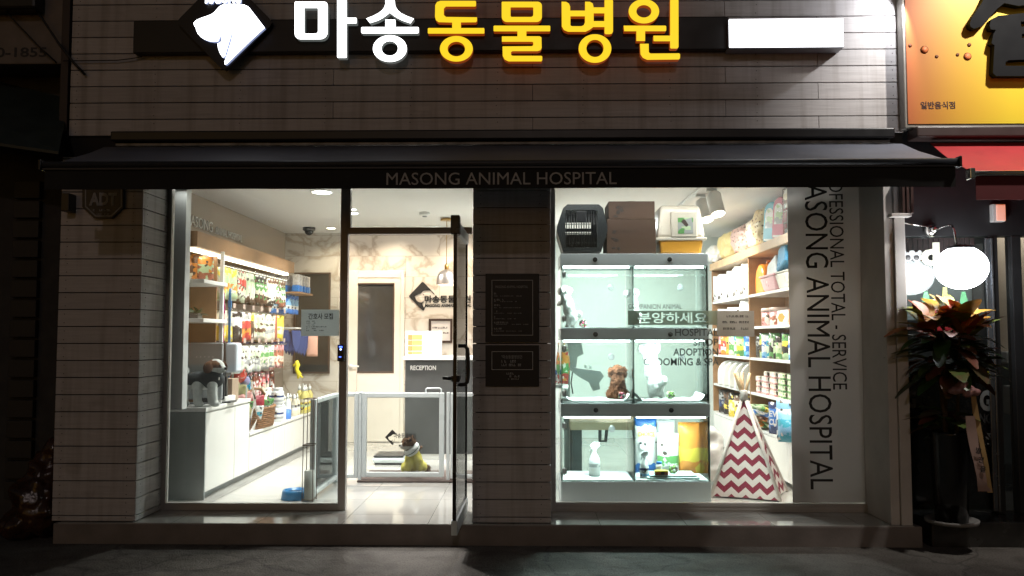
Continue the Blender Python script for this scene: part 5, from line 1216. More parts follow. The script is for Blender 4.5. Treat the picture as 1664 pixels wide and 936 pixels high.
fball('pale fabric ball low in the bottom cage with the packs', W(1094, 760, .86).x, .86, zC_ + .03, .035, 4)
# what lies in the lower cages
def trig(lab, px, py, Y, h, ma, lm=None, rz=0):
    p = W(px, py, Y); t = thing('spray_bottle', lab, 'spray bottle', (p.x, Y, zC_), rz); L_ = Local(t); w_ = h * .17
    MB().lathe([(w_ * .92, 0), (w_, .01), (w_, h * .42), (w_ * .8, h * .56), (w_ * .33, h * .70), (w_ * .3, h * .74)], (0, 0, 0), 20).build('bottle_body', ma, L_)
    MB().cham(-w_ * .35, w_ * .35, -.013, .013, h * .74, h * .82, .004).prism([(-w_ * .5, h * .82), (w_ * .45, h * .82), (w_ * .95, h * .9), (w_ * .9, h), (-w_ * .1, h), (-w_ * .75, h * .9)], (0, .012, 0), (1, 0, 0), (0, 0, 1), (0, -1, 0), .024).build('spray_head', M_tub, L_)
    MB().tube([(-w_ * .55, 0, h * .82), (-w_ * .75, 0, h * .74), (-w_ * .7, 0, h * .68)], .005, 6).build('trigger', M_tub, L_)
    if lm: MB().lathe([(w_ * 1.015, h * .08), (w_ * 1.015, h * .38)], (0, 0, 0), 20, cap=False).build('bottle_label', lm, L_)
trig('white trigger spray bottle standing alone in the bottom cage', 966, 765, .92, .27, M_tub, packmat('spray_lab', [C['wh'], C['wh'], C['gy']], .12))
trig('smaller white spray bottle with blue label before the tall blue pack', 1047, 770, .84, .21, M_tub, packmat('spray_lab2', [C['sky'], C['wh'], C['nv']], .3))
jar('small_jar', 'little blue labelled white jar between the packs in the bottom cage', 'jar', W(1071, 765, .86).x, .86, .026, .11, M_tub, mat('blue_plastic', ()), None, packmat('jar_lab', [C['bl'], C['wh']], .3), z=zC_ + .012)
def bigbag(nm, lab, cat, px0, py0, px1, py1, Y, ma, t=.09, rz=0, z=None, text_=None):
    x0, x1, z0, z1 = rect(px0, py0, px1, py1, Y); z0 = z if z is not None else z0
    th = thing(nm, lab, cat, ((x0 + x1) / 2, Y, z0), rz)
    o = pouch('bag', x1 - x0, z1 - z0, t, ma, flat=.08, hook=False, nx=8, nz=10); o.parent = th; o.rotation_euler = (0, 0, radians(90))
    if text_:
        for tx, c, a, b_, e, f_ in text_:
            W_ = x1 - x0; H_ = z1 - z0
            text_mb(tx, (a * W_ - W_ / 2, -t * .5 - .001, c * H_), (1, 0, 0), (0, 0, 1), (b_ * W_, e * H_), .001, .03).build('lettering', f_, Local(th))
    return th
M_ybr = mat('yellow_letters', (.75, .60, .05), .5); M_bll = mat('blue_letters', (.05, .13, .45), .5); M_wl = M_white
pk = bigbag('pad_pack', 'tall blue and white pet pad pack with yellow lettering in the bottom cage', 'pet pads', 1031, 678, 1067, 766, 1.12, packmat('choice', [C['bl'], C['wh'], C['wh'], C['wh'], C['wh'], C['bl']], .06), .08, 0, zC_, [('CHOICE', .66, .12, .76, .085, M_ybr)])
MB().ell((-.03, -.045, .22), (.03, .01, .035)).ell((-.045, -.047, .245), (.012, .008, .012), m=1).ell((-.012, -.047, .235), (.01, .008, .016), m=1).build('puppy_print', [M_white, M_black], Local(pk))
bigbag('pad_pack', 'white refill pack with green foot band in the bottom cage', 'pet pads', 1068, 704, 1103, 766, 1.05, packmat('after', [C['wh'], C['gn'], C['wh'], C['wh'], C['wh']], .1), .07, 0, zC_, [('after', .2, .3, .6, .1, M_white)])
bigbag('pad_pack', 'plain white tall pack behind the refill pack in the bottom cage', 'pet pads', 1068, 680, 1099, 766, 1.16, M_tub, .06, 0, zC_)
bigbag('treat_bag', 'glossy orange treat bag with white dog picture in the bottom cage', 'pet food', 1102, 686, 1142, 760, 1.08, packmat('orange_bag', [C['og'], C['yl'], C['og'], C['og']], .18, .2, 9), .09, .1, zC_)
p = W(1092, 770, .86)
MB().cham(p.x - .21, p.x + .20, YC + .03, YC + .30, zC_ + .002, zC_ + .018, .006).cham(p.x - .19, p.x + .18, YC + .04, YC + .28, zC_ + .019, zC_ + .033, .006).build('folded_pad', mat('mint_pad', (.55, .72, .70), .7, bump=.2), None, 'folded pale mint pads lying flat in the bottom cage', 'pet pads')
p = W(1074, 770, .78); MB().cham(p.x - .05, p.x + .055, .755, .80, zC_ + .034, zC_ + .07, .006).build('soap_box', packmat('soap', [C['rb'], C['og'], C['yl']], .15), None, 'small red and orange box on the folded mint pads', 'box')

# on top of the cages
zt = zr[0][1] + .001
def shell_ring(sections, seg=4): pass
cr = thing('pet_carrier', 'dark grey plastic pet carrier with barred door on top of the cages', 'pet carrier', (W(945, 408, .95).x, .95, zt)); Yc = .78
M_car = mat('carrier_grey', (.016, .02, .022), .45, bump=.1)
prof = [(915, 409), (905, 376), (905, 368), (915, 338), (922, 332), (973, 332), (980, 338), (987, 368), (987, 376), (977, 409)]
pts = pp(prof, Yc); pts = [(x, max(z, zt + .001)) for x, z in pts]
hole = pp([(919, 402), (919, 341), (971, 341), (971, 402)], Yc)
c = curve_data([pts, hole], .02); data_to_mb(c, (0, Yc + .03, 0), (1, 0, 0), (0, 0, 1), .03).build('front_frame', M_car, cr); bpy.data.curves.remove(c)
zlo, zhi, zmid = pts[0][1], pts[4][1], (pts[1][1] + pts[2][1]) / 2
k = len(pts); cxx = sum(x for x, z in pts) / k
vs = [(x, Yc + .031, z) for x, z in pts] + [(cxx + (x - cxx) * .96, Yc + .42, zlo + (z - zlo) * .97) for x, z in pts]
# the rear half of the shell keeps open side slots so light shows through the bars
fs = [(i, (i + 1) % k, k + (i + 1) % k, k + i) for i in range(k)]
bk = pp([(919, 402), (919, 380), (971, 380), (971, 402)], Yc + .42)
b = MB().add(vs, fs)
inn = [(cxx + (x - cxx) * .97, Yc + .031, zlo + .006 + (z - zlo) * .97) for x, z in pts] + [(cxx + (x - cxx) * .93, Yc + .42, zlo + .006 + (z - zlo) * .94) for x, z in pts]
b.add(inn, fs); b.build('shell', M_car, cr)
bpts = [(cxx + (x - cxx) * .96, zlo + (z - zlo) * .97) for x, z in pts]
h1 = [(cxx - .13, zlo + .24), (cxx + .10, zlo + .24), (cxx + .10, zlo + .29), (cxx - .13, zlo + .29)]; h2 = [(cxx - .13, zlo + .19), (cxx + .10, zlo + .19), (cxx + .10, zlo + .212), (cxx - .13, zlo + .212)]
c = curve_data([bpts, h1, h2], .02); data_to_mb(c, (0, Yc + .425, 0), (1, 0, 0), (0, 0, 1), .006).build('rear_panel', M_car, cr); bpy.data.curves.remove(c)
hx0, hx1 = hole[0][0], hole[2][0]; hz0, hz1 = hole[0][1], hole[1][1]; b = MB()
for i in range(13): x = hx0 + (hx1 - hx0) * (i + .5) / 13; b.tube([(x, Yc + .012, hz0 - .005), (x, Yc + .012, hz1 + .005)], .0042, 6)
for i in range(4): z = hz0 + (hz1 - hz0) * (i + .5) / 4; b.tube([(hx0 - .005, Yc + .018, z), (hx1 + .005, Yc + .018, z)], .0035, 6)
b.build('barred_door', mat('bar_black', (.015, .016, .017), .4), cr)
MB().cham(hx0 + .09, hx1 - .09, Yc - .006, Yc + .006, hz1 - .10, hz1 - .01, .006).build('latch', M_dark, cr)
MB().tube([(cxx - .07, Yc + .22, zhi - .004), (cxx - .06, Yc + .22, zhi + .012), (cxx + .06, Yc + .22, zhi + .012), (cxx + .07, Yc + .22, zhi - .004)], .008).build('handle', M_car, cr)
M_cart = mat('brown_carton', (.075, .038, .021), .75, var=.15, scale=4)
def carton(lab, px0, py0, px1, py1, z0, z1, seed):
    x0, x1, _, _ = rect(px0, py0, px1, py1, .8); t = thing('carton', lab, 'box', ((x0 + x1) / 2, .97, z0))
    MB().cham(x0, x1, .80, 1.16, z0, z1, .003).build('box', M_cart, t)
    MB().box((x0 + x1) / 2 - .025, (x0 + x1) / 2 + .025, .7985, 1.1615, z1 - .0, z1 + .0012).box((x0 + x1) / 2 - .0, x1 - .01, .798, .7995, z1 - .006, z1 - .003).build('tape', mat('tape', (.14, .085, .05), .3), t)
    zz = z0 + (z1 - z0) * .62
    M_bp = mat('carton_print', (.045, .025, .015), .7)
    text_mb('Magic Sweet' if seed == 1 else 'Magic Sweet', (x0 + .12, .799, zz), (1, 0, 0), (0, 0, 1), (.11, .022), .0008, .02).build('lettering', M_bp, t)
    b = MB(); rn = random.Random(seed); bx, bz = x0 + .08, z0 + (z1 - z0) * .2
    for i in range(9): b.ell((bx + rn.uniform(-.03, .03), .7995, bz + rn.uniform(-.01, (z1 - z0) * .5)), (rn.uniform(.008, .02), .001, rn.uniform(.006, .016)), seg=8)
    b.build('flower_print', mat('flower_print', (.03, .022, .018), .7), t)
zc1 = W(1026, 356, .8).z
carton('large brown carton with flower print beside the dark pet carrier', 986, 350, 1066, 411, zt, zc1, 1)
carton('shallow brown carton stacked on the large brown carton', 989, 326, 1064, 356, zc1 + .001, W(1026, 327, .8).z, 2)
lt = thing('litter_box', 'hooded litter box with white dome and orange base on top of the cages', 'litter box', (W(1107, 408, .98).x, .98, zt))
Yl = .80; M_lbx = mat('litter_white', (.80, .72, .60), .3, var=.03); M_lbo = mat('litter_orange', (.72, .34, .04), .3, var=.05)
def taper(b, x0, x1, y0, y1, z0, z1, k, c=.02, m=0):
    """rounded box narrowing by k towards the top"""
    s0 = len(b.v); b.cham(x0, x1, y0, y1, z0, z1, c, m); mx, my = (x0 + x1) / 2, (y0 + y1) / 2
    for i in range(s0, len(b.v)):
        q = b.v[i]; f = 1 + (k - 1) * (q.z - z0) / (z1 - z0); b.v[i] = Vector((mx + (q.x - mx) * f, my + (q.y - my) * f, q.z))
    return b
x0, x1, z0, z1 = rect(1067, 332, 1147, 412, Yl); zs = W(1107, 388, Yl).z
taper(MB(), x0 + .035, x1 - .035, Yl + .02, Yl + .42, zt, zs, 1.1, .02).build('base', M_lbo, lt)
taper(MB(), x0, x1, Yl, Yl + .46, zs + .001, z1, .82, .035).cham(x0 - .004, x1 + .004, Yl - .006, Yl + .47, zs - .012, zs + .012, .006).build('dome', M_lbx, lt)
dx0, dx1, dz0, dz1 = rect(1090, 344, 1133, 386, Yl)
b = MB().cham(dx0, dx1, Yl - .012, Yl + .03, dz0, dz1, .01); b.build('flap', mat('flap_white', (.66, .60, .50), .25), lt)
wx0, wx1, wz0, wz1 = rect(1101, 354, 1126, 380, Yl)
MB().cham(wx0, wx1, Yl - .0145, Yl - .0125, wz0, wz1, .0008).build('flap_picture', packmat('flap_pic', [C['gy'], C['lg'], C['gy'], C['gn']], .3, .3, 25), lt)
# behind the cages: grooming table and bath
tb = thing('grooming_table', 'wood topped grooming table with dark legs seen through the bottom cage', 'table', (W(985, 760, 1.9).x, 1.9, 0))
x0, x1, z0, z1 = rect(927, 686, 1024, 699, 1.7)
MB().cham(x0, x1 + .25, 1.7, 2.3, z0, z1, .004).build('table_top', mat('birch_top', (.50, .36, .24), .5, var=.2), tb)
for x in (x0 + .02, x1 + .1):
    for y in (1.74, 2.2): MB().cham(x, x + .085, y, y + .06, 0, z0 - .002, .004).build('leg', mat('dark_leg', (.06, .065, .07), .5), tb)
MB().tube([(W(975, 700, 1.72).x, 1.72, z0), (W(975, 716, 1.72).x, 1.72, z0 - .1), (W(984, 716, 1.72).x, 1.72, z0 - .1), (W(986, 700, 1.72).x, 1.72, z0)], .016).build('clamp', M_dark, tb)
st_ = thing('pet_dryer', 'grey jointed grooming dryer arm seen behind the puppy cage', 'pet dryer', (W(950, 600, 2.0).x, 2.0, 0))
M_dry = mat('dryer_grey', (.30, .31, .31), .4); P_ = lambda x, y: tuple(W(x, y, 2.0))
MB().prism(pp([(921, 556), (944, 556), (948, 575), (938, 580), (936, 597), (926, 597), (924, 578)], 2.0), (0, 2.1, 0), (1, 0, 0), (0, 0, 1), (0, -1, 0), .14).build('motor_head', M_dry, st_)
MB().prism(pp([(919, 596), (950, 600), (975, 603), (981, 611), (973, 622), (975, 632), (964, 635), (958, 622), (940, 612)], 2.0), (0, 2.12, 0), (1, 0, 0), (0, 0, 1), (0, -1, 0), .16).build('arm', M_dry, st_)
MB().tube([P_(931, 600), P_(928, 622), P_(931, 640)], .006).build('hose', M_dark, st_)
for q in (P_(952, 598), P_(960, 599)): MB().lathe([(.012, 0), (.012, .03), (0, .03)], q, 12).build('knob', M_white, st_)
MB().tube([P_(921, 590), P_(921, 700), tuple(W(921, 700, 2.0) * 1)], .03).tube([(P_(921, 590)[0], 2.0, P_(921, 590)[2]), (P_(921, 590)[0], 2.0, .0)], .028).build('stand_pole', M_dry, st_)
# clinic ceiling track and spots
tk = thing('light_track', 'thin white ceiling track carrying the white cylinder spots', 'light track', (1.55, 2.0, 2.62))
MB().cham(1.50, 1.53, .9, 4.6, 2.595, 2.618, .003).build('track', M_white, tk)
def spot(lab, px, py, Y, aim, power=30):
    p = W(px, py, Y); t = thing('track_spot', lab, 'spotlight', (p.x, p.y, 2.6)); d = (Vector(aim) - p).normalized(); r = .066
    top = p - d * .2
    MB().lathe([(r * .98, .0), (r, .0), (r, .2), (r * .9, .205), (0, .205), ], p - d * .205 * 0, 24, ax=-d).build('lamp_body', M_white, t)
    MB().lathe([(r * .9, -.0015), (0, -.0015)], p, 24, ax=-d, cap=False).build('lens', emit('spot_lens', (1, .86, .66), 14), t)
    MB().tube([top + Vector((0, 0, .0)), (top.x, top.y, 2.6)], .008, 8).build('stem', M_white, t)
    MB().cham(top.x - .06, top.x + .03, top.y - .02, top.y + .02, 2.594, 2.619, .003).build('mount', M_white, t)
    l = lamp('SPOT', 'spot_light', p + d * .01, power, (1, .84, .62), spot_size=radians(95), spot_blend=.6, shadow_soft_size=.045, aim=aim)
spot('white cylinder track spot nearer the street in the right window', 1167, 348, 1.45, (1.87, .85, .9), 55)
spot('white cylinder track spot further back above the yellow cushion bag', 1149, 357, 1.75, (1.85, 1.1, .9), 55)
lamp('SPOT', 'spot_light', (1.52, 2.6, 2.55), 80, (1, .84, .62), spot_size=radians(100), spot_blend=.6, shadow_soft_size=.045, aim=(2.4, 2.9, 1.3))
lamp('AREA', 'grooming_light', (1.0, 3.4, 2.6), 64, (1, .99, .97), shape='DISK', size=.3)
lamp('AREA', 'downlight_light', (1.9, .75, 2.6), 22, (1, .97, .92), shape='DISK', size=.2)

# ------------------------------------------------------------------ the shelving along the right wall
XS, XW = 2.24, 2.615
sh = thing('wall_shelving', 'walnut shelving with white boards and a white cabinet base along the side wall', 'shelf', (2.43, 2.7, 0))
y0, ym, y1 = .95, 2.68, 4.42
SZ = [.415, .755, 1.10, 1.41, 1.73]; TOPZ = 2.11
for y in (y0, ym, y1): MB().cham(XS, XW, y - .014, y + .014, .42, TOPZ, .003).build('upright', M_wood, sh)
MB().box(XW - .012, XW, y0 + .015, y1 - .015, .42, TOPZ).build('back_panel', M_wood, sh)
MB().cham(XS - .02, XW, y0 - .02, y1 + .02, TOPZ + .001, TOPZ + .085, .004).build('top_board', M_oak, sh)
for z in SZ:
    for a, b_ in ((y0 + .016, ym - .016), (ym + .016, y1 - .016)): MB().cham(XS + .002, XW - .014, a, b_, z - .026, z, .003).build('shelf_board', M_gloss, sh)
MB().box(XS + .02, XW, y0, y1, .05, .38).build('carcass', M_gloss, sh)
y = y0
for i in range(7): MB().cham(XS, XS + .018, y + .002, y + .4957, .05, .385, .002).build('cabinet_door', M_gloss, sh); y += .4957
def at_shelf(px, py, k, off=.1): p = WX(px, py, XS + off); return p.y
def stand(nm, lab, cat, y, z, ma, wd, h, t=.08, rz=0, x=None, grp=None, flat=.08, lean=0):
    o = pouch(nm, wd, h, t, ma, flat=flat, hook=False); o.location = (x if x is not None else XS + .12, y, z + .0015); o.rotation_euler = (0, lean, rz); tag(o, lab, cat, grp); return o
# far bay: white bags on the two upper shelves
M_wbag = packmat('white_bag', [C['wh'], C['wh'], C['wh'], C['wh']], .07, .45, 30)
pr = None
for i in range(9):
    loc = (XS + .1 + .03 * (i % 2), 2.85 + .175 * i, SZ[4] + .0015)
    if not pr: pr = stand('white_food_bag', 'large white food bag in the tight row on the uppermost far shelf', 'pet food', loc[1], SZ[4], M_wbag, .27, .335, .12, .9, loc[0], 'white bags on the uppermost shelf', .05)
    else: dup(pr, loc, rz=.9 + random.uniform(-.25, .25), scale=(1, 1, random.uniform(.9, 1.03)))
pr = None
for i in range(5):
    loc = (XS + .1 + .04 * (i % 2), 2.95 + .26 * i, SZ[3] + .0015)
    if not pr: pr = stand('white_food_bag', 'leaning white food bag on the second far shelf behind the paper notice', 'pet food', loc[1], SZ[3], M_wbag, .25, .27, .12, .9, loc[0], 'white bags on the second shelf', .05)
    else: dup(pr, loc, rz=.9 + random.uniform(-.4, .4), scale=(1, 1, random.uniform(.8, 1.0)))
for k, (ys, shelf, tex, grp, wh) in enumerate(((lin(2.86, 4.25, 8), 2, (('sky', 'bl', 'wh', 'bl'), ('tq', 'wh', 'tq', 'bl'), ('gn', 'yl', 'lg', 'gn'), ('gn', 'wh', 'lg', 'tq'), ('pg', 'gn', 'cr', 'lg'), ('yl', 'og', 'yl', 'og'), ('og', 'wh', 'rd', 'og'), ('pk', 'rd', 'wh', 'pk')), 'far pouches', 'far'),
                                      (lin(1.1, 2.5, 13), 2, (('dk', 'lg', 'dk', 'gn'), ('gn', 'dk', 'wh', 'gn'), ('tq', 'pg', 'tq', 'wh'), ('sky', 'wh', 'bl', 'wh'), ('lg', 'dk', 'yl', 'gn'), ('dk', 'dk', 'gy', 'dk'), ('gn', 'lg', 'cr', 'dk')), 'near pouches', 'near'))):
    for i, y in enumerate(ys):
        q = tex[i % len(tex)] if k else tex[i]
        nm = {'sky': 'sky blue', 'tq': 'turquoise', 'gn': 'green', 'pg': 'pale green', 'yl': 'yellow', 'og': 'orange', 'pk': 'pink and red', 'dk': 'black and green', 'lg': 'lime and black'}[q[0]] + ('' if k else (' and white' if q[1] == 'wh' else ''))
        if k and q == ('dk', 'dk', 'gy', 'dk'): nm = 'plain black'
        if k and q == ('gn', 'lg', 'cr', 'dk'): nm = 'green and cream'
        stand('food_pouch', f'{nm} standing pouch on the third shelf, {wh} bay', 'pet food', y, SZ[2], packmat('pk_' + ''.join(q), [C[z] for z in q], .3), .17, .21 + .015 * (i % 3), .06, .9 + random.uniform(-.2, .2), XS + .09 + .02 * (i % 2), f'{nm} {grp}')
# fourth shelf far: white carrying bags with round handles
pr = None
for i in range(5):
    loc = (XS + .1, 2.92 + .27 * i, SZ[1] + .0015)
    if not pr:
        n = 14; prof = [(-.13, 0), (.13, 0)] + [(.13 * cos(pi * t / n), .13 + .15 * sin(pi * t / n)) for t in range(n + 1)]
        t = thing('white_carrier', 'white arched carrier bag on the fourth far shelf with a round clasp', 'pet carrier', loc, .9 - pi / 2 + .5, 'white arched carriers')
        MB().prism(prof, (0, .05, 0), (1, 0, 0), (0, 0, 1), (0, -1, 0), .1).build('shell', mat('carrier_white', (.74, .74, .71), .35, var=.05), Local(t), bevel=.012)
        MB().lathe([(.03, 0), (.03, .012), (0, .012)], (.0, -.051, .12), 18, ax=(0, -1, 0)).build('clasp', mat('clasp_grey', (.4, .4, .38), .4), Local(t))
        pr = t
    else: dup(pr, loc, rz=.9 - pi / 2 + .5 + random.uniform(-.1, .1))
t = thing('black_carrier_insert', 'dark mesh pouch beside the white arched carriers', 'pet carrier', (XS + .12, 2.78, SZ[1]), -.4)
MB().ell((0, 0, .13), (.1, .04, .13)).build('shell', M_dark, Local(t))
# fourth shelf near: stacks of small tins
pr = {}
for i, y in enumerate(lin(1.12, 2.5, 11)):
    for k in range(4 if i < 9 else 3):
        q = 'pink' if (i + (k > 2)) % 11 > 5 else 'green'
        loc = (XS + .08 + .02 * (i % 2), y, SZ[1] + .001 + .055 * k)
        if q not in pr:
            m_ = packmat('tin_' + q, [C['pk'], C['wh'], C['cr']] if q == 'pink' else [C['gn'], C['cr'], C['lg']], .35, .4, 40)
            pr[q] = MB().cham(-.055, .055, -.055, .055, 0, .053, .008).build('food_tin', m_, origin='none'); pr[q].location = loc; tag(pr[q], f'{q} printed food tin stacked on the fourth shelf nearest the glass', 'pet food', f'{q} food tins')
        else: dup(pr[q], loc, rz=random.uniform(-.12, .12))
# fifth shelf
for i, (d, q, y, hh, ww) in enumerate((('black', ('dk', 'nv', 'gy', 'dk'), 4.2, .27, .2), ('black and yellow', ('dk', 'yl', 'dk', 'br'), 3.95, .25, .2), ('yellow fish print', ('yl', 'cr', 'yl', 'dk'), 3.66, .26, .22), ('brown and yellow', ('br', 'yl', 'cr', 'br'), 3.4, .25, .22), ('rust', ('rb', 'cr', 'rb', 'dk'), 3.1, .24, .2), ('turquoise', ('tq', 'wh', 'tq', 'pk'), 2.84, .23, .2))):
    stand('food_bag', f'{d} food bag on the lowest shelf beyond the tent poles', 'pet food', y, SZ[0], packmat('fb' + str(i), [C[z] for z in q], .3), ww, hh, .1, .9, XS + .11)
rn = random.Random(12)
for i in range(16):
    d, q = ((('green and orange'), ('gn', 'og', 'cr', 'gn')), ('brown and cream', ('br', 'cr', 'og', 'rb')), ('blue and white', ('sky', 'wh', 'bl', 'wh')), ('lime', ('lg', 'yl', 'gn', 'lg')))[i % 4]
    o = pouch('snack_bag', .2, .16, .06, packmat('sn' + str(i % 4), [C[z] for z in q], .35), hook=False, flat=.06)
    o.location = (XS + .06 + rn.uniform(0, .1), 2.55 - .052 * (i // 2) - rn.uniform(0, .03), SZ[0] + .02 + .052 * (i % 4)); o.rotation_euler = (0, -1.2 + rn.uniform(-.1, .1), rn.uniform(-.5, .5)); tag(o, f'{d} snack bag in the slumped pile on the lowest shelf', 'pet food', f'{d} snack bags in the pile')
bg = thing('cat_litter_bag', 'dark blue litter bag with white lettering leaning on the lowest shelf', 'cat litter', (XS + .06, 1.86, SZ[0] + .001), -.85)
o = pouch('bag', .24, .29, .09, packmat('ever', [C['nv'], C['bl'], C['bl'], C['nv']], .05), hook=False); o.parent = bg; o.rotation_euler = (0, 0, pi / 2)
for t_, z in (('EVER', .16), ('CLEAN', .085)): text_mb(t_, (-.085, -.047, z), (1, 0, 0), (0, 0, 1), (.17, .055), .002, .03).build('lettering', M_white, Local(bg))
stand('litter_bag', 'purple and silver litter bag below the dark blue lettered bag', 'cat litter', 1.62, SZ[0], packmat('purple', [C['nv'], C['pl'], C['gy'], C['nv']], .3), .22, .25, .1, 1.1, XS + .07)
for d, q, y, z, wd, h, t, x in (('white and navy diaper', ('wh', 'nv', 'wh', 'sky'), 1.42, SZ[0], .26, .34, .13, XS + .03), ('pale turquoise', ('tq', 'sky', 'tq', 'sky'), 1.24, SZ[0] - .0, .25, .26, .13, XS - .015)):
    stand('pad_pack', f'{d} pad pack at the front end of the lowest shelf', 'pet pads', y, z, packmat('pp' + d[:3], [C[k] for k in q], .12), wd, h, t, 1.0, x)
# near bay, uppermost shelf: orange dome, pink tub, blue-white box, clear box
od = thing('orange_carrier', 'glossy orange dome shaped carrier standing on the uppermost near shelf', 'pet carrier', (XS + .17, 2.42, SZ[4] + .001))
M_or = mat('orange_gloss', (.75, .26, .02), .2, var=.05)
n = 16; prof = [(-.16, 0), (.16, 0)] + [(.16 * cos(pi * t / n), .12 + .17 * sin(pi * t / n)) for t in range(n + 1)]
MB().prism(prof, (.13, 0, 0), (0, 1, 0), (0, 0, 1), (-1, 0, 0), .26).build('shell', M_or, Local(od), bevel=.025)
MB().tube([(-.05, 0, .288), (-.05, 0, .32), (.05, 0, .32), (.05, 0, .288)], .012).build('handle', M_or, Local(od))
pt = thing('pink_tray', 'pink and clear plastic tub in front of the orange dome carrier', 'litter tray', (XS + .12, 2.0, SZ[4] + .001))
taper(MB(), -.11, .13, -.24, .14, 0, .13, 1.25, .015).cham(-.15, .17, -.30, .19, .131, .15, .008).build('tub', mat('pink_plastic', (.72, .40, .42), .3, var=.05), Local(pt))
ctb = thing('clear_tub', 'clear white plastic tub on the uppermost near shelf beside the pink tub', 'litter tray', (XS + .14, 1.45, SZ[4] + .001))
taper(MB(), -.12, .14, -.24, .24, 0, .14, 1.2, .015).cham(-.15, .17, -.29, .29, .141, .155, .006).build('tub', mat('milky_plastic', (.62, .60, .54), .3), Local(ctb))
bb = thing('blue_white_box', 'blue and white hooded tray tilted over the pink tub', 'litter box', (XS + .12, 1.62, SZ[4] + .16)); bb.rotation_euler = (-.28, 0, 0)
taper(MB(), -.13, .14, -.24, .06, .012, .22, .75, .02).build('blue_shell', mat('blue_shell', (.03, .24, .45), .3), Local(bb)); taper(MB(), -.135, .14, .062, .40, .012, .20, .8, .02).build('white_shell', M_tub, Local(bb))
# second near shelf: tubs and boxes
t = thing('treat_tub', 'pink printed treat tub on the second near shelf with clear lid', 'pet food', (XS + .11, 2.22, SZ[3] + .001))
MB().lathe([(.10, 0), (.105, .01), (.105, .13)], (0, 0, 0), 30).build('tub', packmat('pinktub', [C['pk'], C['rb'], C['pk']], .5, .3, 18), Local(t)); MB().lathe([(.108, .131), (.108, .165), (.10, .168), (0, .168)], (0, 0, 0), 30).build('lid', mat('pinkish_lid', (.65, .5, .45), .3), Local(t))
dup(t, (XS + .12, 1.98, SZ[3] + .001), rz=1, label='pink printed treat tub on the second near shelf beside the orange fish carton')
for i, (y, lab, z) in enumerate(((1.62, 'white carton with large orange fish picture on the second near shelf', 0), (1.28, 'orange and white carton at the window end of the second near shelf', 0), (1.26, 'orange carton stacked on the orange and white carton', .135))):
    t = thing('food_carton', lab, 'pet food', (XS + .12, y, SZ[3] + .001 + z), 0)
    MB().cham(-.1, .12, -.14, .14, 0, .13, .004).build('carton', M_tub if i == 0 else mat('orange_carton', (.72, .26, .05), .5), Local(t))
    MB().prism([(-.1, .07), (-.02, .105), (.07, .10), (.12, .065), (.07, .03), (-.02, .025)], (-.1005, 0, 0), (0, 1, 0), (0, 0, 1), (-1, 0, 0), .001).build('fish_print', mat('orange_print2', (.75, .25, .02), .5) if i != 1 else M_white, Local(t))
# on the very top
ZT = TOPZ + .087
def dotted(name, base, dot, sc=26):
    m, nt, b = nodes(name); L = nt.links.new; tc = N(nt, 'ShaderNodeTexCoord'); vo = N(nt, 'ShaderNodeTexVoronoi'); vo.inputs['Scale'].default_value = sc; vo.inputs['Randomness'].default_value = .6; L(tc.outputs['Object'], vo.inputs['Vector'])
    rp = N(nt, 'ShaderNodeValToRGB'); e = rp.color_ramp.elements; e[0].position = .25; e[0].color = dot + (1,); e[1].position = .3; e[1].color = base + (1,); L(vo.outputs['Distance'], rp.inputs[0]); L(rp.outputs[0], b.inputs['Base Color'])
    b.inputs['Roughness'].default_value = .35; b.inputs['Coat Weight'].default_value = .6; b.inputs['Coat Roughness'].default_value = .08
    no = N(nt, 'ShaderNodeTexNoise'); no.inputs['Scale'].default_value = 14; no.inputs['Detail'].default_value = 3; L(tc.outputs['Object'], no.inputs['Vector']); bp = N(nt, 'ShaderNodeBump'); bp.inputs['Strength'].default_value = .9; bp.inputs['Distance'].default_value = .03; L(no.outputs['Fac'], bp.inputs['Height']); L(bp.outputs[0], b.inputs['Coat Normal'])
    return m
def cushion(lab, y, dy, h, ma, z=ZT, x=XS + .13, seed=0):
    blob('cushion_bag', [('e', (0, 0, h * .5), (.13, dy, h * .5)), ('e', (-.02, dy * .3, h * .62), (.11, dy * .6, h * .38)), ('e', (0, -dy * .4, h * .3), (.13, dy * .6, h * .3))], [ma], None, .016, None, .03, 9 + seed, 3, label=lab, cat='pet bed')
    o = COL.objects[-1]
    return o
def place(o, x, y, z): o.location = (x, y, z + o.location.z - min(v.co.z for v in o.data.vertices) - o.location.z); return o
o = cushion('yellow cushion in a clear bag on top of the shelving under the spots', 3.7, .34, .33, mat('yellow_cushion', (.75, .60, .28), .35, bump=.2)); place(o, XS + .14, 3.95, ZT)
o = cushion('pink cushion with dark dots in a clear bag on the shelving top', 3.0, .30, .33, dotted('pink_dots', (.66, .42, .36), (.06, .03, .03), 30), seed=2); place(o, XS + .14, 3.32, ZT)
o = cushion('white bag with small dark dots on the shelving top between pink and leopard cushions', 2.6, .2, .34, dotted('white_dots', (.70, .63, .54), (.12, .08, .06), 34), seed=1); place(o, XS + .15, 2.78, ZT)
o = cushion('cream cushion with brown leopard dots in a clear bag on the shelving top', 2.3, .22, .38, dotted('leopard_dots', (.72, .56, .32), (.14, .06, .02), 24), seed=3); place(o, XS + .12, 2.42, ZT)
o = cushion('crumpled white plastic bag at the far end of the shelving top', 4.2, .2, .2, mat('white_plastic_bag', (.8, .78, .74), .25, bump=.5, scale=6), seed=5); place(o, XS + .05, 4.30, ZT - .0)
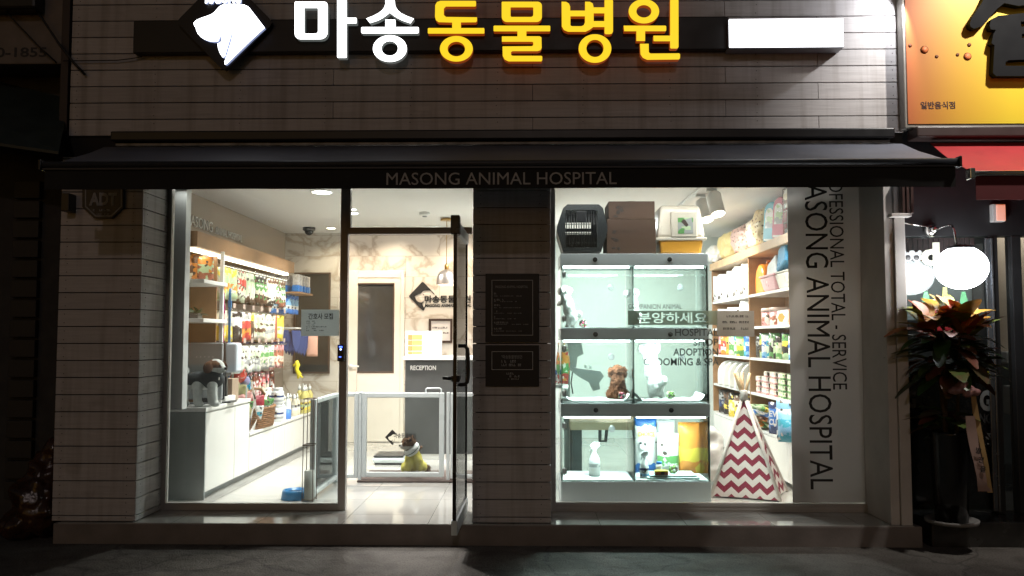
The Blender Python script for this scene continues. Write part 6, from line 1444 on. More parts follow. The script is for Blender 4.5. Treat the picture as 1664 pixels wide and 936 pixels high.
def arch_box(lab, y, ma, mp):
    t = thing('litter_scoop_pack', lab, 'litter box', (XS + .12, y, ZT)); L_ = Local(t); n = 16
    t.rotation_euler = (.10, 0, .35)
    prof = [(-.1, 0), (.1, 0)] + [(.1 * cos(pi * q / n), .28 + .1 * sin(pi * q / n)) for q in range(n + 1)]
    MB().prism(prof, (.1, 0, 0), (0, 1, 0), (0, 0, 1), (-1, 0, 0), .2).build('shell', ma, L_, bevel=.02)
    prof2 = [(-.06, .13), (.06, .13)] + [(.06 * cos(pi * q / n), .26 + .06 * sin(pi * q / n)) for q in range(n + 1)]
    MB().prism(prof2, (-.1015, 0, 0), (0, 1, 0), (0, 0, 1), (-1, 0, 0), .002).build('front_label', mp, L_)
    MB().cham(-.104, -.1, -.07, .07, .01, .03, .001).build('foot_strip', M_white, L_)
mp = packmat('cat_pic', [C['gy'], C['lg'], C['wh'], C['wh']], .25, .3, 22)
arch_box('pale blue arched litter toilet with cat picture on the shelving top', 2.06, mat('baby_blue', (.18, .50, .62), .25), mp)
arch_box('pink arched litter toilet with cat picture on the shelving top', 1.76, mat('baby_pink', (.68, .24, .32), .25), mp)
wc = thing('wire_cage', 'small silver wire cage with picture card at the window end of the shelving top', 'cage', (XS + .14, 1.30, ZT)); b = MB()
for i in range(9):
    y = 1.14 + .04 * i
    for X in (XS + .0, XS + .3): b.tube([(X, y, ZT + .002), (X, y, ZT + .4)], .0025, 5)
for i in range(8):
    X = XS + .3 * i / 7
    for y in (1.14, 1.46): b.tube([(X, y, ZT + .002), (X, y, ZT + .4)], .0025, 5)
for z in (.004, .1, .2, .3, .4): b.tube([(XS, 1.14, ZT + z), (XS + .3, 1.14, ZT + z), (XS + .3, 1.46, ZT + z), (XS, 1.46, ZT + z), (XS, 1.14, ZT + z)], .0035, 5)
b.build('wire_mesh', M_chrome, wc); MB().cham(XS - .006, XS - .003, 1.2, 1.42, ZT + .22, ZT + .38, .001).build('picture_card', packmat('cagecard', [C['gy'], C['br'], C['cr'], C['wh']], .3, .4, 20), wc)
MB().cham(XS + .01, XS + .29, 1.15, 1.45, ZT + .004, ZT + .05, .004).build('tray', mat('dark_tray', (.05, .04, .04), .4), wc)
bk_ = thing('black_box', 'tall black carton at the window end of the shelving top beside the wire cage', 'box', (XS + .2, 1.03, ZT)); MB().cham(XS + .06, XS + .34, .96, 1.10, ZT + .001, ZT + .42, .004).build('carton', M_dark, bk_)
# packs behind the cage at the back (seen left of the cages)
stand('food_bag', 'red and green bag half hidden left of the cages', 'pet food', 1.35, .9, packmat('hid', [C['rd'], C['gn'], C['og'], C['wh']], .4), .2, .35, .1, .4, .30)
sb = thing('side_shelf', 'small white shelf on the partition wall carrying bags beside the cages', 'shelf', (.26, 1.4, .88))
MB().cham(.201, .34, 1.36 - .16, 1.7, .87, .9, .003).build('shelf_board', M_white, sb)
b = MB().cham(.205, .34, 1.38, 1.68, .901, 1.02, .004); b.build('food_carton', packmat('hidc', [C['rd'], C['wh'], C['bl']], .3), None, 'red and white carton on the partition shelf', 'box')

# ------------------------------------------------------------------ teepee
tp = thing('pet_teepee', 'white pet teepee tent with red zigzag stripes and wooden poles in the right window', 'pet tent', (W(1218, 800, 1.15).x, 1.15, 0), radians(-29))
def zigzag():
    m, nt, b = nodes('zigzag_canvas'); L = nt.links.new; uv = N(nt, 'ShaderNodeUVMap'); sp = N(nt, 'ShaderNodeSeparateXYZ'); L(uv.outputs[0], sp.inputs[0])
    pgp = N(nt, 'ShaderNodeMath', operation='PINGPONG'); L(sp.outputs[0], pgp.inputs[0]); pgp.inputs[1].default_value = .056
    ml = N(nt, 'ShaderNodeMath', operation='MULTIPLY_ADD'); L(pgp.outputs[0], ml.inputs[0]); ml.inputs[1].default_value = .9; L(sp.outputs[1], ml.inputs[2])
    md = N(nt, 'ShaderNodeMath', operation='PINGPONG'); L(ml.outputs[0], md.inputs[0]); md.inputs[1].default_value = .054
    gt = N(nt, 'ShaderNodeMath', operation='LESS_THAN'); L(md.outputs[0], gt.inputs[0]); gt.inputs[1].default_value = .026
    mx = N(nt, 'ShaderNodeMix', data_type='RGBA'); L(gt.outputs[0], mx.inputs['Factor']); mx.inputs['A'].default_value = (.62, .54, .50, 1); mx.inputs['B'].default_value = (.20, .010, .032, 1)
    no = N(nt, 'ShaderNodeTexNoise'); no.inputs['Scale'].default_value = 60; tc = N(nt, 'ShaderNodeTexCoord'); L(tc.outputs['Object'], no.inputs['Vector'])
    bp = N(nt, 'ShaderNodeBump'); bp.inputs['Strength'].default_value = .2; bp.inputs['Distance'].default_value = .01; L(no.outputs['Fac'], bp.inputs['Height']); L(bp.outputs[0], b.inputs['Normal'])
    L(mx.outputs['Result'], b.inputs['Base Color']); b.inputs['Roughness'].default_value = .9; return m
M_zig = zigzag(); Lt = Local(tp); R_, HT = .385, .80
M_can = mat('canvas_white', (.66, .58, .54), .9, bump=.2, scale=30)
cor = [(R_ * cos(radians(a)), R_ * .95 * sin(radians(a))) for a in (-128, -38, 52, 142)]
apex = Vector((-.035, 0, HT + .03))
for k in range(4):
    (xa, ya), (xb, yb_) = cor[k], cor[(k + 1) % 4]; n, m = 10, 12; vs, fs, uvs = [], [], []
    A, B_ = Vector((xa, ya, .012)), Vector((xb, yb_, .012)); out = ((A + B_) / 2); out.z = 0; out.normalize(); Lb = (B_ - A).length
    for j in range(m + 1):
        t = j / m * .93
        for i in range(n + 1):
            u = i / n; p = A.lerp(B_, u).lerp(apex, t) - out * .03 * sin(pi * u) * (1 - t) + Vector((0, 0, -.0)) ; vs.append(p); uvs.append(((u - .5) * Lb * (1 - t), t * HT * 1.05 + k * .03))
    c0 = len(vs); vs += [p - out * .004 for p in vs]
    for j in range(m):
        for i in range(n): a = j * (n + 1) + i; fs += [(a, a + 1, a + n + 2, a + n + 1), (c0 + a, c0 + a + n + 1, c0 + a + n + 2, c0 + a + 1)]
    o = MB().add(vs, fs, 0, True).build('canvas_panel', M_zig, Lt); ul = o.data.uv_layers.new(name='UVMap'); uvs = uvs * 2
    for lp in o.data.loops: ul.data[lp.index].uv = uvs[lp.vertex_index]
for k, (xa, ya) in enumerate(cor):
    A = Vector((xa, ya, .004)); d = (apex - A).normalized(); tw = Vector(((-.03, -.01, 0), (.05, .0, 0), (.0, .02, 0), (-.06, .02, 0))[k])
    MB().tube([A * 1.01, apex * .96 + A * .04], .0145, 10).build('seam_sleeve', M_can, Lt)
    MB().tube([apex * .97 + A * .03, apex + d * .19 + tw * 2.2], .0125, 10).build('pole', M_oak, Lt)
MB().lathe([(.040, -.05), (.030, 0), (.033, .02), (.026, .03)], apex, 14).build('tie_band', M_can, Lt)
pbag = thing('white_carrier_bag', 'crumpled white carrier bag standing between the cages and the teepee', 'bag', (W(1165, 740, 1.6).x, 1.7, 0))
blob('bag', [('e', (-.02, 0, .22), (.11, .12, .22)), ('e', (-.02, -.02, .40), (.09, .07, .11)), ('e', (-.03, 0, .1), (.13, .13, .1))], [mat('white_plastic_bag', ())], Local(pbag), .02, None, .04, 8, 3)

# ================================================================== OUTSIDE: neighbours
# folded white bracket on the column
bk2 = thing('folded_bracket', 'small white wall bracket with dark folded arms beside the column', 'bracket', (W(1465, 350, -.05).x, -.05, 2.1))
x0, x1, z0, z1 = rect(1459, 306, 1483, 350, -.06)
MB().cham(x0 - .06, x1 - .02, -.09, -.02, z0 - .012, z0 + .012, .004).build('arm', M_col, bk2)
for i in range(3): MB().cham(x0 + .02 + .03 * i, x0 + .04 + .03 * i, -.085, -.03, z0 + .013, z1 + .1, .003).build('folded_slat', mat('slat_brown', (.06, .035, .03), .4), bk2)
# restaurant next door
rs = thing('restaurant_building', 'dark restaurant front with glass window under the yellow sign and red awning', 'building', (3.6, .4, 0))
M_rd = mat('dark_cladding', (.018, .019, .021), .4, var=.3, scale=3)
nx0 = rx1 + .004
YN = .28
gw0, gw1, gz0, gz1 = rect(1470, 385, 1610, 820, YN); gw0 = nx0 + .02
lintel0 = W(1540, 384, YN).z
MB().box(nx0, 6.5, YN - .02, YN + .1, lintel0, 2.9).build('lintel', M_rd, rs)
pw0, pw1 = W(1609, 600, YN).x, W(1624, 600, YN).x
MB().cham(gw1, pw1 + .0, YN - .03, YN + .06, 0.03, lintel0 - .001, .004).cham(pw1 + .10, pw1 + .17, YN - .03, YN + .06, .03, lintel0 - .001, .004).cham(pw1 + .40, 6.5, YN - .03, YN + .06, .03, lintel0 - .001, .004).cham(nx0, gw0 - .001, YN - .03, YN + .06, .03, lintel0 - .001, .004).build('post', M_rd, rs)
MB().cham(gw1 - .035, gw1 - .002, YN - .05, YN - .031, .05, lintel0 - .02, .003).cham(gw1 - .002, gw1 + .012, YN - .06, YN - .031, .05, lintel0 - .02, .003).build('frame_strip', mat('steel_strip', (.22, .24, .27), .25, metal=.8), rs)
zsill = W(1540, 600, YN).z
pn = MB().box(gw0, gw1, YN + .0, YN + .01, .05, lintel0).build('pane', M_glass, rs)
MB().box(pw1, pw1 + .10, YN + .02, YN + .03, .05, lintel0).box(pw1 + .17, pw1 + .40, YN + .02, YN + .03, .05, lintel0).build('pane', M_glass, rs)
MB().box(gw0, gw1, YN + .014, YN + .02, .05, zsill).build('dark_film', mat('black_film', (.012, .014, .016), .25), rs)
# room behind the glass
MB().box(nx0, 7, YN + 2.5, YN + 2.6, 0, 2.9).build('back_wall', mat('restaurant_wall', (.22, .23, .24), .6), rs)
MB().box(nx0, nx0 + .004, YN + .1, YN + 2.5, 0, 2.9).build('side_wall', mat('restaurant_side', (.25, .27, .28), .6), rs)
MB().box(nx0, 7, YN + .1, YN + 2.5, 2.9, 3.0).build('ceiling_slab', M_rd, rs)
MB().box(nx0, 7, YN + .1, YN + 2.6, -.05, 0.03).build('floor_slab', mat('dark_floor', (.06, .06, .06), .3), rs)
MB().box(W(1580, 400, YN + .5).x, W(1610, 400, YN + .5).x, YN + .5, YN + .53, 1.4, lintel0).build('blind', mat('grey_blind', (.22, .20, .19), .7), rs)
b = MB()
for i in range(20): x = nx0 + .04 * i; b.cham(x + .003, x + .037, YN + .32, YN + .34, lintel0 - .1, lintel0 + .2, .003)
b.build('blind', mat('maroon_blind', (.10, .045, .05), .7), rs)
# interior seen through the narrow side light
q0, q1 = W(1640, 450, YN + 1).x, W(1664, 450, YN + 1).x
MB().box(q0 - .1, q1 + .4, YN + 1.0, YN + 1.05, 1.18, 2.5).build('curtain', mat('beige_curtain', (.52, .44, .36), .7), rs)
MB().cham(q0 - .1, q1 + .4, YN + .9, YN + .99, 1.08, 1.18, .01).cham(q0 - .1, q1 + .4, YN + .85, YN + .98, .66, .9, .01).build('counter', mat('grey_counter', (.36, .37, .38), .3), rs)
lamp('AREA', 'restaurant_light', (q0 + .1, YN + .7, 2.5), 7, (1, .9, .8), shape='DISK', size=.3)
MB().cham(W(1499, 860, .1).x + .01, 7, -.02, .5, -.2, .028, .01).build('step', mat('dark_stone_step', (.035, .033, .03), .25, var=.4), rs)
# writing and graphics on the pane
YT = YN - .003
M_gl = mat('restaurant_vinyl', (.32, .34, .33), .6); M_gl2 = mat('dim_vinyl', (.07, .075, .075), .6)
def rtext(t, a, b_, c, d, m_=M_gl, bold=.02): text(t, 'lettering', rs, m_, a, b_, c, d, YT, .0015, bold)
text('d', 'lettering', rs, mat('pale_letter', (.55, .56, .46), .6), 1496, 394, 1527, 432, YT, .0015, .05)
rtext('G', 1592, 634, 1612, 668, bold=.05); rtext('G', 1474, 634, 1488, 664, M_gl2, .05)
rtext('NG', 1592, 672, 1611, 688, M_gl2); rtext('g', 1601, 704, 1610, 726)
MB().box(W(1596, 610, YN).x, W(1615, 610, YN).x, YT - .001, YT, W(1600, 623, YN).z, W(1600, 603, YN).z).build('yellow_patch', mat('yellow_patch', (.55, .42, .01), .6), rs)
# bottle label graphic: red disc with pale rim and green bottles
b = MB(); rd0 = W(1528, 518, YN); rr_ = 33 * 6.38 / 1400
b.lathe([(rr_, 0), (rr_, .002), (0, .002)], (rd0.x, YN - .0035, rd0.z), 40, ax=(0, -1, 0)); b.build('graphic_rim', mat('rim_white', (.6, .6, .58), .6), rs)
MB().lathe([(rr_ * .93, 0), (rr_ * .93, .002), (0, .002)], (rd0.x, YN - .006, rd0.z), 40, ax=(0, -1, 0)).build('graphic_disc', mat('disc_red', (.45, .03, .04), .6), rs)
for i, (px, py0, py1, k) in enumerate(((1504, 474, 500, 0), (1535, 467, 520, 1), (1565, 474, 500, 0))):
    x0, x1, z0, z1 = rect(px - 6, py0, px + 6, py1, YN)
    MB().prism([(x0, z0), (x1, z0), (x1, z0 + (z1 - z0) * .5), (x1 - .012, z1 - .01), (x1 - .012, z1), (x0 + .012, z1), (x0 + .012, z1 - .01), (x0, z0 + (z1 - z0) * .5)], (0, YN - .0085, 0), (1, 0, 0), (0, 0, 1), (0, -1, 0), .002).build('bottle_graphic', [mat('bottle_green', (.15, .45, .22), .5), mat('bottle_yellow', (.50, .52, .18), .5)][k], rs)
for px in (1473, 1487):
    p = W(px - 5, 418, YT); b = MB().ell((p.x + .03, YT - .004, p.z), (.034, .003, .036)).ell((p.x + .005, YT - .004, p.z + .035), (.016, .003, .016)).ell((p.x + .055, YT - .004, p.z + .035), (.016, .003, .016)); b.build('bear_graphic', mat('pale_graphic', (.45, .48, .5), .6), rs)
    MB().ell((p.x + .03, YT - .009, p.z - .004), (.02, .002, .02)).build('bear_face', M_dark, rs)
# globe lamps
def globe(lab, px, py, rx, ry, Y, s):
    p = W(px, py, Y); k = (Y + 6.1) / 1400; t = thing('globe_lamp', lab, 'lamp', (p.x, Y, p.z - ry * k))
    MB().ell(tuple(p), (rx * k, rx * k, ry * k), seg=36).build('globe', emit('globe_glass', (.95, .98, 1), s), t)
    zt_ = p.z + ry * k
    MB().lathe([(.09, zt_ - .02), (.09, zt_ - .004), (.03, zt_ + .01), (0, zt_ + .01)], (p.x, Y, 0), 24).build('hanger', M_dark, t)
    return p
g1 = globe('large glowing white globe lamp hanging above the croton plant', 1562, 435, 40, 35, YN - .39, 21)
# pale panel behind the globes
x0, x1, z0, z1 = rect(1463, 424, 1604, 520, YN + 1.2)
MB().cham(x0 - .3, x1, YN + 1.2, YN + 1.24, z0, z1, .005).build('menu_board', mat('pale_blue_board', (.55, .66, .70), .4), rs)
# small plain wall lamp with two steel arms
wlp = thing('wall_lamp', 'unlit round steel lamp with curved arm on the dark lintel', 'lamp', (W(1515, 374, YN - .05).x, YN - .05, W(1515, 374, YN).z))
p = W(1515, 374, YN - .06); MB().lathe([(.05, 0), (.052, .02), (.035, .05), (0, .055)], (p.x, YN - .021, p.z), 22, ax=(0, -1, 0)).ell((p.x, YN - .085, p.z), (.03, .03, .03)).build('socket', M_chrome, wlp)
pA = [W(1522, 373, YN - .1), W(1540, 366, YN - .25), W(1547, 366, YN - .33), W(1551, 376, YN - .38), W(1555, 402, YN - .39)]
MB().tube([tuple(q) for q in pA], .007, 8).tube([tuple(W(1508, 368, YN - .05)), tuple(W(1490, 366, YN - .06)), tuple(W(1466, 362, YN - .06))], .006, 8).build('arm', M_chrome, wlp)
ow = thing('warning_lamp', 'small orange box lamp with white frame on the dark lintel', 'lamp', (W(1621, 346, YN - .06).x, YN - .06, W(1621, 362, YN).z))
x0, x1, z0, z1 = rect(1611, 332, 1631, 361, YN - .05)
MB().cham(x0, x1, YN - .075, YN - .021, z0, z1, .006).build('casing', mat('casing_grey', (.5, .5, .5), .4), ow); MB().cham(x0 + .02, x1 - .003, YN - .084, YN - .0755, z0 + .006, z1 - .006, .004).build('lens', emit('orange_lens', (1, .2, .02), .55), ow)
# yellow sign box
ys = thing('restaurant_sign', 'big orange to yellow sign box with thick black brush character above the red awning', 'sign', (3.5, -.2, 2.8))
sx0 = W(1476, 203, -.1).x; sx1 = 5.2; szb = W(1560, 201, -.1).z
m, nt, b_ = nodes('orange_yellow_print'); L = nt.links.new; tc = N(nt, 'ShaderNodeTexCoord'); sp = N(nt, 'ShaderNodeSeparateXYZ'); L(tc.outputs['Object'], sp.inputs[0])
mr = N(nt, 'ShaderNodeMapRange'); mr.inputs['From Min'].default_value = sx0 - 3.5; mr.inputs['From Max'].default_value = sx0 - 3.5 + .85; L(sp.outputs[0], mr.inputs['Value'])
rp = N(nt, 'ShaderNodeValToRGB'); e = rp.color_ramp.elements; e[0].color = (.50, .12, .025, 1); e[1].position = .85; e[1].color = (.80, .58, .025, 1); k = e.new(.4); k.color = (.68, .36, .02, 1); L(mr.outputs[0], rp.inputs[0]); L(rp.outputs[0], b_.inputs['Base Color']); b_.inputs['Roughness'].default_value = .5
MB().cham(sx0 - .02, sx1, -.094, .0, szb - .025, 4.6, .006).build('casing', mat('sign_casing', (.35, .33, .30), .4, metal=.4), ys)
MB().box(sx0, sx1 - .02, -.1, -.0955, szb, 4.6).build('face', m, ys)
YG2 = -.101
def sshape(pts, holes=(), ext=.055):
    c = curve_data([pp(q, -.1) for q in (pts,) + tuple(holes)], .02, 0); data_to_mb(c, (0, YG2, 0), (1, 0, 0), (0, 0, 1), ext).build('brush_stroke', mat('brush_black', (.004, .004, .005), .8, spec=.2), ys); bpy.data.curves.remove(c)
z4 = lambda x, y: (1360 + x / 3.02, y / 3.02)
sshape([z4(*q) for q in ((632, 130), (640, 105), (690, 30), (715, -20), (730, -60), (980, -60), (1100, -30), (1100, 40), (960, 30), (870, 44), (800, 30), (765, 58), (720, 110), (690, 142), (652, 155), (636, 145))])
sshape([z4(*q) for q in ((728, 140), (735, 110), (770, 92), (918, 76), (1120, 70), (1120, 300), (918, 385), (760, 385), (745, 370), (752, 235), (737, 225), (748, 180), (760, 160), (735, 158))],
       ([z4(*q) for q in ((880, 120), (1000, 115), (1000, 135), (882, 145))], [z4(*q) for q in ((806, 318), (820, 308), (960, 302), (960, 335), (806, 335))], [z4(*q) for q in ((885, 180), (1000, 172), (1000, 196), (886, 200))]))
text('일반음식점', 'lettering', ys, mat('sign_brown_ink', (.07, .02, .01), .6), 1496, 165, 1552, 177, YG2, .001, .02)
Mci, Mcr = mat('dot_orange', (.72, .20, .06), .6), mat('dot_brown', (.16, .045, .01), .6)
for px, py, r in ((1502, 81, 6.5), (1572, 92, 6.5), (1479, 74, 3), (1522, 92, 2.8), (1556, 89, 2.8), (1575, 73, 3.2)):
    p = W(px, py, -.1); k = 6.0 / 1400
    MB().lathe([(r * k, 0), (r * k, .0015), (0, .0015)], (p.x, YG2, p.z), 20, ax=(0, -1, 0)).build('dot_rim', Mcr, ys)
    if r > 4: MB().lathe([(r * k * .8, 0), (r * k * .8, .0015), (0, .0015)], (p.x, YG2 - .002, p.z), 20, ax=(0, -1, 0)).build('dot_print', Mci, ys)
# red awning
ra = thing('red_awning', 'red fabric awning of the restaurant beside the end of the black awning', 'awning', (3.8, -.4, 2.3))
YR2 = -.62; M_red = mat('red_fabric', (.42, .025, .03), .6, var=.12, bump=.1); M_red2 = mat('red_valance', (.10, .006, .008), .7)
pA, pB = W(1511, 232, -.06), W(1581, 279, YR2); vs = []; fs = []; n = 24
for j in range(7):
    t = j / 6
    for i in range(n + 1):
        x = pA.x + (pB.x - pA.x) * t * .35 + (6.2 - pA.x) * i / n; vs.append((x, -.06 + (YR2 + .06) * t, pA.z + (pB.z - pA.z) * t - .02 * sin(pi * t)))
k = len(vs); vs += [(x, y, z - .004) for x, y, z in vs]
for j in range(6):
    for i in range(n): a = j * (n + 1) + i; fs += [(a, a + 1, a + n + 2, a + n + 1), (k + a, k + a + n + 1, k + a + n + 2, k + a + 1)]
MB().add(vs, fs, 0, True).build('fabric', M_red, ra)
xl = vs[6 * (n + 1)][0]
MB().tube([(xl - .01, YR2, pB.z - .012), (6.2, YR2, pB.z - .012)], .018, 12).cham(xl - .03, xl + .005, YR2 - .03, YR2 + .03, pB.z - .05, pB.z + .02, .006).build('front_bar', M_chrome, ra)
MB().box(xl + .02, 6.2, YR2 + .003, YR2 + .007, pB.z - .18, pB.z - .025).build('valance', M_red2, ra)
MB().cham(fx1 + .02, 6.2, -.16, -.0, pA.z + .02, szb - .03, .01).build('cassette', mat('brown_cassette', (.05, .03, .028), .45), ra)
# croton in a tall black pot with ribbon
Yp_ = -.10; pb_ = W(1546, 829, Yp_)
cr_ = thing('potted_croton', 'tall black pot with a red orange and green croton plant before the restaurant window', 'plant', (pb_.x, Yp_, .03)); Lc = Local(cr_)
k = (Yp_ + 6.1) / 1400; zrim = W(1546, 701, Yp_).z - .03
M_pot = mat('gloss_black_pot', (.012, .012, .012), .15, var=.2)
MB().lathe([(24 * k, .02), (27 * k, zrim * .5), (29 * k, zrim - .02), (31 * k, zrim), (27 * k, zrim), (26 * k, zrim - .06), (0, zrim - .06)], (0, 0, 0), 36).build('pot', M_pot, Lc)
MB().lathe([(.10, .001), (39 * k, .012), (40 * k, .035), (37 * k, .035), (34 * k, .019), (0, .018)], (0, 0, 0), 36).build('saucer', mat('saucer_white', (.22, .21, .20), .5), Lc)
def leafmat(nm, stops, rnd_scale):
    m, nt, b = nodes(nm); L = nt.links.new; g = N(nt, 'ShaderNodeNewGeometry'); rp = N(nt, 'ShaderNodeValToRGB'); e = rp.color_ramp.elements
    e[0].position = 0; e[0].color = stops[0] + (1,); e[1].position = 1; e[1].color = stops[-1] + (1,)
    for i, c in enumerate(stops[1:-1]): q = e.new((i + 1) / (len(stops) - 1)); q.color = c + (1,)
    tc = N(nt, 'ShaderNodeTexCoord'); no = N(nt, 'ShaderNodeTexNoise'); no.inputs['Scale'].default_value = rnd_scale; L(tc.outputs['Object'], no.inputs['Vector'])
    ma = N(nt, 'ShaderNodeMath', operation='MULTIPLY_ADD'); L(no.outputs['Fac'], ma.inputs[0]); ma.inputs[1].default_value = .35; L(g.outputs['Random Per Island'], ma.inputs[2])
    sb = N(nt, 'ShaderNodeMath', operation='SUBTRACT'); L(ma.outputs[0], sb.inputs[0]); sb.inputs[1].default_value = .17; L(sb.outputs[0], rp.inputs[0]); L(rp.outputs[0], b.inputs['Base Color'])
    b.inputs['Roughness'].default_value = .38; b.inputs['Subsurface Weight'].default_value = .0; return m
M_cro = leafmat('croton_bright_leaf', [(.32, .05, .02), (.42, .15, .02), (.30, .30, .03), (.10, .14, .02), (.45, .20, .08), (.35, .05, .04)], 20)
M_crd = leafmat('croton_dark_leaf', [(.03, .085, .02), (.07, .11, .025), (.16, .045, .03), (.05, .075, .03), (.02, .05, .015)], 20)
rn = random.Random(21); z_top = W(1546, 500, Yp_).z
def whorl(par, cx_, cy_, cz, n, rmin, rmax, e0, e1, ln, wd, ma, nm):
    b = MB()
    for i in range(n):
        a = 2 * pi * i / n * 2.618 + rn.uniform(-.3, .3); e = e0 + (e1 - e0) * rn.random(); d = (cos(a) * cos(e), sin(a) * cos(e) * .8, sin(e)); r = rn.uniform(rmin, rmax)
        leaf(b, (cx_ + d[0] * r, cy_ + d[1] * r, cz + rn.uniform(-.08, .06)), d, (rn.uniform(-.2, .2), rn.uniform(-.2, .2), 1), ln * rn.uniform(.75, 1.15), wd * rn.uniform(.8, 1.2), 0, rn.uniform(.1, .6), .2)
    b.build(nm, ma, par)
zc_ = z_top - .03 - .03
whorl(Lc, -.13, -.02, zc_ - .08, 20, .02, .07, .2, 1.3, .19, .115, M_cro, 'bright_leaf_crown'); whorl(Lc, .10, -.05, zc_ - .10, 22, .02, .08, .15, 1.3, .21, .115, M_cro, 'bright_leaf_crown'); whorl(Lc, .02, .03, zc_ - .05, 16, .02, .07, .3, 1.4, .18, .11, M_cro, 'bright_leaf_crown')
whorl(Lc, .0, 0, zc_ - .2, 46, .03, .16, -.2, .5, .22, .105, M_crd, 'dark_leaf_crown'); whorl(Lc, .02, 0, zc_ - .38, 54, .03, .18, -.5, .4, .21, .105, M_crd, 'dark_leaf_crown'); whorl(Lc, .0, 0, zrim + .08, 26, .02, .12, -.3, .6, .18, .1, M_crd, 'dark_leaf_crown')
for x, y in ((-.08, -.02), (.08, -.03), (0, .04)): MB().tube([(x * .4, y, zrim - .08), (x * .8, y, (zrim + zc_) / 2), (x, y, zc_ - .1)], [.014, .012, .008], 8).build('stem', mat('plant_stem', (.09, .06, .03), .8), Lc)
rb = thing('gift_ribbon', 'long pink and gold congratulation ribbon hanging from the potted croton', 'ribbon', (W(1590, 800, Yp_ - .2).x, Yp_ - .2, W(1590, 800, Yp_ - .2).z))
YRb = Yp_ - .24
M_rb = mat('pink_ribbon', (.40, .27, .23), .35, var=.2, scale=6); M_rb2 = mat('gold_edge', (.38, .24, .10), .35, var=.2)
def band(px_pts, nm, ma, yo=0):
    b = MB(); vs = []; fs = []
    for i, (a, b__, y) in enumerate(px_pts): p, q = W(a, y, YRb + yo), W(b__, y, YRb + yo); dy = .012 * sin(i * 1.3); vs += [p + Vector((0, dy, 0)), q + Vector((0, dy * .5, 0)), p + Vector((0, dy + .002, 0)), q + Vector((0, dy * .5 + .002, 0))]
    for i in range(len(px_pts) - 1): a = 4 * i; fs += [(a, a + 1, a + 5, a + 4), (a + 2, a + 6, a + 7, a + 3)]
    b.add(vs, fs, 0, True).build(nm, ma, rb)
band([(1569, 1584, 676), (1572, 1588, 700), (1576, 1592, 725), (1581, 1597, 750), (1586, 1602, 775), (1589, 1605, 790), (1591, 1613, 799)], 'tail', M_rb)
band([(1578, 1586, 644), (1582, 1591, 670), (1588, 1596, 700), (1592, 1600, 726), (1598, 1606, 756), (1603, 1610, 780), (1606, 1614, 801)], 'gold_edge', M_rb2, .004)
p = W(1570, 640, YRb)
blob('bow', [('e', (p.x, YRb, p.z), (.03, .03, .03)), ('e', (p.x - .06, YRb, p.z + .03), (.06, .035, .03), (0, -.4, 0)), ('e', (p.x + .05, YRb, p.z + .02), (.05, .035, .028), (0, .5, 0)), ('e', (p.x - .02, YRb, p.z + .06), (.03, .03, .05))], [mat('bow_pink', (.30, .15, .14), .3, var=.4, scale=14)], rb, .012, None, .014, 20, 2)
xw_, zw_ = W(1591, 734, YRb - .004), 0
for i, ch in enumerate('발전을'):
    p = W(1585 + 3.6 * i, 729 + 15 * i, YRb - .016); text_mb(ch, (p.x, p.y, p.z - .03), (.97, 0, -.17), (.17, 0, .97), (.035, .04), .001, .02).build('lettering', M_ink, rb)

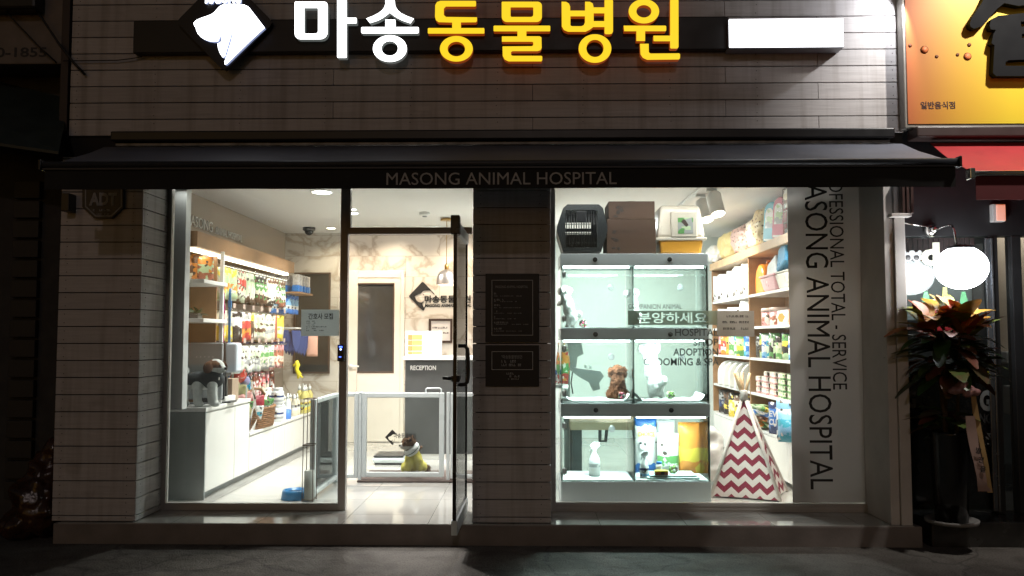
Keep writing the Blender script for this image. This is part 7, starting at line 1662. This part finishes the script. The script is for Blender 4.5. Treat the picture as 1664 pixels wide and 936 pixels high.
# left neighbour, dark
nb = thing('dark_building', 'unlit neighbouring building with faint phone number board and sloping sheet roof', 'building', (-4.2, .3, 0))
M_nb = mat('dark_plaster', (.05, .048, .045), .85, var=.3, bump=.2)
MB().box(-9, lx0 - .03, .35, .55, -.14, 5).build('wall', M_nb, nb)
x0, x1, z0, z1 = rect(-260, -60, 117, 104, .02)
MB().cham(x0, x1 - .06, .03, .34, z0, z1, .01).build('sign_board', mat('old_board', (.20, .17, .15), .6, var=.2), nb)
x0b, x1b, z0b, z1b = rect(104, -60, 118, 215, .04)
MB().cham(x0b, x1b - .006, .0, .34, z0b, 4.6, .004).build('corner_post', mat('dark_post', (.06, .045, .04), .6), nb)
text('010-1855', 'lettering', nb, mat('board_ink', (.03, .03, .035), .6), -36, 77, 76, 93, .029, .001, .02)
pa = [W(-200, 95, .2), W(114, 158, .2), W(114, 210, .2), W(60, 244, -.3), W(-200, 190, -.3)]
vs = [tuple(q) for q in (W(-300, 60, .3), W(112, 160, .3), W(95, 246, -.35), W(-300, 190, -.35))]; vs += [(x, y, z - .02) for x, y, z in vs]
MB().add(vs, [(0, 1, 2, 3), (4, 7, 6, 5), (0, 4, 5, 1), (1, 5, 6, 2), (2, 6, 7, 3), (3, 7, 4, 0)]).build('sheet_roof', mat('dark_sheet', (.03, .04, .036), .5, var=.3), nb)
b = MB()
for i in range(16): z = .1 + .15 * i; b.cham(W(20, 500, .33).x, W(62, 500, .33).x, .30, .345, z, z + .13, .004)
b.build('shutter', mat('shutter_dark', (.02, .019, .018), .6), nb)
MB().cham(W(34, 10, .0).x - .4, W(70, 10, .0).x, -.1, .02, W(50, 22, 0).z, W(50, -30, 0).z, .02).build('gutter_end', M_dark, nb)
for i, pts in enumerate((((-10, -5), (20, 30), (60, 72), (92, 102)), ((52, 8), (70, 32), (95, 70), (120, 102), (138, 121)), ((103, 99), (150, 98.5), (190, 98), (215, 95), (231, 92)))):
    lab = ('slack black cable sagging to the faint phone number', 'thick black cable crossing the corner of the white boards', 'thin black wire running along the white boards')[i]
    o = MB().tube([tuple(W(x, y, -.03)) for x, y in pts], (.006, .009, .004)[i], 8).build('cable', M_black, None, lab, 'cable')
gbp = thing('rubbish_bag', 'glossy brown rubbish bag lying against the white timber pillar', 'rubbish bag', (W(62, 820, .12).x, .15, -.14))
M_rbg = mat('brown_film', (.06, .025, .012), .18, var=.5, scale=4, bump=.6)
blob('bag', [('e', (0, 0, .24), (.2, .2, .24)), ('e', (.04, .02, .46), (.15, .14, .16)), ('e', (.08, .0, .6), (.07, .06, .1)), ('e', (-.04, -.02, .12), (.22, .2, .12))], [M_rbg], Local(gbp), .018, None, .05, 7, 2)
MB().tube([(.09, 0, .66), (.12, .01, .7), (.11, .0, .76)], [.02, .014, .03], 8).build('knot', M_rbg, Local(gbp))
for o in [o for o in S.objects if o.name.startswith('tmp')]: bpy.data.objects.remove(o)
